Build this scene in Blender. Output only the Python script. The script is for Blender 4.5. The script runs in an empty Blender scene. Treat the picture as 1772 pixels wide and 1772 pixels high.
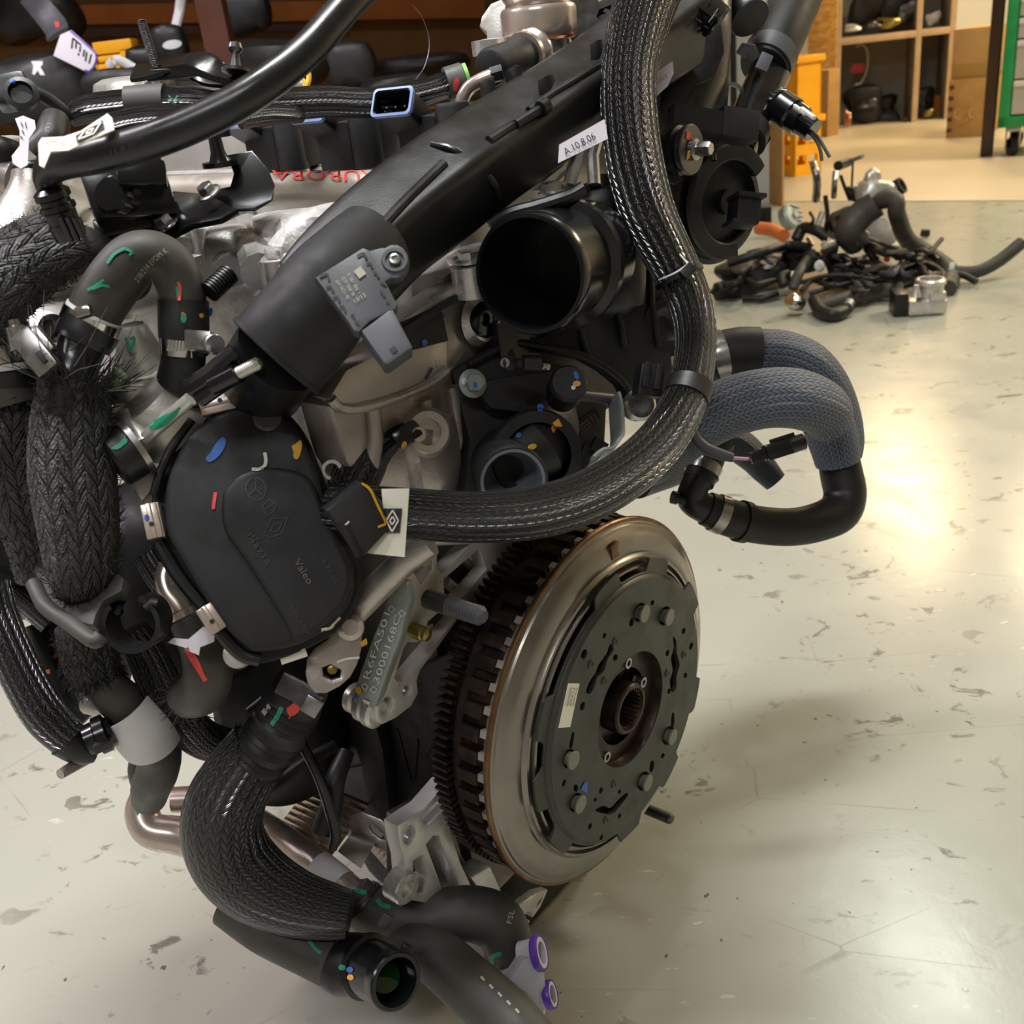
import bpy, bmesh, math, random
import numpy as np
from mathutils import Vector, Matrix
from mathutils.bvhtree import BVHTree
from mathutils.geometry import delaunay_2d_cdt
random.seed(7)
R = math.radians
scene = bpy.context.scene
COL = scene.collection

# ---------------------------------------------------------------- camera
FPX = 1739.0                       # focal length in pixels of the 1772 px frame
CAMZ = 0.75
_D = Vector((454, 3764, FPX)).normalized()          # "down" seen in the camera's frame (x right, y down, z ahead)
_Z = -_D
_Y = (Vector((0, 0, 1)) - _D * _D.z).normalized()
_X = _Y.cross(_Z)
ROT = Matrix((_X, _Y, _Z))                          # camera frame -> world
CAMP = Vector((0, 0, CAMZ))
cam_d = bpy.data.cameras.new('camera')
cam_d.sensor_width = 36; cam_d.lens = 36 * FPX / 1772
cam_d.clip_start = 0.02; cam_d.clip_end = 60
cam_d.dof.use_dof = True; cam_d.dof.focus_distance = 0.70; cam_d.dof.aperture_fstop = 15
cam = bpy.data.objects.new('camera', cam_d); COL.objects.link(cam)
rx = ROT @ Vector((1, 0, 0)); ry = ROT @ Vector((0, -1, 0)); rz = ROT @ Vector((0, 0, -1))
cam.matrix_world = Matrix(((rx.x, ry.x, rz.x, 0), (rx.y, ry.y, rz.y, 0), (rx.z, ry.z, rz.z, CAMZ), (0, 0, 0, 1)))
scene.camera = cam

# ---------------------------------------------------------------- light
vs = scene.view_settings
vs.view_transform = 'Standard'; vs.look = 'None'; vs.gamma = 1.0; vs.use_curve_mapping = False
vs.exposure = 0.12
world = bpy.data.worlds.new('world'); scene.world = world; world.use_nodes = True
world.node_tree.nodes['Background'].inputs[0].default_value = (0.85, 0.88, 1.0, 1)
world.node_tree.nodes['Background'].inputs[1].default_value = 0.05
def area(name, loc, target, sx, sy, watts, col):
    l = bpy.data.lights.new(name, 'AREA'); l.shape = 'RECTANGLE'; l.size = sx; l.size_y = sy
    l.energy = watts; l.color = col
    o = bpy.data.objects.new(name, l); COL.objects.link(o); o.location = loc
    o.rotation_euler = (Vector(target) - Vector(loc)).to_track_quat('-Z', 'Y').to_euler()
    return o
# ceiling lamps of the workshop, plus two added fill lights
area('ceiling_lamp_overhead', (-0.12, 0.62, 2.75), (-0.12, 0.62, 0), 0.9, 0.14, 54, (0.97, 1.0, 0.97))
area('fill_light_front', (-0.5, -1.3, 2.8), (-0.45, -1.1, 0), 1.3, 0.2, 24, (0.96, 0.97, 1.0))  # added fill for the front surfaces, not a known lamp of the room
area('ceiling_lamp_left', (-1.9, 0.9, 2.75), (-1.8, 0.9, 0), 0.2, 1.3, 64, (1.0, 0.91, 1.0))
area('ceiling_lamp_right', (1.45, 2.9, 2.85), (1.45, 2.9, 0), 0.3, 1.1, 21, (0.95, 1.0, 0.90))
area('ceiling_lamp_far', (3.15, 7.2, 2.85), (3.15, 7.2, 0), 0.22, 1.6, 78, (1.0, 0.74, 0.40))
area('ceiling_lamp_back', (3.75, 6.1, 2.85), (3.75, 6.1, 0), 0.25, 0.9, 42, (1.0, 0.78, 0.46))
area('fill_light_side', (4.4, 3.7, 2.85), (4.4, 3.7, 0), 1.2, 0.4, 180, (1.0, 0.83, 0.58))  # added warm fill for the middle of the floor, its reflection out of frame

# ---------------------------------------------------------------- pixel / engine frame helpers
def ray(u, v): return ROT @ Vector(((u - 886) / FPX, (v - 886) / FPX, 1.0))
def P(u, v, d): return CAMP + ray(u, v) * d
AZ = R(-41.2)
EA = Vector((math.cos(AZ), math.sin(AZ), 0)); EB = Vector((-math.sin(AZ), math.cos(AZ), 0)); EC = Vector((0, 0, 1))
C0 = Vector((0.0545, 0.628, 0.2965))               # centre of the flywheel face; EA = crankshaft axis
def E(a, b, c): return C0 + EA * a + EB * b + EC * c
def en(a, b, c): return (EA * a + EB * b + EC * c).normalized()
def on(u, v, pt, n):
    d = ray(u, v); return CAMP + d * (n.dot(pt - CAMP) / n.dot(d))
def onE(u, v, ax, val):
    n = {'a': EA, 'b': EB, 'c': EC}[ax]; return on(u, v, C0 + n * val, n)
def fl(u, v, z=0.0):
    d = ray(u, v); return CAMP + d * ((z - CAMZ) / d.z)
def depth(p): return (ROT.transposed() @ (p - CAMP)).z
def pxr(px, d): return px * d / FPX
# ---------------------------------------------------------------- materials
def s2l(c):
    return tuple(((x / 12.92) if x <= 0.04045 else ((x + 0.055) / 1.055) ** 2.4) for x in c)
def hexc(h): return s2l(tuple(int(h[i:i + 2], 16) / 255 for i in (0, 2, 4)))
class NT:
    def __init__(s, name):
        s.m = bpy.data.materials.new(name); s.m.use_nodes = True; s.t = s.m.node_tree; s.n = s.t.nodes; s.l = s.t.links
        s.b = s.n['Principled BSDF']
    def new(s, ty, **kw):
        n = s.n.new(ty)
        for k, v in kw.items(): setattr(n, k, v)
        return n
    def put(s, sock, v):
        if hasattr(v, 'is_output'): s.l.new(v, sock)
        else:
            if sock.type == 'RGBA' and len(v) == 3: v = (*v, 1)
            sock.default_value = v
    def math(s, op, a, b=0.0, c=None, clamp=False):
        n = s.new('ShaderNodeMath', operation=op, use_clamp=clamp); s.put(n.inputs[0], a); s.put(n.inputs[1], b)
        if c is not None: s.put(n.inputs[2], c)
        return n.outputs[0]
    def noise(s, scale, detail=3, rough=0.55, vec=None, dist=0.0):
        n = s.new('ShaderNodeTexNoise'); n.inputs['Scale'].default_value = scale; n.inputs['Detail'].default_value = detail
        n.inputs['Roughness'].default_value = rough; n.inputs['Distortion'].default_value = dist
        s.put(n.inputs['Vector'], vec if vec is not None else s.coord()); return n.outputs['Fac']
    def coord(s, which='Object'):
        if not hasattr(s, '_tc'): s._tc = s.new('ShaderNodeTexCoord')
        return s._tc.outputs[which]
    def scaled(s, sc, rot=(0, 0, 0), which='Object'):
        n = s.new('ShaderNodeMapping'); s.put(n.inputs['Vector'], s.coord(which)); n.inputs['Scale'].default_value = sc
        n.inputs['Rotation'].default_value = rot; return n.outputs[0]
    def ramp(s, f, lo, hi, a=0.0, b=1.0):
        n = s.new('ShaderNodeMapRange'); s.put(n.inputs[0], f)
        for i, v in enumerate((lo, hi, a, b)): n.inputs[i + 1].default_value = v
        return n.outputs[0]
    def mix(s, f, a, b):
        n = s.new('ShaderNodeMix', data_type='RGBA'); s.put(n.inputs[0], f); s.put(n.inputs[6], a); s.put(n.inputs[7], b); return n.outputs[2]
    def bump(s, h, strength=0.3, dist=0.001, nrm=None):
        n = s.new('ShaderNodeBump'); n.inputs['Strength'].default_value = strength; n.inputs['Distance'].default_value = dist
        s.put(n.inputs['Height'], h)
        if nrm is not None: s.put(n.inputs['Normal'], nrm)
        return n.outputs[0]
    def set(s, **kw):
        for k, v in kw.items(): s.put(s.b.inputs[k.replace('_', ' ')], v)
        return s
def simple(name, col, rough=0.5, metal=0.0, var=0.0, bump=0.0, bscale=600, spec=0.5, vscale=40, coat=0.0, **kw):
    t = NT(name); c = hexc(col) if isinstance(col, str) else col
    if var:
        f = t.ramp(t.noise(vscale, 4), 0.3, 0.7)
        dark = tuple(x * (1 - var) for x in c); lite = tuple(min(1, x * (1 + var)) for x in c)
        t.set(Base_Color=t.mix(f, dark, lite)); t.set(Roughness=t.ramp(t.noise(vscale * 1.7, 4), 0.3, 0.7, max(0.03, rough - 0.1), min(1, rough + 0.1)))
    else: t.set(Base_Color=c, Roughness=rough)
    t.set(Metallic=metal, Specular_IOR_Level=spec)
    if coat: t.set(Coat_Weight=coat, Coat_Roughness=0.15)
    if bump: t.set(Normal=t.bump(t.noise(bscale, 2), bump, 0.0006))
    for k, v in kw.items(): t.set(**{k: v})
    return t.m
def braid(name, col, n_around, rough=0.35, strength=0.9, light=1.6, fuzz=0.0, gap=0.35):
    """woven sleeve: UV x = length / circumference, y = angle / full turn"""
    t = NT(name); uv = t.new('ShaderNodeSeparateXYZ'); t.put(uv.inputs[0], t.coord('UV'))
    w = t.noise(90, 2); wob = t.math('MULTIPLY', t.math('SUBTRACT', w, 0.5), 0.012 + fuzz * 0.05)
    s_ = t.math('MULTIPLY', t.math('ADD', uv.outputs[0], wob), float(n_around)); a_ = t.math('MULTIPLY', uv.outputs[1], float(n_around))
    s2 = t.math('MULTIPLY', s_, 1.1); a2 = t.math('MULTIPLY', a_, 2.0)
    fp = t.math('FRACT', t.math('ADD', s2, a2)); fq = t.math('FRACT', t.math('SUBTRACT', s2, a2))
    over = t.math('LESS_THAN', t.math('FRACT', a_), 0.5)                     # columns of opposite slant: herringbone
    colm = t.math('POWER', t.math('SINE', t.math('MULTIPLY', t.math('FRACT', a2), math.pi)), 0.5)
    hp = t.math('MULTIPLY', colm, t.math('SINE', t.math('MULTIPLY', fp, math.pi))); hq = t.math('MULTIPLY', colm, t.math('SINE', t.math('MULTIPLY', fq, math.pi)))
    fil = lambda f: t.math('ABSOLUTE', t.math('SINE', t.math('MULTIPLY', f, math.pi * 3)))
    top = t.math('ADD', t.math('MULTIPLY', over, hp), t.math('MULTIPLY', t.math('SUBTRACT', 1.0, over), hq))
    ftop = t.math('ADD', t.math('MULTIPLY', over, fil(fp)), t.math('MULTIPLY', t.math('SUBTRACT', 1.0, over), fil(fq)))
    h = t.math('ADD', t.math('POWER', top, 0.6), t.math('MULTIPLY', ftop, 0.25))
    if fuzz: h = t.math('ADD', h, t.math('MULTIPLY', t.noise(700, 3), fuzz))
    c = hexc(col); dk = tuple(x * gap for x in c); lt = tuple(min(1, x * light) for x in c)  # strand tops lightened in the colour to stand in for glints; gaps darkened
    t.set(Base_Color=t.mix(t.math('POWER', top, 0.8), dk, lt), Roughness=rough, Specular_IOR_Level=0.85)
    t.set(Normal=t.bump(h, strength, 0.0026))
    return t.m
M = {}
M['plastic'] = simple('black_plastic', '101113', 0.42, var=0.25, bump=0.12, bscale=900, spec=0.5)
M['plastic_gloss'] = simple('black_gloss_plastic', '0e0f11', 0.2, bump=0.03, spec=0.55)
M['plastic_matt'] = simple('black_matt_plastic', '1d1d1f', 0.58, var=0.15, bump=0.15, bscale=1200, spec=0.45)
M['plastic_grey'] = simple('dark_grey_plastic', '46464c', 0.5, var=0.08, bump=0.1, bscale=1400)
M['duct'] = simple('duct_plastic', '121315', 0.36, var=0.35, vscale=14, bump=0.12, bscale=700, spec=0.6)
M['rubber'] = simple('black_rubber', '403e39', 0.55, var=0.2, vscale=25, bump=0.12, bscale=800, spec=0.45)
M['rubber_dark'] = simple('dark_rubber', '1c1c1b', 0.5, var=0.2, vscale=25, bump=0.1, bscale=800, spec=0.45)
M['rubber_gloss'] = simple('shiny_rubber', '19191b', 0.3, var=0.15, vscale=20, bump=0.05, bscale=400, spec=0.55)
M['braid'] = braid('braided_sleeve', '101012', 15, 0.2, 1.0, 1.7)
M['braid_fine'] = braid('fine_braided_sleeve', '101013', 18, 0.2, 1.0, 1.7)
M['braid_flat'] = braid('ribbed_braided_sleeve', '1a1a1c', 22, 0.26, 0.9, 1.8)
M['braid_blue'] = braid('blue_grey_braided_sleeve', '566072', 24, 0.5, 0.9, 1.8, gap=0.12)
M['braid_fuzzy'] = braid('felted_sleeve', '1d1c1b', 11, 0.5, 1.0, 2.6, fuzz=0.9)
M['fibre'] = simple('fibre', '6a6763', 0.4)
M['fibre_dark'] = simple('dark_fibre', '1d1c1b', 0.5)
M['alu'] = simple('cast_aluminium', 'c9c6c3', 0.33, 0.7, var=0.18, vscale=30, bump=0.35, bscale=420)
M['alu_rough'] = simple('rough_cast_aluminium', 'd2cfcc', 0.48, 0.55, var=0.25, vscale=60, bump=0.8, bscale=300)
M['alu_mach'] = simple('machined_aluminium', 'cfccc8', 0.3, 0.72, var=0.12, vscale=50, bump=0.1, bscale=900)
M['alu_pale'] = simple('pale_aluminium', 'cbc8c2', 0.36, 0.6, var=0.1, vscale=30, bump=0.2, bscale=500)
M['alu_pink'] = simple('grey_cast_metal', 'b3aba7', 0.34, 0.65, var=0.1, vscale=25, bump=0.3, bscale=350)
M['steel'] = simple('steel', 'a8a6a4', 0.28, 0.95, var=0.15, vscale=60)
M['steel_dark'] = simple('dark_steel', '5c5b5b', 0.35, 0.85, var=0.2, vscale=60)
M['steel_pipe'] = simple('stainless_pipe', 'c2b3a8', 0.28, 0.72, var=0.12, vscale=25)
M['mouth_grey'] = simple('grey_pipe_plastic', '6c7078', 0.4, var=0.1)
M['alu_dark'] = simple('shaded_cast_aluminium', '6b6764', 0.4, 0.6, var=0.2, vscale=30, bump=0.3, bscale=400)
M['alu_face'] = simple('milled_aluminium_face', 'c9c5c0', 0.36, 0.4, var=0.1, vscale=40, bump=0.1, bscale=700)
M['rail'] = simple('brushed_steel_rail', 'b9b2a6', 0.35, 0.55, var=0.1, vscale=20)
M['galv'] = simple('galvanised_steel', '9aa3a0', 0.5, 0.6, var=0.12, vscale=80, bump=0.2, bscale=300)
M['chrome'] = simple('chrome', 'dcdcdc', 0.08, 1.0)
M['brass'] = simple('brass', '9a8a4a', 0.3, 0.9)
M['copper'] = simple('copper_tint', 'b98667', 0.28, 0.9)
M['white'] = simple('white_plastic', 'd9d6d6', 0.5)
M['paper'] = simple('label_paper', 'e6e2d2', 0.6)
M['paper_lilac'] = simple('lilac_label_paper', 'cfc8d2', 0.6)
M['paper_grey'] = simple('grey_tape', 'd2d0d2', 0.5, var=0.04)
M['tape'] = simple('dark_grey_tape', '4d4b49', 0.55, var=0.08)
M['ink'] = simple('black_ink', '18171a', 0.6)
M['ink_grey'] = simple('grey_ink', '6c6a66', 0.6)
M['ink_dim'] = simple('faint_ink', '3f3f3e', 0.5)
M['ink_pale'] = simple('pale_ink', 'a9a195', 0.6)
M['green_paint'] = simple('green_paint', '1f8a68', 0.5)
M['blue_paint'] = simple('blue_paint', '2f62b4', 0.5)
M['yellow_paint'] = simple('yellow_paint', 'cf9f22', 0.5)
M['orange_paint'] = simple('orange_paint', 'e29a36', 0.5)
M['red_paint'] = simple('red_paint', 'd84440', 0.5)
M['white_paint'] = simple('white_paint', 'd6d6da', 0.5)
M['yellow'] = simple('yellow_plastic', 'e8b512', 0.4)
M['crate'] = simple('yellow_crate_plastic', 'f2a90e', 0.45, var=0.08, vscale=8)
M['black_deep'] = simple('black_part_plastic', '121213', 0.45, var=0.4, vscale=20, bump=0.1, bscale=60)
M['wood'] = simple('shelf_wood', 'b79a76', 0.6, var=0.12, vscale=10)
M['grey_board'] = simple('grey_board', '9a9184', 0.6, var=0.08, vscale=6)
M['cardboard'] = simple('cardboard', 'b28a58', 0.75, var=0.1, vscale=9)
M['cardboard2'] = simple('tan_cardboard', 'a88049', 0.75, var=0.14, vscale=14)
M['packing_tape'] = simple('packing_tape', '9a7a42', 0.3)
M['green_metal'] = simple('green_painted_metal', '14914f', 0.35)
M['grey_metal'] = simple('grey_painted_metal', 'b9b4ae', 0.4)
M['post_black'] = simple('black_painted_post', '2c2528', 0.5, var=0.2, vscale=8)
M['post_brown'] = simple('brown_painted_steel', '4e2a1e', 0.45, var=0.15, vscale=12)
M['beam_orange'] = simple('orange_brown_board', 'b86c22', 0.6, var=0.25, vscale=6)
M['panel_brown'] = simple('brown_hardboard', '86602e', 0.7, var=0.2, vscale=4)
M['wall'] = simple('wall_paint', 'c6c5c0', 0.8, var=0.04, vscale=3)
M['door'] = simple('door_white', 'c9cac6', 0.5)
M['door_wood'] = simple('door_jamb_wood', 'b98d55', 0.6, var=0.08, vscale=12)
M['purple'] = simple('purple_plastic', '5a35a0', 0.4)
M['lilac'] = simple('lilac_translucent_plastic', 'b9b7c2', 0.3, Transmission_Weight=0.25)
M['orange_plastic'] = simple('orange_plastic', 'd9743c', 0.5)
M['red'] = simple('red_plastic', 'c02a2a', 0.45)
M['pink'] = simple('pink_wire', 'c58aa4', 0.5)
M['blue_seal'] = simple('blue_seal', '7f97c9', 0.4)
M['coolant'] = simple('green_coolant', '01340f', 0.06)
M['rust'] = simple('bronze_edge', '6e5238', 0.35, 0.8, var=0.3, vscale=60)
def gear_mat():
    t = NT('oiled_brown_steel'); f = t.ramp(t.noise(70, 4), 0.35, 0.65)
    t.set(Base_Color=t.mix(f, hexc('2c2725'), hexc('4c3c33')), Metallic=0.75, Roughness=t.ramp(t.noise(120, 3), 0.3, 0.7, 0.28, 0.5))
    return t.m
M['gear'] = gear_mat()
M['plate'] = simple('phosphated_steel', '42433d', 0.42, 0.6, var=0.1, vscale=30, bump=0.1, bscale=500)
M['disc'] = simple('turned_steel', '87827a', 0.33, 0.85, var=0.1, vscale=25)
def osb_mat():
    t = NT('osb_board'); n = t.noise(1, 4, 0.7, t.scaled((28, 28, 60)))
    t.set(Base_Color=t.mix(t.ramp(n, 0.35, 0.65), hexc('b07a34'), hexc('dca85a')), Roughness=0.7); return t.m
M['osb'] = osb_mat()
def floor_mat(name, base, base2, far=False):
    t = NT(name)
    f = t.ramp(t.noise(1.3, 4), 0.35, 0.65); col = t.mix(f, hexc(base), hexc(base2))
    if not far:
        # scuffs, dark smears and specks, each with a shape of its own
        st = t.noise(1, 5, 0.6, t.scaled((20, 30, 1), (0, 0, 0.9)), 0.8)
        msk = t.math('MULTIPLY', t.ramp(st, 0.60, 0.65), t.ramp(t.noise(3.2, 2), 0.42, 0.60))
        col = t.mix(t.math('MULTIPLY', msk, 0.75, clamp=True), col, hexc('574f46'))
        sp = t.ramp(t.noise(75, 2, 0.5), 0.72, 0.75); col = t.mix(t.math('MULTIPLY', sp, 0.8), col, hexc('4a443c'))
        sc = t.new('ShaderNodeTexVoronoi', feature='DISTANCE_TO_EDGE'); sc.inputs['Scale'].default_value = 3.1
        t.put(sc.inputs['Vector'], t.scaled((1, 2.2, 1), (0, 0, 0.9)))
        ln = t.math('MULTIPLY', t.ramp(sc.outputs[0], 0.0, 0.006, 1, 0), t.ramp(t.noise(5, 2), 0.5, 0.62)); col = t.mix(t.math('MULTIPLY', ln, 0.5), col, hexc('6d665a'))
        wp = t.noise(1, 3, 0.6, t.scaled((30, 90, 1), (0, 0, -0.3))); wm = t.math('MULTIPLY', t.ramp(wp, 0.66, 0.70), t.ramp(t.noise(2.1, 2), 0.48, 0.6))
        col = t.mix(t.math('MULTIPLY', wm, 0.6), col, hexc('e6e2d4'))
    t.set(Base_Color=col, Roughness=t.ramp(t.noise(9, 4), 0.3, 0.7, 0.17, 0.27) if not far else 0.4, Specular_IOR_Level=0.5)
    b = t.bump(t.noise(38, 3), 0.06, 0.003)
    t.set(Normal=t.bump(t.noise(260, 2), 0.08, 0.0006, b)); return t.m
M['floor'] = floor_mat('epoxy_floor', 'a6a69a', 'afaea2')
M['floor_far'] = floor_mat('tan_floor', 'b6a88e', 'bcae96', True)
# ---------------------------------------------------------------- shapes: every function returns (verts, faces, loop uvs or None)
def join(*shapes):
    V = []; F = []; U = []; has = any(len(s) > 2 and s[2] for s in shapes)
    for s in shapes:
        o = len(V); V += list(s[0]); F += [[i + o for i in f] for f in s[1]]
        if has: U += list(s[2]) if len(s) > 2 and s[2] else [(0, 0)] * sum(len(f) for f in s[1])
    return V, F, (U if has else None)
def catmull(pts, sub=6, closed=False):
    """pts: lists of floats; returns the interpolated list"""
    A = [np.array(p, float) for p in pts]; n = len(A)
    if n < 3 and not closed: return [A[0] + (A[1] - A[0]) * k / sub for k in range(sub + 1)]
    out = []
    rng = range(n) if closed else range(n - 1)
    for i in rng:
        if closed: p0, p1, p2, p3 = A[(i - 1) % n], A[i], A[(i + 1) % n], A[(i + 2) % n]
        else:
            p1, p2 = A[i], A[i + 1]; p0 = A[i - 1] if i else 2 * p1 - p2; p3 = A[i + 2] if i + 2 < n else 2 * p2 - p1
        for k in range(sub):
            t = k / sub
            out.append(0.5 * (2 * p1 + (p2 - p0) * t + (2 * p0 - 5 * p1 + 4 * p2 - p3) * t * t + (3 * p1 - p0 - 3 * p2 + p3) * t ** 3))
    if not closed: out.append(A[-1])
    return out
def path(pts, sub=6):
    """(u, v, depth, half width in pixels) -> world path and radii"""
    q = []
    for (u, v, d, r) in pts:
        p = P(u, v, d); q.append((p.x, p.y, p.z, pxr(r, d)))
    c = catmull(q, sub); return [Vector(x[:3]) for x in c], [float(x[3]) for x in c]
def frames(pts):
    T = []
    for i in range(len(pts)):
        a = pts[max(0, i - 1)]; b = pts[min(len(pts) - 1, i + 1)]; T.append((b - a).normalized())
    n = T[0].orthogonal().normalized(); N = []
    for i, t in enumerate(T):
        n = (n - t * n.dot(t)); n = n.normalized() if n.length > 1e-6 else t.orthogonal().normalized(); N.append(n)
    return T, N
def tube(pts, rad, n=20, caps=(True, True), sect=None, up=None, mod=None):
    """sect(angle) -> (x, y) multipliers; mod(s) -> radius factor along the arc length"""
    if not isinstance(rad, (list, tuple)): rad = [rad] * len(pts)
    T, N = frames(pts); V = []; F = []; U = []; s = 0; S = []
    mean = sum(rad) / len(rad)
    for i, p in enumerate(pts):
        if i: s += (p - pts[i - 1]).length
        S.append(s)
        nn = N[i]
        if up is not None:
            nn = (up - T[i] * up.dot(T[i])).normalized()
        bb = T[i].cross(nn); r = rad[i] * (mod(s) if mod else 1)
        for k in range(n):
            an = 2 * math.pi * k / n; x, y = sect(an) if sect else (math.cos(an), math.sin(an)); V.append(p + nn * (x * r) + bb * (y * r))
    circ = 2 * math.pi * mean
    for i in range(len(pts) - 1):
        for k in range(n):
            k2 = (k + 1) % n; F.append([i * n + k, i * n + k2, (i + 1) * n + k2, (i + 1) * n + k])
            u0, u1 = S[i] / circ, S[i + 1] / circ; U += [(u0, k / n), (u0, (k + 1) / n), (u1, (k + 1) / n), (u1, k / n)]
    for e, (on_, base) in enumerate(((caps[0], 0), (caps[1], (len(pts) - 1) * n))):
        if on_:
            f = [base + k for k in range(n)]; F.append(f[::-1] if e == 0 else f); U += [(0, 0)] * n
    return V, F, U
def pipe(pts, rad, wall, n=24, depth_in=0.03, open_end=1):
    """tube with a real mouth at its end (open_end 1 = last, 0 = first)"""
    if not isinstance(rad, (list, tuple)): rad = [rad] * len(pts)
    if open_end == 0: pts, rad = pts[::-1], list(rad)[::-1]
    o = tube(pts, rad, n, (True, False))
    T, N = frames(pts); e = pts[-1]; t = T[-1]; r = rad[-1]
    prof = [(0, r), (0.0008, r - wall * 0.3), (0.0008, r - wall * 0.8), (0, r - wall), (-depth_in, r - wall), (-depth_in, 0)]
    return join(o, lathe(e, t, prof, n, N[-1]))
def lathe(o, ax, prof, n=40, ref=None, a0=0, a1=2 * math.pi):
    ax = ax.normalized(); x = (ref - ax * ref.dot(ax)).normalized() if ref is not None else ax.orthogonal().normalized(); y = ax.cross(x)
    full = abs(a1 - a0 - 2 * math.pi) < 1e-6; m = n if full else n + 1
    V = []; F = []; idx = []
    for (z, r) in prof:
        if r < 1e-7: V.append(o + ax * z); idx.append([len(V) - 1] * m); continue
        row = []
        for k in range(m):
            an = a0 + (a1 - a0) * k / n; V.append(o + ax * z + (x * math.cos(an) + y * math.sin(an)) * r); row.append(len(V) - 1)
        idx.append(row)
    for i in range(len(prof) - 1):
        for k in range(n):
            k2 = (k + 1) % m; f = [idx[i][k], idx[i][k2], idx[i + 1][k2], idx[i + 1][k]]
            g = []
            for q in f:
                if q not in g: g.append(q)
            if len(g) > 2: F.append(g)
    return V, F, None
def from_bm(bm):
    bm.verts.ensure_lookup_table(); bm.verts.index_update()
    V = [v.co.copy() for v in bm.verts]; F = [[v.index for v in f.verts] for f in bm.faces]; bm.free(); return V, F, None
def obox(c, ax, ay, az, sx, sy, sz, bev=0.0, seg=2):
    bm = bmesh.new(); bmesh.ops.create_cube(bm, size=1.0)
    for v in bm.verts: v.co = Vector((v.co.x * sx, v.co.y * sy, v.co.z * sz))
    if bev: bmesh.ops.bevel(bm, geom=bm.edges[:], offset=bev, segments=seg, affect='EDGES', profile=0.6)
    ax, ay, az = ax.normalized(), ay.normalized(), az.normalized()
    for v in bm.verts: v.co = c + ax * v.co.x + ay * v.co.y + az * v.co.z
    bmesh.ops.recalc_face_normals(bm, faces=bm.faces[:])
    return from_bm(bm)
def ebox(a0, a1, b0, b1, c0, c1, bev=0.003):
    return obox(E((a0 + a1) / 2, (b0 + b1) / 2, (c0 + c1) / 2), EA, EB, EC, a1 - a0, b1 - b0, c1 - c0, bev)
def wbox(x0, x1, y0, y1, z0, z1, bev=0.0):
    return obox(Vector(((x0 + x1) / 2, (y0 + y1) / 2, (z0 + z1) / 2)), Vector((1, 0, 0)), Vector((0, 1, 0)), Vector((0, 0, 1)), x1 - x0, y1 - y0, z1 - z0, bev)
def prism(pts, n, t, holes=(), bev=0.0, seg=2, front_only=False):
    """coplanar outline, extruded by t against n; holes cut right through"""
    n = n.normalized(); bm = bmesh.new()
    def loop(ps):
        vs = [bm.verts.new(p) for p in ps]; return [bm.edges.new((vs[i], vs[(i + 1) % len(vs)])) for i in range(len(vs))], vs
    if holes:
        x = (pts[1] - pts[0]); x = (x - n * x.dot(n)).normalized(); y = n.cross(x); o = pts[0]
        loops = [pts] + list(holes); P2 = []; ED = []; poly = []
        for lp in loops:
            b = len(P2); q = [Vector(((p - o).dot(x), (p - o).dot(y))) for p in lp]; P2 += q; poly.append(q)
            ED += [(b + i, b + (i + 1) % len(lp)) for i in range(len(lp))]
        def inside(c, q):
            r = False; j = len(q) - 1
            for i in range(len(q)):
                if (q[i].y > c.y) != (q[j].y > c.y) and c.x < (q[j].x - q[i].x) * (c.y - q[i].y) / (q[j].y - q[i].y) + q[i].x: r = not r
                j = i
            return r
        vo, _e, fo, *_r = delaunay_2d_cdt(P2, ED, [], 0, 1e-7)
        vv = [bm.verts.new(o + x * p.x + y * p.y) for p in vo]
        for f in fo:
            c = (vo[f[0]] + vo[f[1]] + vo[f[2]]) / 3
            if inside(c, poly[0]) and not any(inside(c, q) for q in poly[1:]): bm.faces.new([vv[i] for i in f])
        for v in [v for v in bm.verts if not v.link_faces]: bm.verts.remove(v)
    else:
        e, vs = loop(pts); bm.faces.new(vs)
    for f in bm.faces:
        f.normal_update()
        if f.normal.dot(n) < 0: f.normal_flip()
    r = bmesh.ops.extrude_face_region(bm, geom=bm.faces[:])
    back = [g for g in r['geom'] if isinstance(g, bmesh.types.BMVert)]
    orig = [v for v in bm.verts if v not in set(back)]
    for v in back: v.co -= n * t
    bmesh.ops.recalc_face_normals(bm, faces=bm.faces[:])
    if bev:
        bm.normal_update(); es = []
        for ed in bm.edges:
            if len(ed.link_faces) == 2 and ed.calc_face_angle(0) > R(50):
                d0 = (ed.verts[0].co - ed.verts[1].co).normalized()
                if abs(d0.dot(n)) < 0.5:
                    if front_only and ed.verts[0] in set(back): continue
                    es.append(ed)
        bmesh.ops.bevel(bm, geom=es, offset=bev, segments=seg, affect='EDGES', profile=0.6, clamp_overlap=True)
    return from_bm(bm)
def planar(px, plane, smooth=0):
    if smooth: px = [tuple(p) for p in catmull(px, smooth, True)]
    if isinstance(plane[0], str): return [onE(u, v, *plane) for u, v in px], {'a': EA, 'b': EB, 'c': EC}[plane[0]]
    return [on(u, v, plane[0], plane[1]) for u, v in px], plane[1].normalized()
def pprism(px, plane, t, holes=(), bev=0.0, smooth=0, seg=2, hsmooth=0, flip=False):
    o, n = planar(px, plane, smooth); hs = [planar(h, plane, hsmooth)[0] for h in holes]
    if n.dot(CAMP - o[0]) < 0: n = -n
    return prism(o, n, t, hs, bev, seg)
def circ_px(u, v, ru, rv, rot=0, n=14):
    return [(u + ru * math.cos(a) * math.cos(rot) - rv * math.sin(a) * math.sin(rot), v + ru * math.cos(a) * math.sin(rot) + rv * math.sin(a) * math.cos(rot)) for a in [2 * math.pi * k / n for k in range(n)]]
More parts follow.
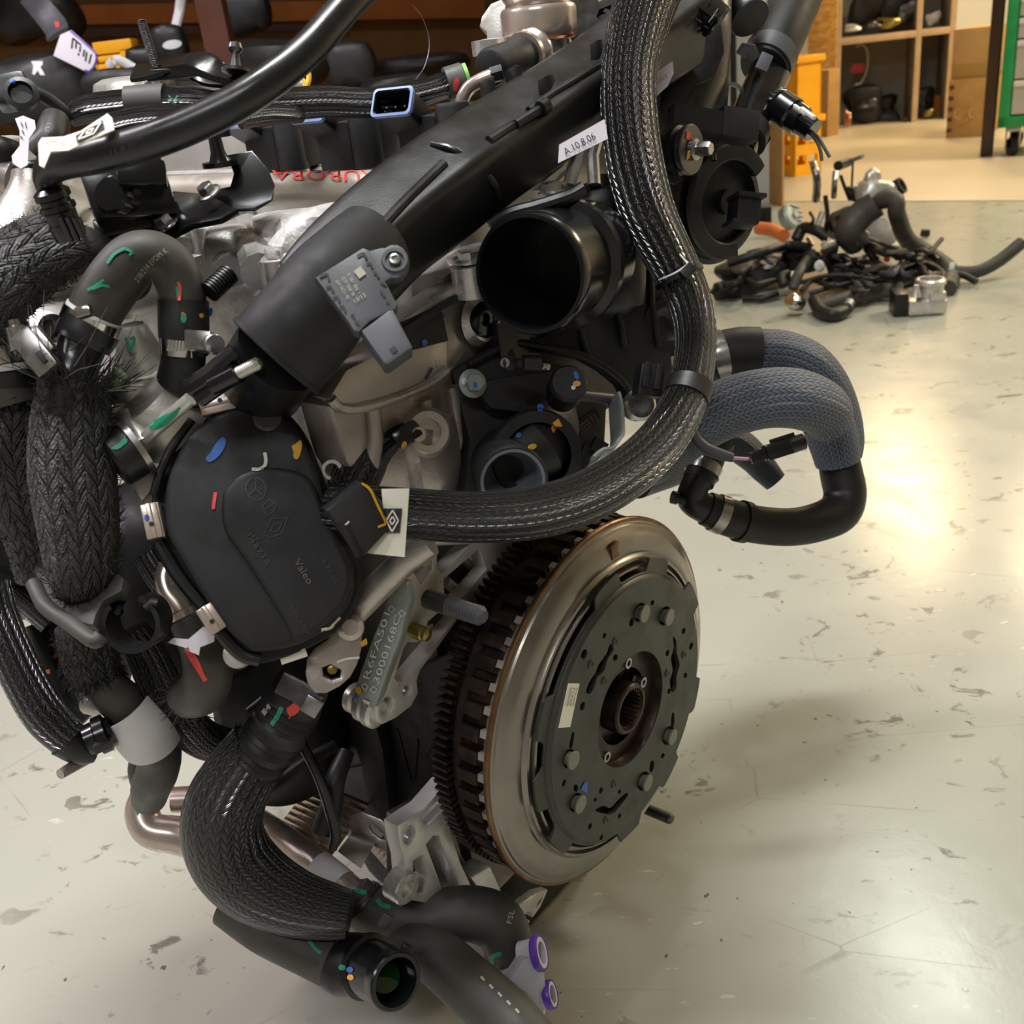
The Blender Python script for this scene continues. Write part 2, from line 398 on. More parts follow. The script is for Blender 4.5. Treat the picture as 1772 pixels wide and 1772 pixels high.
def hexhead(p, ax, r, h=None, flange=True, hollow=False):
    ax = ax.normalized(); h = h or r * 0.9; s = []
    if flange: s.append(lathe(p, ax, [(0, 0), (0, r * 1.5), (r * 0.2, r * 1.5), (r * 0.35, r * 1.1), (r * 0.35, 0)], 20)); p = p + ax * r * 0.3
    s.append(lathe(p, ax, [(0, r * 1.02), (h * 0.85, r * 1.02), (h, r * 0.86), (h, 0)] if not hollow else [(0, r), (h, r), (h, r * 0.55), (h * 0.5, r * 0.55), (h * 0.5, 0)], 6 if not hollow else 20))
    return join(*s)
def thread(p, ax, r, length, pitch=0.0015, tip=True):
    prof = [(0, r)]; z = 0
    while z < length - pitch:
        prof += [(z + pitch * 0.5, r * 0.86), (z + pitch, r)]; z += pitch
    prof += [(length + r * 0.3, r * 0.6), (length + r * 0.3, 0)]
    return lathe(p, ax, prof, 20)
def band(pts, rad, i0, i1, extra=0.0012, n=28, thick=True):
    seg = pts[i0:i1 + 1]; rr = [r + extra for r in rad[i0:i1 + 1]]
    a = tube(seg, rr, n, (False, False)); b = tube([seg[0], seg[0] + (seg[1] - seg[0]) * 0.001], [rr[0], rr[0] - extra * 1.3], n, (False, False)); c = tube([seg[-1] - (seg[-1] - seg[-2]) * 0.001, seg[-1]], [rr[-1], rr[-1] - extra * 1.3], n, (False, False))
    return join(a, b, c)
# ---------------------------------------------------------------- objects
WL = {}; GEO = {}
def mk(name, shape, mat, parent=None, sharp=32, kind=None, label=None, category=None, group=None, loc=None):
    V, F = shape[0], shape[1]; U = shape[2] if len(shape) > 2 else None
    me = bpy.data.meshes.new(name)
    if loc is None:
        c = Vector((0, 0, 0))
        for v in V: c += v
        c /= max(1, len(V)); loc = c
        if parent is None: loc = Vector((c.x, c.y, min(v.z for v in V)))
    me.from_pydata([tuple(v - loc) for v in V], [], [list(f) for f in F])
    if U:
        ul = me.uv_layers.new(name='uv')
        if len(U) == len(ul.data):
            ul.data.foreach_set('uv', [x for q in U for x in q])
    me.materials.append(M[mat] if isinstance(mat, str) else mat)
    me.validate()
    me.polygons.foreach_set('use_smooth', [True] * len(me.polygons))
    me.set_sharp_from_angle(angle=R(sharp))
    o = bpy.data.objects.new(name, me); COL.objects.link(o)
    if parent is not None:
        o.parent = parent; o.location = loc - WL[parent.name]
    else: o.location = loc
    WL[o.name] = Vector(loc); GEO[o.name] = (V, F)
    if kind: o['kind'] = kind
    if label: o['label'] = label
    if category: o['category'] = category
    if group: o['group'] = group
    return o
def thing(name, label, category, loc, group=None):
    o = bpy.data.objects.new(name, None); COL.objects.link(o); o.location = loc; o.empty_display_size = 0.02
    WL[o.name] = Vector(loc); o['label'] = label; o['category'] = category
    if group: o['group'] = group
    return o
_bv = {}
def bvh(objs):
    key = tuple(o.name for o in objs)
    if key not in _bv:
        V = []; F = []
        for o in objs:
            v, f = GEO[o.name]; b = len(V); V += [Vector(x) for x in v]; F += [[i + b for i in g] for g in f]
        _bv[key] = BVHTree.FromPolygons(V, F)
    return _bv[key]
def laid(objs, px, off=0.0004):
    """lays picture-plan points on the surface of the objects: the mark follows the surface"""
    t = bvh(objs); out = []; last = None
    for u, v in px:
        d = ray(u, v).normalized(); h = t.ray_cast(CAMP, d)
        if h[0] is not None:
            n = h[1] if h[1].dot(d) < 0 else -h[1]; last = (h[0] - CAMP).dot(d); out.append(h[0] + n * off - d * off)
        else: out.append(None if last is None else CAMP + d * last)
    good = [o for o in out if o is not None]
    if not good: return None
    return [o if o is not None else good[0] for o in out]
def patch(name, objs, outline, mat, parent, smooth=3, rings=3, off=0.0004, label=None):
    px = [tuple(p) for p in catmull(outline, smooth, True)] if smooth else list(outline)
    cu = sum(p[0] for p in px) / len(px); cv = sum(p[1] for p in px) / len(px); n = len(px)
    allp = [(cu, cv)] + [(cu + (u - cu) * k / rings, cv + (v - cv) * k / rings) for k in range(1, rings + 1) for u, v in px]
    V = laid(objs, allp, off)
    if V is None: return None
    F = [[0, 1 + i, 1 + (i + 1) % n] for i in range(n)]
    for k in range(rings - 1):
        b = 1 + k * n
        F += [[b + i, b + n + i, b + n + (i + 1) % n, b + (i + 1) % n] for i in range(n)]
    return mk(name, (V, F), mat, parent, label=label)
def stroke_shape(objs, line, w, off=0.0004, sub=4):
    c = catmull([tuple(p) for p in line], sub) if len(line) > 2 else catmull([line[0], line[1]], 6)
    px = []
    for i, p in enumerate(c):
        a = c[max(0, i - 1)]; b = c[min(len(c) - 1, i + 1)]; d = b - a; L = math.hypot(*d) or 1; nx, ny = -d[1] / L * w / 2, d[0] / L * w / 2
        px += [(p[0] + nx, p[1] + ny), (p[0], p[1]), (p[0] - nx, p[1] - ny)]
    V = laid(objs, px, off)
    if V is None: return None
    F = []
    for i in range(len(c) - 1):
        for k in (0, 1): F.append([i * 3 + k, i * 3 + k + 1, i * 3 + k + 4, i * 3 + k + 3])
    return V, F, None
def strokes(name, objs, lines, w, mat, parent, off=0.0004, label=None):
    if name == 'paint_mark' and len(lines) > 1:
        return [strokes(name, objs, [l], w, mat, parent, off, label) for l in lines][0]
    s = [stroke_shape(objs, l, w, off) for l in lines]; s = [x for x in s if x]
    return mk(name, join(*s), mat, parent, label=label) if s else None
_fc = {}
def glyphs(text):
    if text not in _fc:
        cu = bpy.data.curves.new('txt', 'FONT'); cu.body = text; cu.size = 1.0; cu.resolution_u = 2
        ob = bpy.data.objects.new('txt', cu); COL.objects.link(ob)
        dg = bpy.context.evaluated_depsgraph_get(); dg.update(); me = bpy.data.meshes.new_from_object(ob.evaluated_get(dg))
        _fc[text] = ([(v.co.x, v.co.y) for v in me.vertices], [list(p.vertices) for p in me.polygons])
        bpy.data.objects.remove(ob); bpy.data.curves.remove(cu); bpy.data.meshes.remove(me)
    return _fc[text]
def lettering(name, objs, text, p0, p1, height, mat, parent, off=0.0005, curve=None, slant=None):
    """text along picture line p0 -> p1 (baseline), glyph height in pixels, laid on the surface; slant = direction of the letters' up"""
    V, F = glyphs(text)
    if not V: return None
    w = max(v[0] for v in V); dx, dy = p1[0] - p0[0], p1[1] - p0[1]; L = math.hypot(dx, dy)
    up = slant or (dy / L, -dx / L)
    px = []
    for x, y in V:
        t = x / w; bu, bv_ = p0[0] + dx * t, p0[1] + dy * t
        if curve: bu += up[0] * curve * 4 * t * (1 - t); bv_ += up[1] * curve * 4 * t * (1 - t)
        px.append((bu + up[0] * y * height / 0.7, bv_ + up[1] * y * height / 0.7))
    W = laid(objs, px, off)
    return mk(name, (W, F), mat, parent) if W else None
def hose(name, pts, mat, parent=None, sub=6, n=24, caps=(True, True), **kw):
    p, r = path(pts, sub); return mk(name, tube(p, r, n, caps), mat, parent, **kw), p, r
def clampband(parent, p, r, i0, i1, mat='steel', extra=0.0013, name='hose_clamp', ear=None):
    o = mk(name, band(p, r, i0, i1, extra), mat, parent)
    if ear is not None:
        m = (i0 + i1) // 2; t = (p[min(m + 1, len(p) - 1)] - p[max(0, m - 1)]).normalized()
        to = ear - t * ear.dot(t); to.normalize(); w = (p[i1] - p[i0]).length
        mk('clamp_ear', obox(p[m] + to * (r[m] + extra + 0.002), t, t.cross(to), to, w * 0.8, 0.008, 0.005, 0.0012), mat, o)
    return o
# ================================================================ the room
floor_line0, floor_line1 = fl(1235, 350), fl(1772, 348)
ld = (floor_line1 - floor_line0).normalized(); l0 = floor_line0 - ld * 8; l1 = floor_line1 + ld * 8
perp = Vector((-ld.y, ld.x, 0))
near = [l0, l1, l1 - perp * 12, l0 - perp * 12]; far = [l0 - perp * 0.002, l1 - perp * 0.002, l1 + perp * 8, l0 + perp * 8]
mk('floor', prism([Vector((p.x, p.y, 0)) for p in near], Vector((0, 0, 1)), 0.1), 'floor', kind='structure', loc=Vector((0, 0, 0)))
mk('floor', prism([Vector((p.x, p.y, 0.004)) for p in far], Vector((0, 0, 1)), 0.1, bev=0.002), 'floor_far', kind='structure', loc=Vector((0, 0, 0)))
mk('wall_back', wbox(-6, 8, 8.6, 8.75, 0, 3.3), 'wall', kind='structure')
mk('wall_left', wbox(-4.6, -4.45, -4, 8.6, 0, 3.3), 'wall', kind='structure')
mk('wall_right', wbox(6.6, 6.75, -4, 8.6, 0, 3.3), 'wall', kind='structure')
mk('wall_front', wbox(-6, 8, -4.15, -4, 0, 3.3), 'wall', kind='structure')
mk('ceiling', wbox(-6, 8, -4, 8.75, 3.3, 3.4), 'wall', kind='structure')

def hgt(p, v_top, u=None):
    """height above floor point p whose picture row is v_top"""
    lo, hi = 0.0, 4.0
    for _ in range(40):
        m = (lo + hi) / 2; c = ROT.transposed() @ (Vector((p.x, p.y, m)) - CAMP)
        if 886 + FPX * c.y / c.z > v_top: lo = m
        else: hi = m
    return lo
def stand(p0, p1, h, dep, z0=0.0, bev=0.004, back=None):
    """upright box: front foot line p0 -> p1, built away from the camera"""
    p0 = Vector((p0.x, p0.y, 0)); p1 = Vector((p1.x, p1.y, 0)); x = (p1 - p0).normalized(); y = Vector((-x.y, x.x, 0))
    c = (p0 + p1) / 2 + y * dep / 2 + Vector((0, 0, z0 + h / 2)); return obox(c, x, y, Vector((0, 0, 1)), (p1 - p0).length, dep, h, bev)
# ---- white door leaf and its wooden jamb, behind the engine on the right
dp1 = fl(1331, 352); dp2 = fl(1353, 357); dx = Vector((0.8, -0.6, 0)).normalized()
dp0 = dp1 + (fl(1250, 352) - dp1)
mk('door_1', stand(dp0, dp1, 2.1, 0.04), 'door', kind='structure')
mk('trim_1', stand(dp1, dp2, 2.15, 0.012), 'door_wood', kind='structure')
q0 = fl(1268, 330); q1 = fl(1279, 330); 
mk('trim_2', stand(dp0 + (dp1 - dp0) * 0.20 - Vector((0, 0.012, 0)), dp0 + (dp1 - dp0) * 0.32 - Vector((0, 0.012, 0)), 2.1, 0.01), 'post_black', kind='structure')
# ---- open shelf unit
s0, s1 = fl(1444, 225), fl(1642, 207); sx_ = (s1 - s0).normalized(); sy_ = Vector((-sx_.y, sx_.x, 0)); SW = (s1 - s0).length
def sh(x, y, z): return Vector((s0.x, s0.y, 0)) + sx_ * x + sy_ * y + Vector((0, 0, z))
def shbox(x0, x1, y0, y1, z0, z1, bev=0.002): return obox(sh((x0 + x1) / 2, (y0 + y1) / 2, (z0 + z1) / 2), sx_, sy_, Vector((0, 0, 1)), x1 - x0, y1 - y0, z1 - z0, bev)
hs = hgt(s0, 68); SD = 0.55; xd = (fl(1581, 216) - s0).length; 
unit = thing('shelf_unit', 'open grey board shelf unit with pale wooden front edges full of engine parts', 'shelf', sh(SW / 2, SD / 2, 0))
for nm, x0, x1 in (('side_panel', 0, 0.025), ('divider', xd - 0.012, xd + 0.012), ('side_panel', SW - 0.025, SW)):
    b = mk(nm, shbox(x0, x1, 0.006, SD, 0.0, 2.0), 'grey_board', unit)
    mk('edge_strip', shbox(x0 - 0.006, x1 + 0.006, 0, 0.008, 0.0, 2.0), 'wood', b)
mk('back_panel', shbox(0, SW, SD, SD + 0.01, 0, 2.0), 'grey_board', unit)
for x0, x1 in ((0.027, xd - 0.014), (xd + 0.014, SW - 0.027)):
    b = mk('shelf_board', shbox(x0, x1, 0.006, SD - 0.01, hs - 0.035, hs), 'grey_board', unit)
    mk('edge_strip', shbox(x0, x1, 0, 0.008, hs - 0.04, hs), 'wood', b)
    mk('shelf_board', shbox(x0, x1, 0.006, SD - 0.01, 1.45, 1.48), 'grey_board', unit)
def lump(c, rx_, ry_, rz_, seed, amp=0.25, n=14, ax=None):
    """knobbly casting: displaced ellipsoid"""
    rnd = random.Random(seed); K = [(Vector((rnd.gauss(0, 1), rnd.gauss(0, 1), rnd.gauss(0, 1))).normalized() * rnd.uniform(1.5, 4.5), rnd.uniform(0, 6)) for _ in range(6)]
    X, Y, Z = ax or (Vector((1, 0, 0)), Vector((0, 1, 0)), Vector((0, 0, 1)))
    V = []; F = []
    for i in range(n + 1):
        th = math.pi * i / n
        for k in range(n * 2):
            ph = math.pi * k / n; d = Vector((math.sin(th) * math.cos(ph), math.sin(th) * math.sin(ph), math.cos(th)))
            m = 1 + amp * sum(math.sin(w.dot(d) + o) for w, o in K) / 3
            sq = max(abs(d.x), abs(d.y), abs(d.z)); m *= (1 / sq) ** 0.45
            V.append(c + X * (d.x * rx_ * m) + Y * (d.y * ry_ * m) + Z * (d.z * rz_ * m))
    for i in range(n):
        for k in range(n * 2): F.append([i * 2 * n + k, (i + 1) * 2 * n + k, (i + 1) * 2 * n + (k + 1) % (2 * n), i * 2 * n + (k + 1) % (2 * n)])
    return V, F, None
def shpix(u, v, y=0.25):
    return on(u, v, sh(0, y, 0), sy_)
def part_on_shelf(name, u, v, w, h, mat, seed, label, cat, y=0.22, group='engine parts kept on the shelf unit'):
    c = shpix(u, v, y); d = depth(c); rx_ = pxr(w / 2.5, d); rz_ = pxr(h / 2.5, d)
    return mk(name, lump(c, rx_, min(0.16, rx_ * 0.6), rz_, seed, 0.6, 12, (sx_, sy_, Vector((0, 0, 1)))), mat, label=label, category=cat, group=group)
part_on_shelf('manifold', 1497, 172, 62, 58, 'black_deep', 1, 'dark engine manifold lying in the lower left shelf bay', 'engine part')
part_on_shelf('gearbox_casing', 1520, 190, 60, 42, 'black_deep', 2, 'black lumpy casing on the bottom of the wide lower shelf bay', 'engine part', 0.3)
part_on_shelf('bracket', 1504, 178, 34, 16, 'steel_dark', 3, 'small grey metal bracket on top of the black parts in the lower shelf bay', 'engine part', 0.12)
part_on_shelf('injector_rail', 1468, 207, 12, 30, 'copper', 4, 'pinkish rod leaning at the front of the lower left shelf bay', 'engine part', 0.03)
part_on_shelf('turbo_part', 1598, 172, 34, 36, 'black_deep', 5, 'black part behind the divider in the narrow lower shelf bay', 'engine part', 0.2)
part_on_shelf('fitting', 1609, 196, 26, 22, 'brass', 6, 'yellowish metal fitting on the bottom of the narrow lower shelf bay', 'engine part', 0.12)
part_on_shelf('bag', 1622, 185, 28, 42, 'beam_orange', 7, 'olive paper bag at the right end of the narrow lower bay', 'bag', 0.3)
part_on_shelf('starter_motor', 1570, 214, 22, 10, 'steel_dark', 22, 'small dark piece lying at the foot of the shelf divider', 'engine part', 0.05)
part_on_shelf('manifold', 1500, 14, 58, 62, 'black_deep', 8, 'tall black manifold at the left of the upper wide shelf bay', 'engine part', 0.3)
part_on_shelf('turbo_part', 1545, 10, 50, 60, 'black_deep', 9, 'black turbo part right of the manifold on the upper shelf', 'engine part', 0.3)
part_on_shelf('pump', 1567, 22, 30, 34, 'steel_dark', 10, 'dark grey pump beside the divider on the upper shelf', 'engine part', 0.25)
part_on_shelf('fitting', 1536, 38, 36, 18, 'brass', 11, 'bright brass fitting at the front of the upper shelf', 'engine part', 0.1)
part_on_shelf('fitting', 1477, 48, 34, 14, 'alu_pale', 12, 'pale fittings lump at the front left corner of the upper shelf', 'engine part', 0.08)
part_on_shelf('bracket', 1512, 44, 26, 12, 'steel_dark', 13, 'flat dark bracket at the front of the upper shelf', 'engine part', 0.08)
part_on_shelf('hose_elbow', 1613, 33, 24, 22, 'paper_grey', 14, 'pale elbow piece in the narrow upper shelf bay', 'engine part', 0.2)
# loop with a red tag hanging on the inside of the bay
lp = [shpix(u, v, 0.33) for u, v in ((1481, 82), (1488, 77), (1498, 82), (1502, 100), (1499, 125), (1490, 143), (1480, 147))]
lp = [Vector(x) for x in catmull([tuple(p) for p in lp], 5)]
mk('cable_loop', tube(lp, 0.008, 8), 'grey_metal', label='pale cable loop hanging in the lower left shelf bay', category='cable')
mk('tag', obox(shpix(1484, 118, 0.31), sx_, sy_, Vector((0.2, 0, 1)), 0.085, 0.006, 0.06, 0.002), 'red', label='red tag hanging beside the cable loop in the shelf', category='tag')
# ---- tall OSB board left of the shelf unit
o0, o1 = fl(1396, 231), fl(1444, 228)
mk('board', stand(o0, o1, 1.9, 0.02), 'osb', label='tall amber chipboard sheet standing against the left of the shelf unit', category='board')
# carton with a white label in front of the board
c0_, c1_ = fl(1396, 236), fl(1421, 236); h_ = hgt(c0_, 122)
cb = mk('carton', stand(c0_ - Vector((0, 0.12, 0)), c1_ - Vector((0, 0.12, 0)), h_, 0.11, bev=0.004), 'cardboard2', label='narrow brown carton with a white label before the chipboard sheet', category='carton')
a_ = on(1396, 140, c0_ - Vector((0, 0.125, 0)), Vector((0, 1, 0))); b_ = on(1403, 140, a_, Vector((0, 1, 0)))
mk('label', obox(on(1400, 141, a_, Vector((0, 1, 0))), Vector((1, 0, 0)), Vector((0, 1, 0)), Vector((0, 0, 1)), pxr(8, depth(a_)), 0.003, pxr(36, depth(a_)), 0), 'paper', cb)
# ---- stack of yellow crates
def crate(name, corner, ux, wl, wr, h, z0, label, cross):
    """open plastic crate standing with a corner to the camera: two walls, each a frame with openings"""
    x = ux.normalized(); y = Vector((-x.y, x.x, 0)); o = Vector((corner.x, corner.y, z0))
    t = thing(name, label, 'crate', o + x * wl / 2 + y * wr / 2, 'yellow crates by the door')
    for nm, org, d, n, L in (('wall', o, x, -y, wr), ('wall', o, y, -x, wl), ('wall', o + y * wl, x, y, wr), ('wall', o + x * wr, y, x, wl)):
        pt = lambda s, z: org + d * s + Vector((0, 0, z))
        holes = []
        if cross:
            nh = 2
            for r_ in range(2):
                for k in range(nh):
                    s0_, s1_ = L * (0.12 + k * 0.42), L * (0.42 + k * 0.42); z0_, z1_ = h * (0.2 + r_ * 0.34), h * (0.2 + r_ * 0.34 + 0.16)
                    holes.append([pt(s0_, z0_), pt(s1_, z0_), pt(s1_, z1_), pt(s0_, z1_)])
        mk(nm, prism([pt(0, 0), pt(L, 0), pt(L, h), pt(0, h)], n, 0.012, holes, 0.002, 1), 'crate', t)
    rim = [o, o + x * wr, o + x * wr + y * wl, o + y * wl]
    mk('rim', join(*[obox((rim[i] + rim[(i + 1) % 4]) / 2 + Vector((0, 0, h - 0.012)), rim[(i + 1) % 4] - rim[i], Vector((0, 0, 1)).cross(rim[(i + 1) % 4] - rim[i]), Vector((0, 0, 1)), (rim[(i + 1) % 4] - rim[i]).length + 0.02, 0.03, 0.03, 0.004) for i in range(4)]), 'crate', t)
    mk('base', obox(o + x * wr / 2 + y * wl / 2 + Vector((0, 0, 0.01)), x, y, Vector((0, 0, 1)), wr - 0.02, wl - 0.02, 0.012), 'crate', t)
    return t
k0 = fl(1374, 308); dcr = depth(k0); ux = fl(1421, 300) - k0
h1 = hgt(k0, 213); crate('crate', k0, ux, 0.34, ux.length, h1 + 0.02, 0.0, 'yellow plastic crate on the floor, lowest of the stack by the door', True)
crate('crate', k0 + ux.normalized() * 0.01, ux, 0.30, ux.length * 0.9, h1 + 0.01, h1 + 0.024, 'yellow crate in the middle of the stack by the door', False)
crate('crate', k0 - ux.normalized() * 0.06, ux, 0.20, ux.length * 0.5, h1 + 0.05, 2 * h1 + 0.04, 'yellow crate on top of the stack by the door', False)
# ---- cardboard boxes right of the shelf
b0, b1 = fl(1636, 241), fl(1702, 238); hb = hgt(b0, 138); hb2 = hgt(b0, 52)
bx = mk('cardboard_box', stand(b0, b1, hb, 0.4, bev=0.006), 'cardboard2', label='spotted brown cardboard box on the floor beside the shelf unit', category='box')
for k in range(5):
    pt = b0 + (b1 - b0) * 0.07 + Vector((0, -0.002, hb * (0.15 + k * 0.18)))
    mk('hand_hole', obox(pt, b1 - b0, perp, Vector((0, 0, 1)), 0.028, 0.01, 0.022, 0.003), 'post_brown', bx)
for fx in (0.3, 0.68):
    pt = b0 + (b1 - b0) * fx + Vector((0, -0.002, hb * 0.42)); mk('printed_mark', lathe(pt, Vector((0.1, -1, 0)), [(0.001, 0.03), (0.002, 0.03), (0.002, 0.02), (0.001, 0.02)], 20), 'packing_tape', bx)
bx2 = mk('cardboard_box', stand(b0 + Vector((0.01, 0.01, 0)), b1 + Vector((0.01, 0.01, 0)), hb2 - hb, 0.4, hb + 0.001, 0.006), 'cardboard', label='plain orange-brown cardboard box stacked on the spotted box', category='box')
mk('packing_tape', stand(b0 + Vector((0.01, 0.004, 0)), b1 + Vector((0.01, 0.004, 0)), 0.07, 0.38, hb + 0.004, 0.001), 'packing_tape', bx2)
# ---- black post and green tool cabinet
p0, p1 = fl(1695, 272), fl(1714, 273)
post = thing('post', 'dark upright post with a foot plate beside the green cabinet', 'post', (p0 + p1) / 2)
mk('shaft', stand(p0, p1, 2.2, 0.015, 0.008), 'post_black', post)
mk('foot_plate', stand(p0 - Vector((0.02, 0.03, 0)), p1 + Vector((0.06, -0.03, 0)), 0.008, 0.16, 0.0), 'steel_dark', post)
g0 = fl(1721, 275); g1 = fl(1900, 266); gx = (g1 - g0).normalized(); gy = Vector((-gx.y, gx.x, 0))
zb = hgt(g0, 222); gw = 0.62; gh = 0.86
cab = thing('tool_cabinet', 'green framed tool cabinet with grey drawers on castors', 'cabinet', g0 + gx * gw / 2 + gy * 0.2)
def gbox(x0, x1, y0, y1, z0, z1, bev=0.003): return obox(Vector((g0.x, g0.y, 0)) + gx * (x0 + x1) / 2 + gy * (y0 + y1) / 2 + Vector((0, 0, (z0 + z1) / 2)), gx, gy, Vector((0, 0, 1)), x1 - x0, y1 - y0, z1 - z0, bev)
zz = [hgt(g0, v) for v in (208, 140, 70, 32, -6)]
zz = [zb + 0.055] + zz[1:] + [zz[-1] + 0.12]
mk('body', join(gbox(0, gw, 0.02, 0.45, zb, zz[-1] + 0.03, 0.004), gbox(0, 0.05, -0.005, 0.03, zb, zz[-1] + 0.03), gbox(gw - 0.05, gw, -0.005, 0.03, zb, zz[-1] + 0.03), gbox(0.0, gw, -0.005, 0.03, zb, zb + 0.05)), 'green_metal', cab)
for i in range(len(zz) - 1):
    d_ = mk('drawer', gbox(0.055, gw - 0.055, -0.004, 0.03, zz[i] + 0.004, zz[i + 1] - 0.004), 'grey_metal', cab)
    mk('handle', gbox(0.055, gw - 0.055, -0.018, -0.004, zz[i + 1] - 0.03, zz[i + 1] - 0.006, 0.003), 'white', d_)
for x, y in ((0.07, 0.06), (gw - 0.07, 0.06), (0.07, 0.4), (gw - 0.07, 0.4)):
    c = Vector((g0.x, g0.y, 0)) + gx * x + gy * y; wc = c + Vector((0, 0, 0.045))
    k = mk('caster', lathe(wc - gx * 0.015, gx + gy * 0.5, [(0, 0), (0, 0.04), (0.004, 0.045), (0.026, 0.045), (0.03, 0.04), (0.03, 0)], 24), 'rubber_dark', cab)
    mk('fork', join(obox(c + Vector((0, 0, 0.085)) - gx * 0.03, gx, gy, Vector((0, 0, 1)), 0.006, 0.05, 0.09, 0.002), obox(c + Vector((0, 0, 0.085)) + gx * 0.03, gx, gy, Vector((0, 0, 1)), 0.006, 0.05, 0.09, 0.002), obox(c + Vector((0, 0, zb - 0.012)), gx, gy, Vector((0, 0, 1)), 0.07, 0.07, 0.022, 0.003)), 'steel', k)

# ================================================================ dark rack behind the engine on the left
RY = 3.2
rack = thing('storage_rack', 'dark storage rack with brown post and orange boards behind the engine', 'rack', Vector((-1.2, 3.0, 0)))
def ry_(u, v, y): return on(u, v, Vector((0, y, 0)), Vector((0, 1, 0)))
mk('back_panel', wbox(-3.2, 0.15, RY, RY + 0.02, 0.3, 2.2), 'panel_brown', rack)
mk('shelf_board', wbox(-3.2, 0.15, 2.1, RY, 0.60, 0.63), 'panel_brown', rack)
mk('shelf_board', wbox(-3.2, 0.15, 1.9, RY, 1.6, 1.63), 'panel_brown', rack)  # unseen upper board above the frame, put there to shade the rack
mk('shelf_board', wbox(-3.2, 0.15, 2.1, RY, 0.14, 0.17), 'panel_brown', rack)
mk('end_panel', wbox(-3.22, -3.2, 1.9, RY, 0, 2.2), 'panel_brown', rack)
mk('end_panel', wbox(0.15, 0.17, 1.9, RY, 0, 2.2), 'panel_brown', rack)
for (ua, va), (ub, vb), hh, y, mt in (((-100, 30), (840, 14), 0.05, RY - 0.05, 'beam_orange'), ((-100, 62), (600, 40), 0.035, RY - 0.03, 'post_brown')):
    a = ry_(ua, va, y); b = ry_(ub, vb, y); mk('beam', obox((a + b) / 2, b - a, Vector((0, 1, 0)), Vector((0, 0, 1)), (b - a).length, 0.03, hh, 0.003), mt, rack)
pa = ry_(378, 90, 2.05); pb_ = ry_(388, 150, 2.05)
c = Vector((pa.x, 2.05, 0)); pw = pxr(46, depth(pa))
pst = mk('post', prism([c + Vector((-pw / 2, 0, 0)), c + Vector((pw / 2, 0, 0)), c + Vector((pw / 2, 0, 2.2)), c + Vector((-pw / 2, 0, 2.2))], Vector((0, -1, 0)), 0.05, (), 0.004), 'post_brown', rack)
mk('post', wbox(-2.6, -2.55, 2.0, 2.06, 0, 2.2, 0.004), 'post_brown', rack)
mk('post', wbox(0.09, 0.14, 2.0, 2.06, 0, 2.2, 0.004), 'post_brown', rack)
def rk(name, u, v, w, h, y, mat, seed, label, cat='car part', amp=0.12, ry=None, parts=None):
    c = ry_(u, v, y); d = depth(c); rx_ = pxr(w / 2, d); rz_ = pxr(h / 2, d)
    return mk(name, lump(c, rx_, ry or min(rx_ * 0.6, 0.14), rz_, seed, amp, 14), mat, label=label, category=cat, group='black car parts on the dark rack'), c, d
rk('bumper_part', 70, 150, 190, 120, 2.25, 'rubber_dark', 31, 'broad dark bumper part with a white sticker at the left of the rack')
bp = bpy.data.objects['bumper_part']
patch('sticker', [bp], [(54, 106), (74, 106), (74, 112), (70, 116), (78, 130), (70, 130), (65, 122), (60, 130), (56, 128), (58, 114)], 'white_paint', bp, 0)
patch('sticker', [bp], [(2, 140), (20, 138), (24, 142), (4, 145)], 'white_paint', bp, 0)
hr, c_, d_ = rk('headrest', 295, 80, 62, 70, 2.35, 'rubber_dark', 32, 'black headrest shaped part with a white oval sticker', amp=0.05)
patch('sticker', [hr], circ_px(298, 77, 17, 8, -0.15), 'white_paint', hr, 0)
rk('seat_part', 60, 30, 130, 90, 2.6, 'black_deep', 33, 'black crumpled seat part lying behind the labelled tag', amp=0.3)
rk('wheel_housing', 425, 20, 90, 75, 2.5, 'black_deep', 34, 'round black housing right of the brown post', amp=0.1)
rk('carpet_part', 470, 120, 190, 90, 2.35, 'rubber_dark', 35, 'black moulded carpet part right of the brown post', amp=0.2)
rk('cover_part', 605, 110, 95, 80, 2.5, 'rubber_dark', 36, 'grey-black domed cover at the middle of the rack', amp=0.1)
rk('trim_part', 730, 120, 170, 46, 2.6, 'black_deep', 37, 'long flat black trim part at the right of the rack', amp=0.2)
rk('trim_part', 690, 148, 120, 36, 2.3, 'rubber_dark', 38, 'dark rounded trim part lying before the long flat one', amp=0.2)
rk('bracket_part', 210, 140, 120, 50, 2.2, 'rubber_dark', 39, 'dark bracket part lying between the tag and the headrest', amp=0.25)
rk('box_part', 250, 110, 60, 60, 2.45, 'black_deep', 40, 'small black block left of the headrest shaped part', amp=0.1)
# strap, labelled tag, yellow crate, white rods
def strip3(name, pts, w, t, mat, label, cat):
    P3 = [ry_(u, v, y) for u, v, y in pts]; s = [Vector(x) for x in catmull([tuple(p) for p in P3], 5)]
    return mk(name, tube(s, w, 10, sect=lambda a: (math.cos(a), math.sin(a) * t), up=Vector((0.9, 0, 0.3))), mat, label=label, category=cat)
strip3('strap', [(50, -10, 2.2), (75, 20, 2.2), (95, 45, 2.18), (100, 60, 2.15)], 0.024, 0.2, 'plastic_grey', 'grey strap with a pink end hanging down to the tag', 'strap')
patch('strap_end', [bpy.data.objects['strap']], [(94, 37), (102, 38), (103, 46), (97, 48)], 'red_paint', bpy.data.objects['strap'], 0)
tg, n_ = planar([(98, 78), (104, 60), (122, 52), (166, 92), (167, 108), (155, 124), (145, 122), (92, 96)], (ry_(130, 90, 2.05), Vector((0.15, -1, 0.25))))
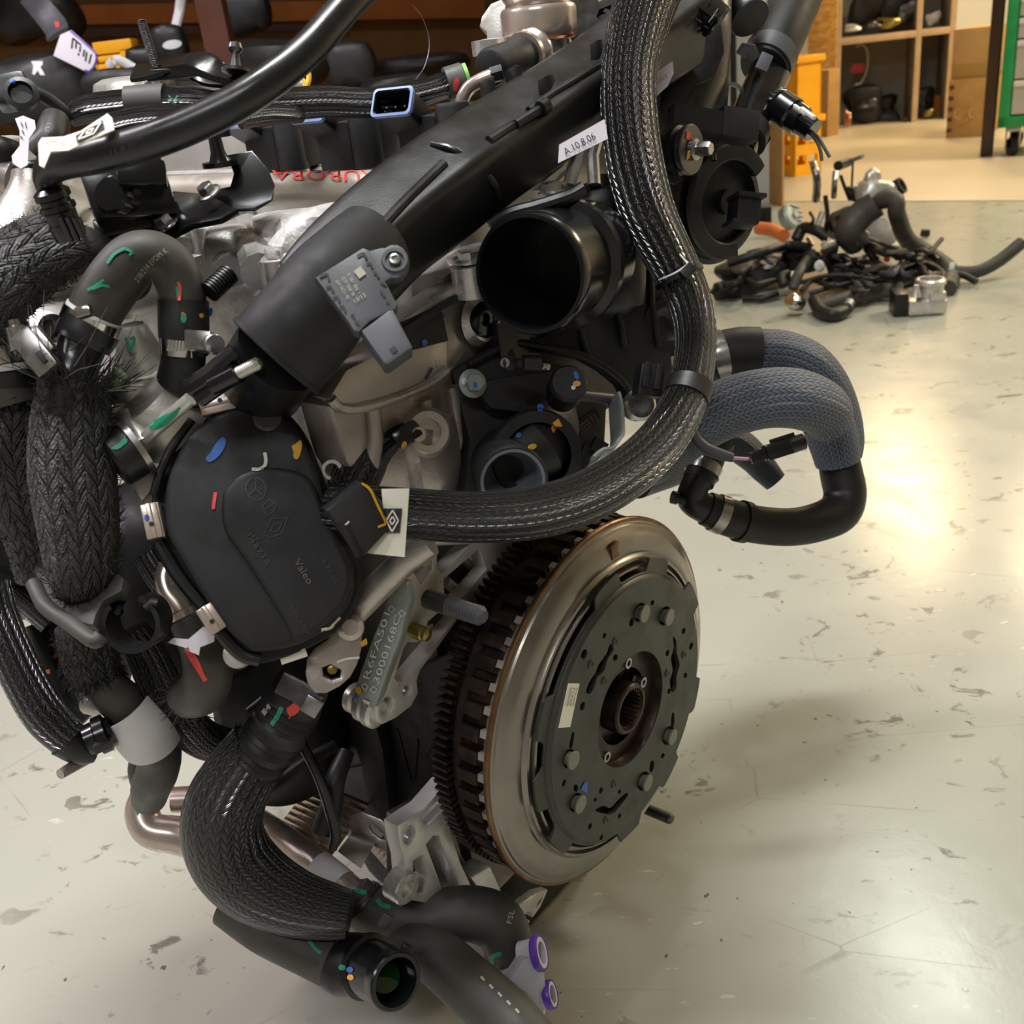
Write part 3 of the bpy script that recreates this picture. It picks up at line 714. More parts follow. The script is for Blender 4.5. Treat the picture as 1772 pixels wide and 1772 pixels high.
tag_ = mk('tag', prism(tg, n_ if n_.dot(CAMP - tg[0]) > 0 else -n_, 0.004, (), 0.001), 'paper_lilac', label='lilac paper tag with purple edge hanging at the left of the rack', category='tag')
strokes('border', [tag_], [[(122, 53), (144, 72), (166, 92)], [(167, 93), (166, 108), (156, 123), (146, 122)]], 4, 'purple', tag_)
strokes('lettering', [tag_], [[(126, 66), (124, 84)], [(126, 66), (140, 78)], [(132, 72), (131, 84)], [(139, 80), (138, 90)], [(136, 92), (136, 96)], [(146, 86), (144, 98)], [(150, 90), (148, 106)], [(158, 94), (154, 110)]], 3, 'ink', tag_)
yc = thing('crate', 'orange-yellow crate corner showing behind the lilac tag', 'crate', ry_(190, 120, 2.5))
for (u0, v0, u1, v1) in ((158, 74, 230, 88), (168, 98, 212, 104), (205, 84, 230, 104), (168, 112, 210, 124), (158, 84, 168, 124)):
    a = ry_(u0, v0, 2.5); b = ry_(u1, v1, 2.5); mk('rail', wbox(min(a.x, b.x), max(a.x, b.x), 2.5, 2.56, min(a.z, b.z), max(a.z, b.z), 0.003), 'crate', yc)
strip3('rod', [(314, -5, 2.45), (310, 22, 2.45), (303, 52, 2.43)], 0.011, 0.8, 'paper_grey', 'pale rod standing behind the headrest shaped part', 'rod')
strip3('rod', [(188, 116, 2.3), (205, 104, 2.3), (250, 130, 2.3)], 0.010, 0.8, 'paper_grey', 'pale rod lying before the yellow crate corner', 'rod')
# fine stray wire before the rack
wr = [P(u, v, 0.9) for u, v in ((712, 8), (728, 25), (740, 55), (743, 82), (735, 115), (718, 140))]
wr = [Vector(x) for x in catmull([tuple(p) for p in wr], 6)]
mk('wire', tube(wr, 0.0004, 6), 'steel_dark', label='single hair-thin wire arching up from the braided loom by the coils', category='wire')

# ================================================================ heap of engine parts on the floor, right
def pz(u, v, z): return fl(u, v, z)
def ptube(name, pts, rpx, mat, label, cat='hose', n=12, sub=5, group='parts heaped on the floor', caps=(True, True)):
    q = []
    for (u, v, z) in pts:
        p = pz(u, v, z); q.append((p.x, p.y, p.z, pxr(rpx, depth(p))))
    c = catmull(q, sub); return mk(name, tube([Vector(x[:3]) for x in c], [float(x[3]) for x in c], n, caps), mat, label=label, category=cat, group=group)
h = ptube('hose', [(1482, 420, 0.12), (1468, 400, 0.16), (1490, 372, 0.2), (1516, 352, 0.23)], 24, 'rubber', 'thick black hose rising to the peak of the parts heap')
h = ptube('hose', [(1510, 350, 0.23), (1548, 346, 0.24), (1552, 370, 0.2), (1570, 415, 0.1), (1606, 440, 0.05), (1645, 470, 0.02), (1640, 500, 0.02)], 15, 'rubber', 'long black hose running down the right flank of the heap')
h = ptube('hose', [(1645, 470, 0.03), (1690, 470, 0.03), (1728, 452, 0.05), (1768, 420, 0.09)], 11, 'rubber', 'black hose reaching out of the heap to the right')
mk('hose_clamp', lathe(pz(1646, 470, 0.03), (pz(1690, 470, 0.03) - pz(1646, 470, 0.03)), [(-0.004, 0.02), (-0.004, 0.026), (0.01, 0.026), (0.01, 0.02)], 20), 'galv', h)
ptube('hose', [(1642, 482, 0.02), (1665, 476, 0.03), (1690, 488, 0.015)], 6, 'rubber_dark', 'short thin hose lying under the one reaching right')
ptube('hose', [(1500, 430, 0.1), (1525, 460, 0.06), (1560, 466, 0.04), (1600, 458, 0.04), (1630, 474, 0.03), (1634, 500, 0.015)], 7, 'rubber_dark', 'thin black hose waving across the front right of the heap')
ptube('hose', [(1476, 428, 0.12), (1495, 415, 0.12), (1530, 430, 0.09), (1565, 445, 0.06)], 9, 'rubber_dark', 'black hose crossing the grey bracket in the heap')
ptube('hose', [(1418, 532, 0.02), (1460, 518, 0.03), (1510, 506, 0.03), (1560, 500, 0.03)], 13, 'rubber', 'straight thick hose lying along the front of the heap')
u_ = ptube('hose_elbow', [(1410, 520, 0.03), (1420, 538, 0.02), (1440, 545, 0.02), (1460, 538, 0.02), (1468, 528, 0.03)], 12, 'rubber_dark', 'short black U-shaped hose elbow at the very front of the heap')
ptube('pipe_end', [(1466, 531, 0.03), (1470, 524, 0.035)], 9, 'galv', 'grey pipe stub in the mouth of the U-shaped elbow', 'pipe')
ptube('hose', [(1372, 500, 0.04), (1384, 470, 0.08), (1405, 440, 0.1)], 9, 'rubber', 'black hose rising from the bright round cap into the heap')
ptube('hose', [(1356, 495, 0.04), (1352, 480, 0.06), (1366, 475, 0.06), (1372, 492, 0.03)], 8, 'rubber_dark', 'black hose curl standing left of the bright round cap')
ptube('hose', [(1240, 505, 0.03), (1290, 495, 0.03), (1345, 470, 0.04)], 16, 'plastic_matt', 'thick black duct lying at the left foot of the heap')
ptube('hose', [(1285, 516, 0.015), (1320, 516, 0.015), (1345, 508, 0.02)], 6, 'plastic', 'thin black tube on the floor at the left foot of the heap')
ptube('hose', [(1260, 455, 0.1), (1310, 440, 0.12), (1360, 425, 0.12), (1400, 428, 0.12)], 8, 'rubber_dark', 'black hose crossing the upper left of the heap')
ptube('hose', [(1378, 415, 0.13), (1390, 395, 0.16), (1412, 398, 0.16), (1430, 410, 0.14)], 10, 'rubber_dark', 'bent black hose under the silver pipes of the heap')
ptube('cable', [(1400, 392, 0.17), (1408, 380, 0.19), (1402, 368, 0.2)], 3, 'rubber_dark', 'thin black cable end sticking up left of the silver pipes', 'cable')
ptube('cable', [(1428, 415, 0.13), (1432, 375, 0.2), (1428, 338, 0.26)], 4, 'plastic', 'upright black cable by the first silver pipe', 'cable')
ptube('cable', [(1434, 380, 0.2), (1440, 400, 0.16), (1448, 405, 0.14)], 3, 'plastic', 'short black cable end under the silver pipes', 'cable')
ptube('cable', [(1455, 305, 0.32), (1462, 325, 0.28), (1470, 345, 0.24)], 3, 'plastic', 'short black cable leaning right of the second silver pipe', 'cable')
ptube('cable', [(1400, 508, 0.03), (1460, 492, 0.05), (1530, 480, 0.05), (1600, 486, 0.03)], 4, 'plastic', 'long black cable lying low across the front of the heap', 'cable')
ptube('cable', [(1380, 490, 0.05), (1440, 476, 0.07), (1500, 482, 0.06), (1560, 492, 0.03)], 4, 'rubber_dark', 'black cable running above the straight thick hose', 'cable')
ptube('silver_pipe', [(1408, 284, 0.36), (1412, 300, 0.34), (1414, 320, 0.3), (1412, 345, 0.25)], 7, 'steel', 'bent silver pipe standing at the left peak of the heap', 'pipe')
ptube('silver_pipe', [(1446, 298, 0.33), (1444, 320, 0.3), (1443, 340, 0.26)], 5, 'steel', 'straight silver pipe standing right of the bent one', 'pipe')
ptube('silver_pipe', [(1424, 368, 0.2), (1416, 388, 0.17), (1412, 395, 0.16)], 6, 'alu_pale', 'white pipe leaning below the silver pipes', 'pipe')
ptube('silver_pipe', [(1398, 412, 0.13), (1406, 425, 0.11)], 4, 'steel', 'short silver tube lying in the middle of the heap', 'pipe')
st = ptube('sensor_stalk', [(1474, 324, 0.28), (1475, 300, 0.32), (1476, 280, 0.36)], 2, 'steel_dark', 'thin stalk carrying a sensor above the heap', 'sensor')
mk('sensor_head', tube([pz(1450, 287, 0.36), pz(1468, 280, 0.36)], pxr(7, 3.3), 12), 'plastic', st)
mk('sensor_tip', tube([pz(1468, 280, 0.36), pz(1493, 270, 0.38)], pxr(3, 3.3), 10), 'galv', st)
c = pz(1366, 376, 0.065); rr = pxr(22, depth(c)); ax = (ROT @ Vector((0.55, -0.15, -0.8)))
al = thing('alternator', 'grey ribbed round alternator housing at the back left of the heap', 'alternator', c, 'parts heaped on the floor')
mk('housing', lathe(c - ax * rr * 0.5, ax, [(0, 0), (0, rr * 0.75), (rr * 0.2, rr), (rr * 0.8, rr), (rr * 1.0, rr * 0.85), (rr * 1.05, rr * 0.3), (rr * 1.2, rr * 0.28), (rr * 1.2, 0)], 28), 'galv', al)
y_ = ax.orthogonal().normalized(); z_ = ax.cross(y_)
for k in range(-2, 3): mk('rib', obox(c + ax * rr * 0.52 + ROT @ Vector((0, k * rr * 0.33, 0)), ROT @ Vector((1, 0.15, 0.3)), ROT @ Vector((0, 1, 0)), ax, rr * 1.5 * math.cos(k * 0.45), rr * 0.12, rr * 0.18, rr * 0.03), 'galv', al)
mk('connector', obox(pz(1320, 375, 0.13), Vector((1, 0, 0)), Vector((0, 1, 0)), Vector((0, 0, 1)), 0.05, 0.05, 0.07, 0.006), 'plastic', al)
ptube('solenoid', [(1312, 395, 0.12), (1335, 398, 0.12), (1356, 408, 0.12)], 11, 'orange_plastic', 'orange cylinder lying before the ribbed alternator', 'solenoid')
c = pz(1372, 521, 0.045); r_ = pxr(15, depth(c)); ax = ROT @ Vector((-0.55, 0.05, -0.83))
cp = thing('thermostat_cap', 'bright round chrome cap with black collar at the front of the heap', 'engine part', c, 'parts heaped on the floor')
mk('cap', lathe(c - ax * r_ * 0.4, ax, [(0, 0), (0, r_), (r_ * 0.5, r_), (r_ * 0.9, r_ * 0.8), (r_ * 1.05, r_ * 0.4), (r_ * 1.08, 0)], 24), 'chrome', cp)
mk('collar', lathe(c - ax * r_ * 2.0, ax, [(0, 0), (0, r_ * 0.9), (r_ * 1.5, r_ * 0.95), (r_ * 1.5, 0)], 20), 'plastic', cp)
# throttle body with square flange at the right foot
c = pz(1590, 540, 0.0); d = depth(c); k = d / FPX
th = thing('throttle_body', 'square grey aluminium throttle body lying at the right foot of the heap', 'throttle body', c, 'parts heaped on the floor')
X = Vector((0.98, -0.2, 0)).normalized(); Y = Vector((0.2, 0.98, 0)).normalized(); Zv = Vector((0, 0, 1))
mk('flange', join(obox(c + X * 8 * k + Zv * 14 * k, X, Y, Zv, 62 * k, 60 * k, 24 * k, 4 * k), obox(c + X * 24 * k + Zv * 32 * k, X, Y, Zv, 26 * k, 56 * k, 14 * k, 3 * k)), 'alu_mach', th)
mk('bore', lathe(c + X * 16 * k + Zv * 24 * k, Zv, [(0, 0), (0, 22 * k), (22 * k, 22 * k), (24 * k, 25 * k), (31 * k, 25 * k), (33 * k, 22 * k), (33 * k, 19 * k), (6 * k, 19 * k), (6 * k, 0)], 32), 'alu_mach', th)
mk('motor_cover', obox(c - X * 34 * k + Zv * 20 * k, X, Y, Zv, 24 * k, 52 * k, 40 * k, 4 * k), 'plastic', th)
mk('boss', lathe(c - X * 12 * k - Y * 26 * k + Zv * 34 * k, Zv, [(0, 0), (0, 10 * k), (10 * k, 6 * k), (20 * k, 4 * k), (20 * k, 0)], 16), 'alu_pale', th)
# light coloured casting on top of the heap
c = pz(1520, 328, 0.26); d = depth(c)
tp = thing('valve_casting', 'pale casting with black opening and red cap on the peak of the heap', 'engine part', c, 'parts heaped on the floor')
mk('casting', join(lump(c, 0.06, 0.05, 0.03, 51, 0.25), lump(c + Vector((-0.02, 0, 0.035)), 0.025, 0.02, 0.022, 52, 0.2)), 'alu_pale', tp)
mk('outlet', lathe(c + Vector((0.045, -0.02, 0)), ROT @ Vector((0.6, -0.3, -0.7)), [(0, 0), (0, 0.024), (0.02, 0.024), (0.02, 0.017), (0.005, 0.017), (0.005, 0)], 20), 'plastic', tp)
mk('cap', lathe(c + Vector((0.01, -0.04, -0.025)), Vector((0.3, -1, 0.2)), [(0, 0), (0, 0.018), (0.02, 0.018), (0.022, 0.01), (0.022, 0)], 16), 'red', tp)
def heap(name, u, v, z, w, h, mat, seed, label, amp=0.3, cat='engine part'):
    c = pz(u, v, z); d = depth(c); return mk(name, lump(c, pxr(w / 2, d), pxr(w / 2, d) * 0.8, pxr(h / 2, d), seed, amp, 10), mat, label=label, category=cat, group='parts heaped on the floor')
o_, n_ = planar([(1508, 375), (1534, 378), (1552, 410), (1548, 425), (1510, 425), (1492, 412)], (pz(1520, 420, 0.06), ROT @ Vector((0.1, -0.3, -0.95))))
br = mk('bracket', prism(o_, n_ if n_.dot(CAMP - o_[0]) > 0 else -n_, 0.03, (), 0.004), 'plastic_grey', label='grey bracket plate leaning under the black hoses of the heap', category='bracket', group='parts heaped on the floor')
heap('connector_block', 1487, 336, 0.25, 40, 22, 'plastic', 53, 'black connector block with bright pins beside the pale casting')
heap('valve', 1437, 440, 0.1, 32, 44, 'steel_dark', 54, 'greenish grey valve in the middle of the heap')
heap('valve', 1432, 423, 0.14, 22, 12, 'alu_pale', 55, 'white cap on the grey valve in the middle of the heap')
heap('manifold_part', 1300, 470, 0.05, 110, 36, 'black_deep', 56, 'dark manifold part at the left of the heap')
heap('manifold_part', 1335, 448, 0.07, 80, 34, 'black_deep', 57, 'dark part behind the thick duct at the left of the heap')
heap('manifold_part', 1390, 450, 0.07, 60, 40, 'black_deep', 58, 'dark lumpy part in the centre of the heap')
heap('manifold_part', 1480, 470, 0.05, 100, 40, 'black_deep', 59, 'dark tangle lump at the centre right of the heap')
heap('manifold_part', 1560, 476, 0.03, 80, 30, 'black_deep', 60, 'dark lump between waving hose and throttle body')
heap('manifold_part', 1460, 385, 0.14, 60, 50, 'steel_dark', 61, 'grey metal lump below the silver pipes')
heap('connector', 1352, 430, 0.11, 26, 12, 'paper_grey', 62, 'pale connector lying on the left of the heap')
heap('connector', 1418, 460, 0.09, 18, 20, 'paper_grey', 63, 'pale clip hanging at the centre of the heap')
heap('connector', 1332, 460, 0.08, 20, 10, 'paper_grey', 64, 'small grey clip above the thick duct')
heap('connector', 1376, 474, 0.07, 16, 10, 'paper', 65, 'cream clip above the black hose curl')
heap('connector', 1556, 428, 0.06, 24, 14, 'paper', 66, 'cream plug lying by the right flank hose of the heap')
heap('connector', 1618, 474, 0.03, 14, 9, 'paper', 67, 'cream clip just above the throttle body bore')
heap('connector', 1602, 402, 0.02, 16, 14, 'plastic', 68, 'black plug standing out behind the right flank hose')
heap('connector', 1494, 405, 0.13, 18, 9, 'paper', 69, 'cream plug below the thick hose at the heap peak')
heap('connector', 1535, 449, 0.06, 12, 9, 'red', 70, 'tiny red plug among the hoses of the heap')
for i in range(26):
    rnd = random.Random(900 + i); u, v = rnd.uniform(1255, 1600), rnd.uniform(420, 500); z = 0.02 + (510 - v) / 90 * 0.09
    a = rnd.uniform(-1, 1); pts = [(u - 26, v + a * 14, z), (u - 6, v + rnd.uniform(-12, 12), z + 0.02), (u + 10, v + rnd.uniform(-8, 8), z + 0.01), (u + 30, v - a * 14, z)]
    ptube('cable', pts, rnd.uniform(2.5, 7), rnd.choice(['rubber_dark', 'plastic', 'rubber_dark', 'plastic_grey']), 'short dark cable scrap tangled in the heap on the floor', 'cable', 8, 5, 'cable scraps in the heap')
# ================================================================ the engine
eng = thing('engine', 'partly stripped aluminium car engine with black plastic ducts and sensors, standing on the workshop floor', 'engine', E(-0.24, 0.02, -0.2965))
def fp(u, v, d, a, b, c): return (P(u, v, d), en(a, b, c))
def reach(p, ax, u):
    lo, hi = 0.0, 0.6
    f = lambda t: (lambda c: 886 + FPX * c.x / c.z)(ROT.transposed() @ (p + ax * t - CAMP)) - u
    s = 1 if f(hi) > f(lo) else -1
    for _ in range(40):
        m = (lo + hi) / 2
        if f(m) * s < 0: lo = m
        else: hi = m
    return lo
def EP(name, *shapes, mat='plastic', parent=None, **kw): return mk(name, join(*shapes), mat, parent or eng, **kw)
# ---------------- block, head, sump
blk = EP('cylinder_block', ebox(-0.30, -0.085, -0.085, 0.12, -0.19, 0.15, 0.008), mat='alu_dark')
EP('sump', ebox(-0.29, -0.10, -0.05, 0.10, -0.29, -0.19, 0.02), ebox(-0.33, -0.18, -0.02, 0.08, -0.2965, -0.28, 0.004), mat='plastic_matt')
head = EP('cylinder_head', ebox(-0.43, -0.08, -0.09, 0.13, 0.15, 0.285, 0.006), mat='alu')
# bell housing flange with its open webs (upper side)
FA = ('a', -0.060)
fl_out = [(700, 955), (730, 938), (905, 934), (880, 975), (850, 1000), (838, 1030), (822, 1058), (800, 1062), (762, 1115), (728, 1160), (722, 1178), (724, 1200), (712, 1222), (685, 1243), (662, 1254), (652, 1246), (650, 1225), (662, 1185), (690, 1100), (712, 1040), (705, 1000)]
holes = [[(714, 985), (746, 948), (748, 985), (728, 1011)], [(757, 945), (815, 942), (765, 992), (757, 985)], [(768, 1003), (830, 950), (842, 985), (806, 1028), (786, 1042), (770, 1030)],
         [(683, 1174), (699, 1123), (706, 1112), (723, 1112), (737, 1095), (741, 1076), (760, 1060), (790, 1058), (790, 1070), (712, 1164), (700, 1177), (690, 1180)],
         circ_px(670, 1222, 10, 17, 0.3), circ_px(705, 1195, 7, 11, 0.3)]
flg = EP('bell_housing_flange', pprism(fl_out, FA, 0.012, holes, 0.0012, 0), mat='alu_face')
EP('knuckle', *[lathe(onE(u, v, 'a', -0.064 - k * 0.012), -EA, [(0, 0), (0, 0.0085), (0.002, 0.0105), (0.007, 0.0105), (0.009, 0.0085), (0.009, 0)], 20, EB) for k, (u, v) in enumerate(((655, 1236), (640, 1226), (624, 1212)))], mat='alu_pale')
# galvanised stamped lug
GPL = fp(660, 1120, 0.640, 0.30, -0.88, 0.35)
gal = EP('stamped_lug', pprism([(676, 1006), (703, 1006), (708, 1040), (694, 1100), (668, 1172), (650, 1224), (636, 1222), (615, 1205), (614, 1188), (640, 1115), (668, 1045)], GPL, 0.010, (), 0.0022), mat='galv', label='galvanised lug stamped with two lines of letters')
lettering('lettering', [gal], 'R6FA501', (638, 1178), (676, 1062), 11, 'paper_grey', gal)
lettering('lettering', [gal], '3000168C', (655, 1185), (695, 1066), 11, 'paper_grey', gal)
def diamond(u, v, s): return [(u, v - s), (u + s, v), (u, v + s), (u - s, v), (u, v - s)]
for u, v in ((678, 1054), (696, 1061), (632, 1188), (647, 1193)):
    strokes('diamond_mark', [gal], [[p, q] for p, q in zip(diamond(u, v, 6)[:-1], diamond(u, v, 6)[1:])], 1.6, 'paper_grey', gal)
patch('paint_mark', [gal], circ_px(620, 1194, 6, 6), 'yellow_paint', gal, 0)
patch('paint_mark', [gal], circ_px(616, 1207, 5, 4), 'blue_paint', gal, 0)
strokes('paint_mark', [gal], [[(628, 1212), (640, 1217)]], 5, 'white_paint', gal)
# studs, bolts
p = onE(736, 1035, 'a', -0.062); t1 = reach(p, EA, 778); t2 = reach(p, EA, 834)
EP('stud', tube([p, p + EA * t1], 0.0066, 20), mat='steel_dark')
EP('stud_thread', thread(p + EA * t1, EA, 0.0066, t2 - t1, 0.0024), mat='plastic_grey')
p = onE(714, 1090, 'a', -0.060); t2 = reach(p, EA, 740)
EP('dowel_bolt', lathe(p, EA, [(-0.004, 0.0052), (t2 * 0.75, 0.0052), (t2 * 0.8, 0.0044), (t2, 0.0042), (t2 * 1.08, 0.002), (t2 * 1.08, 0)], 20), mat='brass')
p = onE(1108, 1396, 'a', -0.03); t2 = reach(p, EA, 1158)
EP('dowel_pin', tube([E(-0.03, 0.126, -0.2266) - EA * 0.05, E(-0.03, 0.126, -0.2266)], 0.0055, 16), lathe(E(-0.03, 0.126, -0.2266), EA, [(0, 0.0055), (0.002, 0.004), (0.002, 0)], 16), mat='steel_dark')
# rust coloured and dark castings behind the webs
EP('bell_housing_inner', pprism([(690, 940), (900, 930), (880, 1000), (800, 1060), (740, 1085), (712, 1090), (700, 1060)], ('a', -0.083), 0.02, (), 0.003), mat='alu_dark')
EP('casting_rib', *[tube([onE(*q, 'a', -0.078) for q in l], 0.004, 10) for l in ([(790, 955), (826, 985), (845, 1000)], [(800, 1035), (850, 1015)], [(770, 1005), (800, 1030)])], mat='alu_pale')
# black side cover with thin ribs
SC = ('b', -0.100)
scv = EP('side_cover', pprism([(540, 1200), (610, 1215), (700, 1170), (800, 1120), (800, 1300), (772, 1380), (690, 1425), (640, 1420), (560, 1350)], SC, 0.012, (), 0.002), mat='plastic_matt')
for l in ([(636, 1240), (652, 1330), (672, 1410)], [(668, 1265), (686, 1340), (692, 1402)], [(688, 1260), (712, 1352)], [(724, 1280), (718, 1350)], [(775, 1240), (738, 1310)], [(600, 1330), (636, 1322)]):
    EP('rib', tube([onE(*q, *SC) + EB * -0.0005 for q in l], 0.0009, 8), mat='plastic_matt', parent=scv)
EP('cover_edge', pprism([(598, 1232), (640, 1222), (662, 1300), (676, 1420), (640, 1422), (625, 1330)], ('b', -0.112), 0.012, (), 0.002), mat='plastic_matt')
pth = [P(u, v, 0.73) for u, v in ((690, 1188), (730, 1172), (765, 1180), (790, 1196))]
EP('seal_ring', tube([Vector(x) for x in catmull([tuple(q) for q in pth], 5)], 0.005, 12), mat='rubber_dark')
# ---------------- lower flange with ears and slots
lo_out = [(688, 1430), (705, 1418), (735, 1398), (772, 1355), (774, 1395), (782, 1445), (798, 1495), (818, 1538), (845, 1545), (870, 1560), (800, 1575), (720, 1560), (690, 1556), (690, 1535), (702, 1522), (700, 1490), (692, 1460)]
lo_h = [circ_px(709, 1445, 10, 17, 0.25), [(729, 1412), (762, 1383), (771, 1398), (741, 1428), (734, 1424)], [(738, 1462), (750, 1447), (760, 1447), (768, 1475), (788, 1520), (803, 1548), (770, 1550), (752, 1500)], [(716, 1490), (732, 1480), (742, 1520), (735, 1545), (722, 1545), (716, 1520)]]
EP('lower_flange', pprism(lo_out, ('a', -0.058), 0.014, lo_h, 0.0014), mat='alu_face')
EP('flange_ear', lathe(onE(704, 1538, 'a', -0.055), EA, [(-0.012, 0.012), (0, 0.012), (0.001, 0.011), (0.001, 0.0065), (-0.01, 0.0065), (-0.01, 0)], 24), mat='alu_mach')
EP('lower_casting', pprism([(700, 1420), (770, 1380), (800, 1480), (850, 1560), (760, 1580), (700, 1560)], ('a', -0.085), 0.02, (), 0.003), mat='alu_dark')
EP('lower_casting', pprism([(815, 1520), (850, 1500), (870, 1545), (838, 1552)], ('a', -0.062), 0.02, (), 0.003), mat='alu')
EP('foot_flange', pprism([(862, 1600), (908, 1560), (930, 1545), (948, 1540), (935, 1570), (905, 1610), (880, 1625)], ('a', -0.075), 0.008, [circ_px(915, 1586, 7, 8), [(932, 1560), (942, 1548), (936, 1562), (926, 1574)]], 0.001), mat='alu_mach')
# ---------------- corrugated heat shield
def corr(c00, c10, c11, c01, d0, d1, n, amp):
    V = []; F = []; m = n * 6
    for i in range(m + 1):
        s = i / m
        for j in range(9):
            t = j / 8
            u = (c00[0] * (1 - s) + c10[0] * s) * (1 - t) + (c01[0] * (1 - s) + c11[0] * s) * t; v = (c00[1] * (1 - s) + c10[1] * s) * (1 - t) + (c01[1] * (1 - s) + c11[1] * s) * t
            d = (d0 + (d1 - d0) * t) + amp * math.cos(2 * math.pi * n * s) + 0.02 * (2 * t - 1) ** 2
            V.append(P(u, v, d))
    for i in range(m):
        for j in range(8): F.append([i * 9 + j, (i + 1) * 9 + j, (i + 1) * 9 + j + 1, i * 9 + j + 1])
    return V, F, None
shd = EP('heat_shield', corr((545, 1350), (480, 1430), (575, 1480), (640, 1390), 0.82, 0.80, 9, 0.0018), corr((640, 1470), (700, 1540), (735, 1490), (668, 1440), 0.80, 0.78, 10, 0.0016), mat='steel_pipe', label='corrugated metal heat shield')
brk = EP('slotted_bracket', pprism([(604, 1412), (625, 1404), (660, 1418), (680, 1440), (683, 1462), (674, 1476), (646, 1464), (608, 1446)], fp(640, 1440, 0.765, 0.5, -0.6, 0.5), 0.004, [[(638, 1428), (645, 1427), (662, 1443), (666, 1453), (658, 1452), (644, 1440)]], 0.001), pprism([(606, 1446), (646, 1464), (624, 1504), (584, 1474)], fp(615, 1470, 0.762, 0.3, -0.9, -0.1), 0.004, (), 0.001), mat='alu_pink', label='pinkish steel bracket with a slot')
# ---------------- rear of the head: pinkish casting column with ledge, bosses
hp = EP('head_rear_casting', pprism([(574, 705), (600, 650), (690, 590), (770, 545), (768, 480), (800, 452), (850, 430), (880, 470), (880, 640), (800, 680), (806, 760), (818, 870), (700, 880), (640, 860), (600, 800)], ('a', -0.062), 0.03, (), 0.004), mat='alu_pink')
lp_ = [onE(u, v, 'a', -0.052) for u, v in ((573, 690), (585, 704), (612, 708), (650, 700), (700, 683), (745, 662), (772, 640))]
EP('casting_ledge', tube([Vector(x) for x in catmull([tuple(q) for q in lp_], 5)], 0.0032, 12), pprism([(570, 690), (600, 640), (700, 588), (775, 590), (776, 640), (700, 690), (612, 712)], ('a', -0.052), 0.016, (), 0.003), mat='alu_pink', parent=hp)
for l in ([(780, 668), (796, 760), (806, 850)], [(735, 690), (740, 720), (770, 760)], [(645, 705), (650, 760), (640, 830)], [(770, 720), (785, 800), (790, 850)]):
    EP('casting_rib', tube([onE(*q, 'a', -0.060) for q in l], 0.005, 12), mat='alu_pink', parent=hp)
EP('casting_bulge', lump(onE(745, 800, 'a', -0.062), 0.025, 0.012, 0.03, 81, 0.15, 12, (EB, EA, EC)), mat='alu_pink', parent=hp)
mk('seam_mark', stroke_shape([hp, bpy.data.objects['casting_ledge']], [(736, 656), (748, 636)], 3.2), 'ink', hp)
EP('gasket_recess', pprism([(692, 560), (763, 526), (777, 590), (718, 606)], ('a', -0.049), 0.006, (), 0.001), mat='plastic_matt')
patch('paint_mark', [bpy.data.objects['gasket_recess']], circ_px(734, 593, 5, 6), 'blue_paint', bpy.data.objects['gasket_recess'], 0)
bs = EP('boss', lathe(onE(830, 552, 'a', -0.058), EA, [(0, 0.018), (0.006, 0.014), (0.006, 0.012), (0.002, 0.012), (0.002, 0)], 28), mat='alu')
EP('star_plug', lathe(onE(830, 552, 'a', -0.055), EA, [(0, 0.0115), (0.004, 0.0115), (0.005, 0.0095), (0.005, 0.0045), (0.002, 0.004), (0.002, 0)], 24), mat='plastic_gloss', parent=bs)
sk = EP('knock_sensor_seat', lathe(onE(735, 748, 'a', -0.058), en(0.8, -0.45, 0.3), [(0, 0.017), (0.008, 0.015), (0.010, 0.013), (0.010, 0.0085), (0.004, 0.0085), (0.004, 0)], 28), mat='alu')
# strip of the cam cover edge and gasket
EP('cam_cover_edge', pprism([(686, 562), (770, 505), (822, 478), (810, 448), (838, 428), (962, 392), (965, 430), (905, 450), (850, 478), (835, 500), (770, 530), (700, 575)], ('a', -0.05), 0.02, (), 0.002), mat='alu_mach')
EP('gasket', pprism([(690, 572), (770, 522), (818, 498), (822, 510), (770, 535), (700, 582)], ('a', -0.047), 0.006, (), 0.0008), mat='plastic_matt')
for u, v in ((812, 438), (957, 335), (808, 662)): pass
for u, v, r in ((811, 440, 0.0062),): EP('bolt', hexhead(onE(u, v + 14, 'a', -0.045), EC, r), lathe(onE(u, v + 16, 'a', -0.045) - EC * 0.02, EC, [(0, 0.012), (0.019, 0.0115), (0.02, 0)], 24), mat='alu_mach')
# ---------------- top of the head: rough casting, bosses and bolts
tops = EP('cam_carrier', ebox(-0.43, -0.13, -0.10, 0.03, 0.20, 0.325, 0.012), lump(P(440, 432, 0.64), 0.032, 0.02, 0.018, 91, 0.22, 12), lump(P(520, 408, 0.63), 0.034, 0.025, 0.016, 92, 0.22, 12), lump(P(600, 402, 0.60), 0.04, 0.03, 0.016, 93, 0.2, 12), lump(P(370, 425, 0.68), 0.03, 0.03, 0.02, 94, 0.25, 12), mat='alu_rough')
EP('web', *[tube([P(a_, b_, d_), P(c_, e_, d2)], r, 10) for a_, b_, d_, c_, e_, d2, r in ((505, 395, 0.61, 512, 470, 0.58, 0.010), (535, 408, 0.60, 560, 440, 0.57, 0.012), (430, 400, 0.65, 450, 470, 0.60, 0.012), (390, 390, 0.67, 400, 470, 0.62, 0.011), (575, 400, 0.59, 600, 430, 0.56, 0.010), (340, 400, 0.7, 352, 470, 0.66, 0.012))], mat='alu', parent=tops)
for u, v, d in ((478, 448, 0.585), (352, 392, 0.655)):
    q = P(u, v, d); EP('bolt', lathe(q - EC * 0.022, EC, [(0, 0.011), (0.022, 0.010), (0.022, 0)], 24), hexhead(q, en(0.15, -0.2, 1), 0.0058), mat='alu_mach')
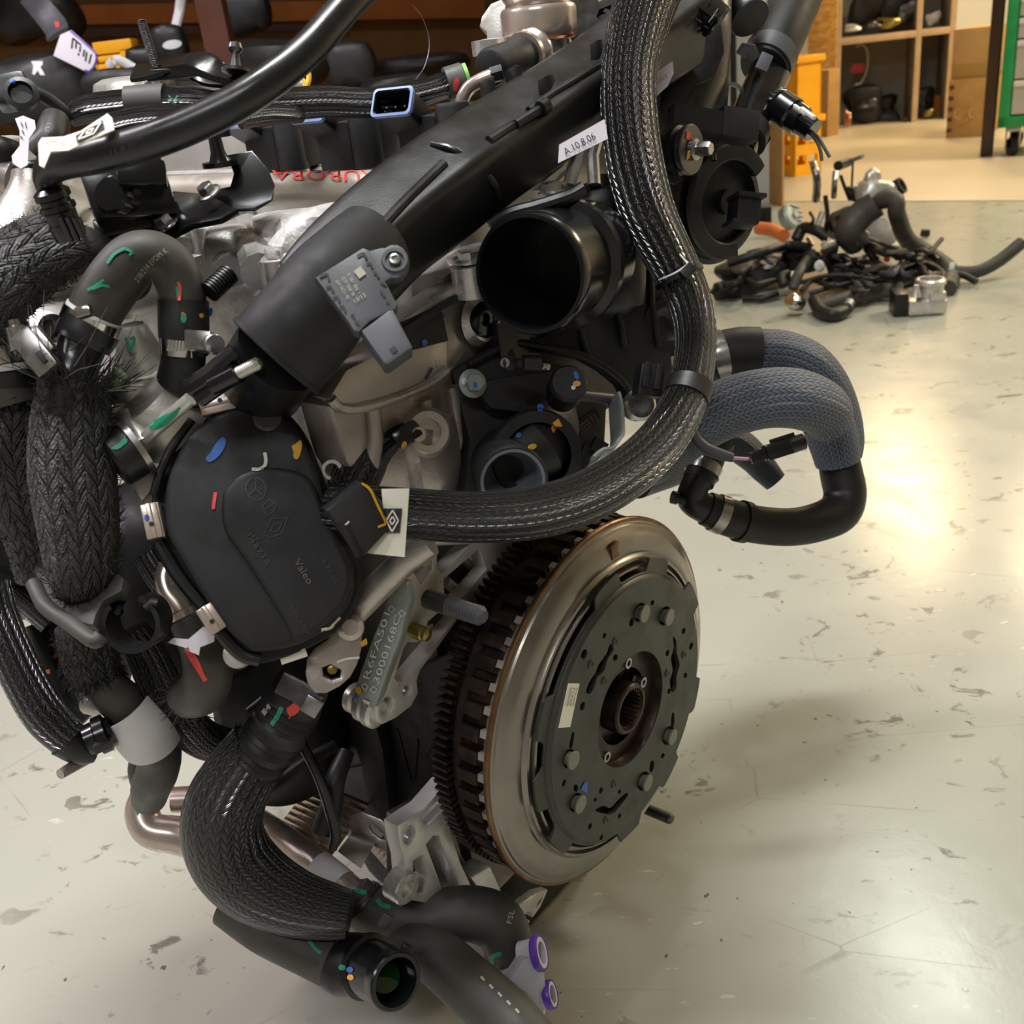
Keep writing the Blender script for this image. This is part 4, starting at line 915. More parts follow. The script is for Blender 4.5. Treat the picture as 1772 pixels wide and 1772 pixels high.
cb_ = [P(368, 512, 0.56), P(383, 492, 0.565), P(398, 472, 0.57)]
EP('plug_stem', lathe(P(362, 506, 0.565), (P(408, 464, 0.575) - P(362, 506, 0.565)), [(0, 0)] + [x for k in range(9) for x in ((k * 0.002, 0.0062), (k * 0.002 + 0.0012, 0.0062), (k * 0.002 + 0.0012, 0.0048), (k * 0.002 + 0.002, 0.0048))] + [(0.018, 0.0035), (0.019, 0)], 18), mat='plastic')
# fuel rail with writing in red marker
p0 = P(672, 326, 0.645); t_ = reach(p0, -EA, 286); rr_ = pxr(31, 0.65)
rail = EP('fuel_rail', lathe(p0, -EA, [(-0.006, 0), (-0.006, rr_ * 0.72), (-0.002, rr_ * 0.8), (0, rr_ * 0.98), (0.002, rr_), (t_ * 0.5, rr_), (t_, rr_), (t_, 0)], 40), mat='rail', label='brushed steel fuel rail with red handwriting')
lettering('handwriting', [rail], 'AURORA', (655, 296), (470, 294), 18, 'red_paint', rail, slant=(0.1, 1))
patch('paint_mark', [rail], circ_px(311, 293, 6, 4), 'yellow_paint', rail, 0)
# ---------------- ignition coils
BEV = 0.003
def coil(i):
    o = P(752, 262, 0.68) - EA * (0.083 * i)
    ax = en(1, 0.0, 0.0); ay = en(0, 1, 0); az = EC
    b = EP('ignition_coil', obox(o + az * 0.002, ax, ay, az, 0.036, 0.030, 0.044, 0.003), obox(o + ax * 0.024 + ay * 0.004 + az * 0.010, ax, ay, az, 0.026, 0.026, 0.036, 0.006), mat='plastic_matt')
    EP('coil_column', lathe(o + ax * 0.026 - ay * 0.006 - az * 0.008, az, [(0, 0), (0, 0.0115), (0.036, 0.0115), (0.038, 0.0105), (0.038, 0)], 28), mat='plastic_matt', parent=b)
    EP('coil_boot', lathe(o + ax * 0.026 - ay * 0.004 - az * 0.034, az, [(0, 0), (0, 0.012), (0.026, 0.0095), (0.026, 0)], 24), mat='alu_pale', parent=b)
    c = o - ax * 0.006 - ay * 0.022 + az * 0.030; cx = en(1, 0.22, 0); cz = en(0.22, -0.80, 0.50); cy = cz.cross(cx)
    bm = bmesh.new()
    def rr2(w, h, r, n=5): return [(sx * (w - r) + r * math.cos(a), sy * (h - r) + r * math.sin(a)) for sx, sy, a0 in ((1, 1, 0), (-1, 1, 90), (-1, -1, 180), (1, -1, 270)) for a in [R(a0 + 90 * k / n) for k in range(n + 1)]]
    def lp2(w, h, r, z): return [c + cx * x + cy * y + cz * z for x, y in rr2(w, h, r)]
    n = len(rr2(1, 1, .2)); L = [lp2(0.0135, 0.008, 0.003, -0.024), lp2(0.0145, 0.0088, 0.003, 0.009), lp2(0.0130, 0.0073, 0.003, 0.009), lp2(0.0125, 0.0068, 0.003, -0.010)]
    V = [q for l in L for q in l]; F = [[k * n + j, k * n + (j + 1) % n, (k + 1) * n + (j + 1) % n, (k + 1) * n + j] for k in range(3) for j in range(n)]; F.append([3 * n + j for j in range(n)]); F.append([j for j in range(n)][::-1])
    EP('connector_shell', (V, F, None), mat='plastic', parent=b)
    S = [lp2(0.0149, 0.0092, 0.0032, 0.006), lp2(0.0152, 0.0095, 0.0032, 0.0095), lp2(0.0136, 0.0079, 0.003, 0.0098)]
    V = [q for l in S for q in l]; F = [[k * n + j, k * n + (j + 1) % n, (k + 1) * n + (j + 1) % n, (k + 1) * n + j] for k in range(2) for j in range(n)]
    EP('connector_seal', (V, F, None), mat='blue_seal', parent=b)
    if i == 0:
        for s in (-1, 0, 1): EP('contact_pin', tube([c + cx * (s * 0.007) - cy * 0.001 - cz * 0.010, c + cx * (s * 0.007) - cy * 0.001 + cz * 0.004], 0.0007, 8), mat='chrome', parent=b)
for i in range(3): coil(i)
EP('cover_ridge', ebox(-0.52, -0.275, 0.03, 0.11, 0.37, 0.425, 0.010), mat='alu_pale')
EP('valve_cover', ebox(-0.46, -0.11, 0.022, 0.11, 0.27, 0.388, 0.008), mat='alu_pale')
q = P(686, 240, 0.74); EP('oil_nozzle', lathe(q - EC * 0.014, EC, [(0, 0), (0, 0.008), (0.012, 0.008), (0.012, 0.010), (0.02, 0.010), (0.02, 0.007), (0.03, 0.007), (0.03, 0)], 20), mat='chrome')
# ---------------- high pressure pump
pc = P(935, 66, 0.735); k = 0.735 / FPX
pump = EP('fuel_pump', lathe(pc, EC, [(-75 * k, 0), (-75 * k, 46 * k), (-4 * k, 50 * k), (-4 * k, 0)], 48), mat='steel', label='stainless high pressure fuel pump')
EP('pump_cap', lathe(pc, EC, [(0, 55 * k), (2 * k, 63 * k), (10 * k, 66 * k), (16 * k, 65 * k), (42 * k, 66 * k), (48 * k, 63 * k), (52 * k, 56 * k), (56 * k, 55 * k), (64 * k, 60 * k), (74 * k, 59 * k), (84 * k, 52 * k), (88 * k, 30 * k), (88 * k, 0)], 56), mat='steel_pipe', parent=pump)
EP('copper_ring', lathe(pc, EC, [(-6 * k, 50 * k), (-4 * k, 61 * k), (0, 64 * k), (3 * k, 64 * k), (5 * k, 60 * k)], 48), mat='copper', parent=pump)
EP('union_nut', lathe(pc + ROT @ Vector((50 * k, 52 * k, -10 * k)), ROT @ Vector((0.8, 0.2, -0.6)), [(0, 0.006), (0.004, 0.011), (0.009, 0.011), (0.011, 0.008), (0.018, 0.008), (0.018, 0)], 6), mat='steel_pipe', parent=pump)
EP('pump_bracket', pprism([(832, 28), (848, 5), (905, -20), (930, -20), (880, 20), (874, 72), (842, 76), (840, 55), (828, 45)], fp(860, 40, 0.755, 0.4, -0.85, 0.3), 0.03, (), 0.004), mat='alu_pale', parent=pump)
sv = P(846, 118, 0.675); sw = P(905, 97, 0.71) - sv
sol = EP('pump_solenoid', lathe(sv, -sw, [(-sw.length, 0), (-sw.length, 0.0128), (-0.004, 0.0128), (-0.001, 0.0118), (0, 0.010), (0, 0)], 40), mat='plastic_matt', parent=pump)
EP('solenoid_flange', lathe(sv + sw, sw, [(0, 0.0128), (0, 0.0155), (0.004, 0.0158), (0.007, 0.014), (0.011, 0.017), (0.014, 0.017), (0.016, 0)], 40), mat='steel_pipe', parent=pump)
EP('solenoid_base', lathe(P(850, 84, 0.73), EC, [(-0.004, 0), (-0.004, 0.014), (0.006, 0.014), (0.007, 0)], 30), mat='alu_mach', parent=pump)
pp, pr_ = path([(866, 127, 0.665, 12), (838, 136, 0.665, 12), (812, 152, 0.668, 12), (799, 178, 0.672, 12), (803, 205, 0.678, 12), (816, 235, 0.685, 12)], 6)
EP('fuel_pipe', tube(pp, pr_, 20), mat='steel_pipe', label='bent steel fuel pipe')
EP('pipe_nut', tube([P(870, 125, 0.664), P(850, 131, 0.665)], pxr(14, 0.665), 6), mat='plastic_matt')
# ---------------- charge air duct over the rear of the head
sq = lambda e: (lambda a: (math.copysign(abs(math.cos(a)) ** e, math.cos(a)), math.copysign(abs(math.sin(a)) ** e, math.sin(a))))
dp, dr_ = path([(560, 520, 0.555, 74), (600, 470, 0.56, 74), (670, 400, 0.575, 72), (736, 348, 0.59, 72), (800, 300, 0.605, 70), (881, 246, 0.63, 66), (960, 192, 0.655, 62), (1037, 138, 0.68, 60), (1100, 92, 0.70, 60), (1170, 40, 0.72, 62)], 6)
duct = EP('intake_duct', tube(dp, dr_, 40, sect=sq(0.26), up=en(0.34, -0.36, 0.87)), mat='duct', label='long black plastic charge air duct')
for u0, v0, u1, v1, d, w in ((556, 470, 764, 282, 0.536, 2),): pass
def ridge(pts, r, d_off=-0.001, name='duct_ridge', mat='duct'):
    W = laid([duct], pts, 0.0); W = [Vector(x) for x in catmull([tuple(q) for q in W], 3)]
    return EP(name, tube(W, r, 10), mat=mat, parent=duct)
ridge([(630, 428), (690, 360), (768, 284)], 0.0032); ridge([(846, 244), (880, 222), (910, 206)], 0.0030); ridge([(915, 192), (960, 160), (1040, 112), (1066, 92)], 0.0026)
ridge([(748, 250), (790, 262), (850, 310), (862, 345)], 0.0022)
for (u, v) in ((948, 150), (1036, 88)):
    W = laid([duct], [(u, v)], 0)[0]; EP('duct_rib', obox(W, en(0.4, 0.3, 0.2), en(0.3, -0.9, 0), EC, 0.006, 0.022, 0.012, 0.0015), mat='duct', parent=duct)
for (u, v) in ((846, 170), (890, 146)):
    EP('duct_rib', obox(P(u, v, 0.655), en(0.6, 0.75, -0.2), en(0.75, -0.6, 0.1), EC, 0.005, 0.03, 0.02, 0.0015), mat='duct', parent=duct)
EP('duct_wing', pprism([(836, 238), (892, 204), (900, 212), (872, 240), (858, 300), (846, 310)], fp(865, 250, 0.60, 0.75, -0.5, 0.35), 0.006, (), 0.001), mat='duct', parent=duct)
EP('duct_clip', tube([P(892, 216, 0.595), P(940, 186, 0.608)], 0.003, 10), lathe(P(935, 189, 0.605), P(940, 186, 0.608) - P(892, 216, 0.595), [(0, 0), (0, 0.0048), (0.006, 0.0048), (0.006, 0)], 12), mat='plastic', parent=duct)
# lilac numbered label half hidden behind the loom
lb, n_ = planar([(968, 250), (1046, 206), (1052, 240), (966, 282)], fp(1005, 245, 0.595, 0.72, -0.55, 0.42))
lab = mk('label', prism(lb, n_ if n_.dot(CAMP - lb[0]) > 0 else -n_, 0.0006), 'paper_lilac', duct)
lettering('lettering', [lab], 'A.10.8.06', (979, 270), (1032, 240), 13, 'ink', duct)
# elbow cuff at the lower end of the duct
ep, er = path([(648, 425, 0.562, 76), (612, 458, 0.552, 80), (572, 500, 0.543, 86), (540, 545, 0.540, 90), (505, 588, 0.540, 92), (478, 618, 0.540, 92)], 6)
cuff = EP('duct_cuff', tube(ep, er, 44), mat='plastic_matt')
ip, ir = path([(496, 598, 0.548, 84), (470, 632, 0.572, 80), (452, 660, 0.61, 78)], 5)
EP('duct_sleeve', tube(ip, ir, 40), mat='plastic')
EP('cuff_rim', tube([ep[-2], ep[-1], ep[-1] + (ep[-1] - ep[-2]) * 0.3], [er[-2] * 1.02, er[-1] * 1.03, er[-1] * 1.0], 44), mat='plastic_matt', parent=cuff)
p = P(404, 650, 0.535); ax = P(440, 632, 0.53) - p
EP('clamp_stud', tube([p - ax, p + ax * 0.25], 0.0055, 14), mat='plastic_gloss')
EP('clamp_screw', thread(p + ax * 0.2, ax, 0.0036, ax.length * 1.0), mat='alu_mach')
EP('clamp_bar', tube([P(330, 672, 0.545), P(365, 650, 0.54), P(410, 610, 0.54)], 0.006, 10), tube([P(345, 690, 0.545), P(395, 655, 0.538)], 0.005, 10), mat='plastic_gloss')
# ---------------- grey pressure sensor on the duct
SP = fp(620, 510, 0.488, 0.62, -0.52, 0.60)
sen = EP('pressure_sensor', pprism([(545, 480), (628, 428), (640, 433), (688, 527), (684, 535), (672, 540), (640, 556), (622, 574), (612, 572), (602, 556)], SP, 0.009, (), 0.0012), mat='plastic_grey', label='grey pressure sensor with printed code')
EP('sensor_flange', pprism([(638, 434), (660, 428)] + circ_px(682, 452, 26, 30, 0, 14)[9:] + circ_px(682, 452, 26, 30, 0, 14)[:5] + [(664, 488), (656, 480)], SP, 0.007, (), 0.0012), mat='plastic_grey', parent=sen)
sc_ = on(683, 451, *SP)
EP('screw', lathe(sc_, SP[1], [(-0.001, 0.0030), (0.0018, 0.0030), (0.0026, 0.0026), (0.0028, 0.0016), (0.0016, 0.0013), (0.0016, 0)], 24), mat='steel', parent=sen)
EP('washer', lathe(sc_, SP[1], [(0, 0.0066), (0.0012, 0.0062), (0.0012, 0.0046), (-0.001, 0.0042), (-0.001, 0.003)], 28), mat='plastic_grey', parent=sen)
EP('connector', pprism([(625, 572), (672, 537), (680, 536), (714, 600), (672, 630), (664, 628)], (SP[0] + SP[1] * 0.003, SP[1]), 0.014, (), 0.0012), mat='plastic_grey', parent=sen)
EP('connector_latch', pprism([(674, 604), (682, 598), (688, 606), (680, 612)], (SP[0] + SP[1] * 0.0036, SP[1]), 0.002), mat='ink', parent=sen)
for l in ([(553, 480), (566, 474), (570, 486)], [(564, 498), (572, 496), (577, 506)], [(576, 516), (584, 514), (588, 524)], [(588, 532), (594, 530), (598, 540)], [(607, 548), (611, 544), (613, 552)], [(614, 560), (618, 556), (621, 562)], [(618, 444), (629, 438), (635, 448)], [(634, 456), (640, 455), (645, 464)], [(646, 473), (650, 472), (656, 481)], [(658, 488), (668, 494)], [(658, 504), (662, 508), (666, 514)], [(668, 522), (673, 524)]):
    strokes('vent_slot', [sen], [l[:2], l[1:]] if len(l) > 2 else [l], 3.8, 'ink', sen)
for k in range(3):
    lettering('print', [sen], ('AH 0621 45', '2237 7008 3R', '0 281 006 1')[k], (580 + k * 10, 487 - k * 6), (601 + k * 9, 519 - k * 5), 6, 'ink_pale', sen)
lettering('print', [sen], '13/13', (613, 526), (634, 514), 8, 'ink_pale', sen)
patch('print_block', [sen], [(612, 470), (624, 461), (634, 474), (622, 483)], 'ink_pale', sen, 0, 2)
# ---------------- thermostat housing with the big open pipe
mo = P(915, 476, 0.585); bk = P(1012, 442, 0.66); ax = (mo - bk).normalized(); rad_ = pxr(104, 0.588); L = (mo - bk).length
thz = EP('water_outlet', lathe(mo, ax, [(-L, 0), (-L, rad_ * 1.0), (-L * 0.62, rad_ * 1.0), (-L * 0.60, rad_ * 1.14), (-L * 0.52, rad_ * 1.14), (-L * 0.50, rad_ * 0.985), (-0.010, rad_ * 0.985), (-0.009, rad_ * 1.01), (-0.002, rad_ * 1.01), (0, rad_ * 0.98), (0, rad_ * 0.92), (-0.003, rad_ * 0.90), (-L * 0.9, rad_ * 0.86), (-L * 0.9, 0)], 64), mat='plastic_gloss', label='big open black plastic pipe mouth')
EP('housing_body', lump(P(1040, 430, 0.70), 0.034, 0.03, 0.05, 101, 0.10, 14), mat='plastic', parent=thz)
HW = fp(1060, 560, 0.70, 0.85, -0.42, 0.30)
web = EP('housing_web', pprism([(1000, 330), (1050, 318), (1100, 330), (1150, 420), (1156, 560), (1166, 640), (1150, 700), (1108, 716), (1092, 690), (1080, 665), (1050, 640), (1010, 618), (960, 608), (900, 608), (872, 596), (860, 560), (930, 585), (1000, 560)], HW, 0.018, (), 0.003), mat='plastic_matt')
EP('web_edge', tube([Vector(x) for x in catmull([tuple(on(u, v, HW[0] + HW[1] * 0.003, HW[1])) for u, v in ((880, 590), (960, 604), (1010, 616), (1050, 638), (1080, 664), (1094, 692), (1106, 714))], 5)], 0.003, 10), mat='plastic', parent=web)
for l in ([(1068, 540), (1076, 570), (1080, 600)], [(1004, 570), (1012, 600), (1018, 616)], [(1124, 430), (1128, 520), (1140, 600)]):
    EP('web_rib', tube([on(u, v, HW[0] + HW[1] * 0.002, HW[1]) for u, v in l], 0.0024, 10), mat='plastic_matt', parent=web)
EP('housing_neck', lathe(P(1150, 560, 0.72), en(0.7, -0.6, 0.2), [(-0.03, 0), (-0.03, 0.02), (-0.004, 0.02), (-0.004, 0.024), (0.002, 0.024), (0.002, 0.018), (0.008, 0.018), (0.008, 0.012), (0, 0)], 32), mat='plastic', parent=web)
EP('housing_strap', pprism([(1042, 322), (1160, 322), (1160, 345), (1100, 352), (1062, 350)], fp(1090, 335, 0.672, 0.7, -0.6, 0.4), 0.012, (), 0.002), pprism([(1030, 300), (1056, 298), (1058, 345), (1036, 345)], fp(1045, 320, 0.668, 0.7, -0.6, 0.4), 0.01, (), 0.002), mat='plastic', parent=web)
gr = [P(u, v, 0.605) for u, v in ((848, 392), (880, 372), (930, 358), (985, 340), (1010, 326))]
EP('gasket_lip', tube([Vector(x) for x in catmull([tuple(q) for q in gr], 5)], 0.0045, 10), mat='plastic', parent=thz)
# ---------------- coolant outlet below it
CP = fp(900, 690, 0.665, 0.86, -0.36, 0.36)
EP('rear_plate', pprism([(860, 560), (1150, 560), (1160, 690), (1085, 700), (1062, 700), (1035, 722), (1005, 760), (1010, 860), (900, 880)], ('a', -0.045), 0.012, (), 0.002), mat='plastic')
cou = EP('coolant_outlet', pprism([(780, 640), (868, 590), (890, 600), (900, 628), (968, 628), (1000, 640), (1030, 690), (1052, 700), (1048, 780), (1000, 850), (900, 900), (800, 880), (812, 760), (796, 700)], CP, 0.03, (), 0.004), mat='plastic_matt')
EP('outlet_slot', tube([on(810, 632, CP[0] + CP[1] * 0.003, CP[1]), on(864, 602, CP[0] + CP[1] * 0.003, CP[1])], 0.0022, 8), mat='ink', parent=cou)
EP('outlet_bridge', pprism([(815, 662), (880, 650), (960, 640), (985, 662), (935, 700), (938, 740), (905, 715), (850, 708)], (CP[0] + CP[1] * 0.012, CP[1]), 0.014, (), 0.004), mat='plastic_matt', parent=cou)
mo2 = P(888, 833, 0.612); bk2 = P(918, 742, 0.668); ax2 = (mo2 - bk2).normalized(); r2 = pxr(60, 0.612); L2 = (mo2 - bk2).length
ax2v = en(0.62, -0.55, 0.12)
bk2 = mo2 - ax2v * 0.05; L2 = 0.05; ax2 = ax2v
oring = EP('outlet_pipe', lathe(mo2, ax2, [(-L2, 0), (-L2, r2 * 1.0), (-0.02, r2 * 0.98), (-0.010, r2 * 0.98), (-0.007, r2 * 1.04), (-0.002, r2 * 1.04), (0, r2), (0, r2 * 0.95)], 52), mat='plastic_matt', parent=cou)
EP('pipe_lining', lathe(mo2, ax2, [(0, r2 * 0.95), (0, r2 * 0.86), (-0.003, r2 * 0.84), (-0.016, r2 * 0.80), (-0.03, r2 * 0.45), (-0.034, 0)], 52), mat='mouth_grey', parent=cou, label='grey inside of the coolant pipe mouth')
EP('outlet_shoulder', tube([bk2, P(925, 775, 0.655), P(945, 735, 0.675), P(955, 700, 0.69)], [r2 * 1.05, r2 * 1.12, r2 * 1.08, r2 * 0.8], 36), mat='plastic_matt', parent=cou)
rg = P(930, 790, 0.640)
EP('outlet_collar', lathe(rg, en(0.6, -0.5, 0.15), [(-0.03, 0.025), (-0.008, 0.029), (-0.004, 0.030), (0.0, 0.029), (0.001, 0.022)], 48), mat='plastic_matt', parent=cou)
vc = P(985, 662, 0.625); va = en(0.55, -0.45, 0.5)
vp = EP('bleed_cap', lathe(vc, va, [(-0.028, 0), (-0.028, 0.0105), (-0.016, 0.0105), (-0.016, 0.0122), (-0.002, 0.0122), (0, 0.0105), (0, 0)], 28), mat='plastic', parent=cou)
pin = P(1008, 686, 0.64)
EP('spigot', tube([P(1000, 684, 0.638), P(1060, 690, 0.66)], pxr(10, 0.64), 18), mat='plastic_grey')
for tgt, pts, m in ((vp, circ_px(997, 652, 4, 8, -0.2), 'blue_paint'), (vp, circ_px(998, 666, 6, 5), 'orange_paint'), (vp, circ_px(992, 672, 4, 4), 'white_paint'), (cou, circ_px(935, 706, 6, 7), 'blue_paint')): pass
allc = [bpy.data.objects[n] for n in ('coolant_outlet', 'outlet_bridge', 'outlet_pipe', 'outlet_shoulder', 'outlet_collar', 'bleed_cap')]
for pts, m in ((circ_px(997, 650, 4, 8, -0.3), 'blue_paint'), (circ_px(998, 664, 7, 5), 'orange_paint'), (circ_px(992, 671, 4, 4), 'white_paint'), (circ_px(935, 706, 6, 7), 'blue_paint'), ([(956, 732), (966, 724), (973, 738), (962, 742), (957, 750), (953, 742)], 'orange_paint'), (circ_px(897, 753, 5, 5), 'blue_paint'), (circ_px(921, 773, 8, 5, -0.3), 'yellow_paint')):
    patch('paint_mark', allc, pts, m, cou, 0)
EP('outlet_tag', pprism([(985, 740), (1030, 706), (1040, 722), (992, 766)], (CP[0] + CP[1] * 0.001, CP[1]), 0.004), mat='plastic', parent=cou)
for k in range(3): lettering('print', [bpy.data.objects['outlet_tag']], '130A7 2 4', (1000 + k * 3, 742 + k * 5), (1030 + k * 3, 718 + k * 5), 4, 'ink_grey', bpy.data.objects['outlet_tag'])
EP('outlet_bolt', hexhead(on(817, 664, CP[0] + CP[1] * 0.012, CP[1]), CP[1], 0.0062), mat='galv')
ob = bpy.data.objects['outlet_bolt']; patch('paint_mark', [ob], circ_px(803, 660, 5, 6), 'white_paint', ob, 0); patch('paint_mark', [ob], circ_px(822, 666, 4, 5), 'blue_paint', ob, 0)
EP('hinge_clip', tube([P(884, 628, 0.62), P(945, 634, 0.622)], 0.0032, 10), tube([P(905, 628, 0.615), P(935, 628, 0.617)], 0.0055, 12), lathe(P(880, 628, 0.617), en(0.8, -0.5, 0.2), [(0, 0), (0, 0.0045), (0.003, 0.0045), (0.004, 0)], 14), mat='plastic')
EP('clip_tip', lathe(P(876, 627, 0.616), en(0.4, -0.85, 0.2), [(0, 0), (0, 0.004), (0.003, 0.003), (0.003, 0)], 14), tube([P(938, 633, 0.62), P(950, 635, 0.622)], 0.0022, 10), mat='steel')
for u, v in ((1020, 770), (1040, 755)): EP('fin', pprism([(u - 22, v + 30), (u - 8, v), (u + 14, v + 14), (u - 4, v + 42)], (CP[0] + CP[1] * 0.006, CP[1]), 0.003), mat='plastic', parent=cou)
# bent steel lifting bracket
bk_ = [P(u, v, d) for u, v, d in ((1062, 688, 0.655), (1066, 705, 0.653), (1068, 735, 0.652), (1068, 760, 0.65), (1058, 778, 0.645), (1040, 790, 0.64), (1022, 806, 0.632))]
bk_ = [Vector(x) for x in catmull([tuple(q) for q in bk_], 5)]
lift = EP('lifting_bracket', tube(bk_, 0.0085, 14, sect=lambda a: (math.copysign(abs(math.cos(a)) ** 0.4, math.cos(a)) * 0.18, math.copysign(abs(math.sin(a)) ** 0.4, math.sin(a))), up=en(-0.4, -0.9, 0.1)), mat='galv', label='bent bare steel bracket with an eye')
EP('bracket_eye', pprism([(1008, 850), (1006, 825), (1018, 806), (1040, 790), (1075, 782), (1070, 820), (1040, 850)], fp(1035, 825, 0.628, 0.75, -0.45, 0.5), 0.004, [circ_px(1026, 829, 7, 15, 0.5)], 0.001), mat='galv', parent=lift)
# ---------------- vacuum pump drum, right
drc = P(1243, 350, 0.80); da = en(0.95, -0.30, 0.06); k = 0.86 / FPX
drum = EP('vacuum_pump', lathe(drc, da, [(-0.06, 0), (-0.06, 88 * k), (-0.02, 92 * k), (-0.015, 98 * k), (-0.006, 98 * k), (-0.004, 90 * k), (0.002, 88 * k), (0.004, 74 * k), (0.010, 72 * k), (0.011, 62 * k), (0.004, 60 * k), (0.006, 20 * k), (0.012, 18 * k), (0.012, 0)], 64), mat='plastic')
sr = [drc + da * 0.012 + (EC * math.cos(a) + da.cross(EC).normalized() * math.sin(a)) * (76 * k) for a in [R(x) for x in range(-60, 190, 8)]]
EP('clamp_strap', tube(sr, 0.0065, 10, sect=lambda a: (math.copysign(abs(math.cos(a)) ** 0.5, math.cos(a)) * 0.5, math.copysign(abs(math.sin(a)) ** 0.5, math.sin(a))), up=da), mat='plastic_matt', parent=drum)
EP('pump_ear', obox(P(1287, 366, 0.775), ROT @ Vector((1, 0, 0.3)), ROT @ Vector((-0.1, 1, 0)), ROT @ Vector((-0.3, 0, 1)), 0.020, 0.023, 0.018, 0.002), obox(P(1292, 342, 0.772), ROT @ Vector((1, 0, 0.3)), ROT @ Vector((0, 1, 0)), ROT @ Vector((-0.3, 0, 1)), 0.024, 0.0035, 0.02, 0.0008), obox(P(1281, 388, 0.775), ROT @ Vector((1, 0, 0.3)), ROT @ Vector((0, 1, 0)), ROT @ Vector((-0.3, 0, 1)), 0.022, 0.003, 0.018, 0.0008), mat='plastic_matt', parent=drum)
bc = P(1186, 260, 0.715); ba = en(1, 0.0, 0.03); kk = 0.715 / FPX
EP('bolt_boss', lathe(bc, ba, [(-0.07, 0), (-0.07, 0.012), (-0.01, 0.014), (-0.008, 42 * kk), (-0.004, 42 * kk), (-0.003, 36 * kk), (0, 38 * kk), (0.0, 0)], 40), mat='plastic', parent=drum)
wsh = EP('washer', lathe(bc, ba, [(0.0005, 0), (0.0005, 40 * kk), (0.002, 42 * kk), (0.005, 42 * kk), (0.0058, 40 * kk), (0.0058, 18 * kk), (0.008, 17 * kk), (0.008, 0)], 44), mat='steel_dark', parent=drum, label='large steel washer')
EP('bolt', hexhead(bc + ba * 0.008, ba, 12 * kk, 0.011), mat='steel', parent=drum)
patch('paint_mark', [wsh], [(1188, 226), (1196, 232), (1192, 242), (1186, 240)], 'red_paint', wsh, 0); patch('paint_mark', [wsh], [(1190, 262), (1196, 258), (1194, 272), (1187, 278)], 'yellow_paint', wsh, 0)
EP('bracket_vee', pprism([(1146, 252), (1152, 254), (1178, 312), (1172, 318), (1146, 316)], fp(1160, 290, 0.72, 0.8, -0.5, 0.2), 0.004), tube([P(1149, 254, 0.712), P(1176, 314, 0.714)], 0.0016, 8), tube([P(1147, 254, 0.712), P(1147, 314, 0.714)], 0.0014, 8), mat='plastic', parent=drum)
EP('pump_socket', obox(P(1225, 215, 0.74), ROT @ Vector((1, 0.06, 0.25)), ROT @ Vector((-0.05, 1, 0.1)), ROT @ Vector((-0.25, -0.1, 1)), 0.062, 0.017, 0.02, 0.002), obox(P(1272, 219, 0.745), ROT @ Vector((1, 0.06, 0.25)), ROT @ Vector((-0.05, 1, 0.1)), ROT @ Vector((-0.25, -0.1, 1)), 0.030, 0.022, 0.022, 0.003), mat='plastic_matt', parent=drum)
EP('drum_pin', tube([P(1235, 278, 0.745), P(1235, 256, 0.745)], pxr(5, 0.745), 10), mat='plastic_gloss', parent=drum)
# ---------------- black oil separator at the top right
osp = EP('oil_separator', tube(*(lambda q: (q[0], q[1]))(path([(1225, -60, 0.78, 45), (1220, 0, 0.78, 46), (1215, 60, 0.77, 50), (1200, 120, 0.77, 60), (1180, 180, 0.765, 58), (1170, 230, 0.76, 50)], 6)), 32), lump(P(1190, 130, 0.80), 0.034, 0.03, 0.05, 111, 0.06, 14), mat='duct')
EP('separator_wing', pprism([(1150, 40), (1250, 40), (1256, 90), (1240, 130), (1205, 150), (1160, 230), (1140, 190)], fp(1200, 110, 0.735, 0.7, -0.6, 0.35), 0.02, (), 0.004), mat='plastic', parent=osp)
EP('separator_base', pprism([(1130, 170), (1215, 130), (1256, 150), (1262, 210), (1250, 330), (1150, 300), (1110, 240)], fp(1200, 200, 0.79, 0.8, -0.55, 0.2), 0.03, (), 0.004), mat='plastic', parent=osp)
lbl, n_ = planar([(1130, 128), (1164, 106), (1166, 126), (1156, 148), (1126, 176)], fp(1145, 140, 0.672, 0.7, -0.6, 0.4))
l2 = mk('label', prism(lbl, n_ if n_.dot(CAMP - lbl[0]) > 0 else -n_, 0.0006), 'paper_lilac', osp)
lettering('print', [l2], 'A.10.7', (1133, 148), (1156, 134), 6, 'ink_grey', l2)
EP('plug_housing', obox(P(1228, 25, 0.70), ROT @ Vector((0.55, -0.7, 0.4)), ROT @ Vector((0.8, 0.5, 0.2)), ROT @ Vector((-0.3, 0.2, 1)), 0.020, 0.018, 0.016, 0.002), obox(P(1236, 38, 0.697), ROT @ Vector((0.55, -0.7, 0.4)), ROT @ Vector((0.8, 0.5, 0.2)), ROT @ Vector((-0.3, 0.2, 1)), 0.014, 0.004, 0.02, 0.001), mat='plastic_gloss', parent=osp)
EP('plug_rib', *[tube([P(a_, b_, 0.69), P(c_, e_, 0.69)], 0.0009, 8) for a_, b_, c_, e_ in ((1196, 20, 1218, 18), (1218, 18, 1232, 0), (1204, 32, 1214, 40), (1226, 40, 1243, 16), (1200, 52, 1212, 48), (1218, 45, 1226, 50), (1232, 54, 1250, 24))], mat='plastic_gloss', parent=osp)
EP('filler_cap', lathe(P(1291, 22, 0.80), ROT @ Vector((0.35, 0.9, -0.5)), [(-0.016, 0), (-0.016, pxr(34, .8)), (0.006, pxr(36, .8)), (0.008, pxr(34, .8)), (0.008, 0)], 40), mat='plastic', parent=osp)
EP('cap_seat', lathe(P(1280, 2, 0.82), ROT @ Vector((0.35, 0.9, -0.5)), [(-0.03, 0), (-0.03, 0.014), (0.006, 0.014), (0.006, 0)], 24), mat='alu_pale', parent=osp)
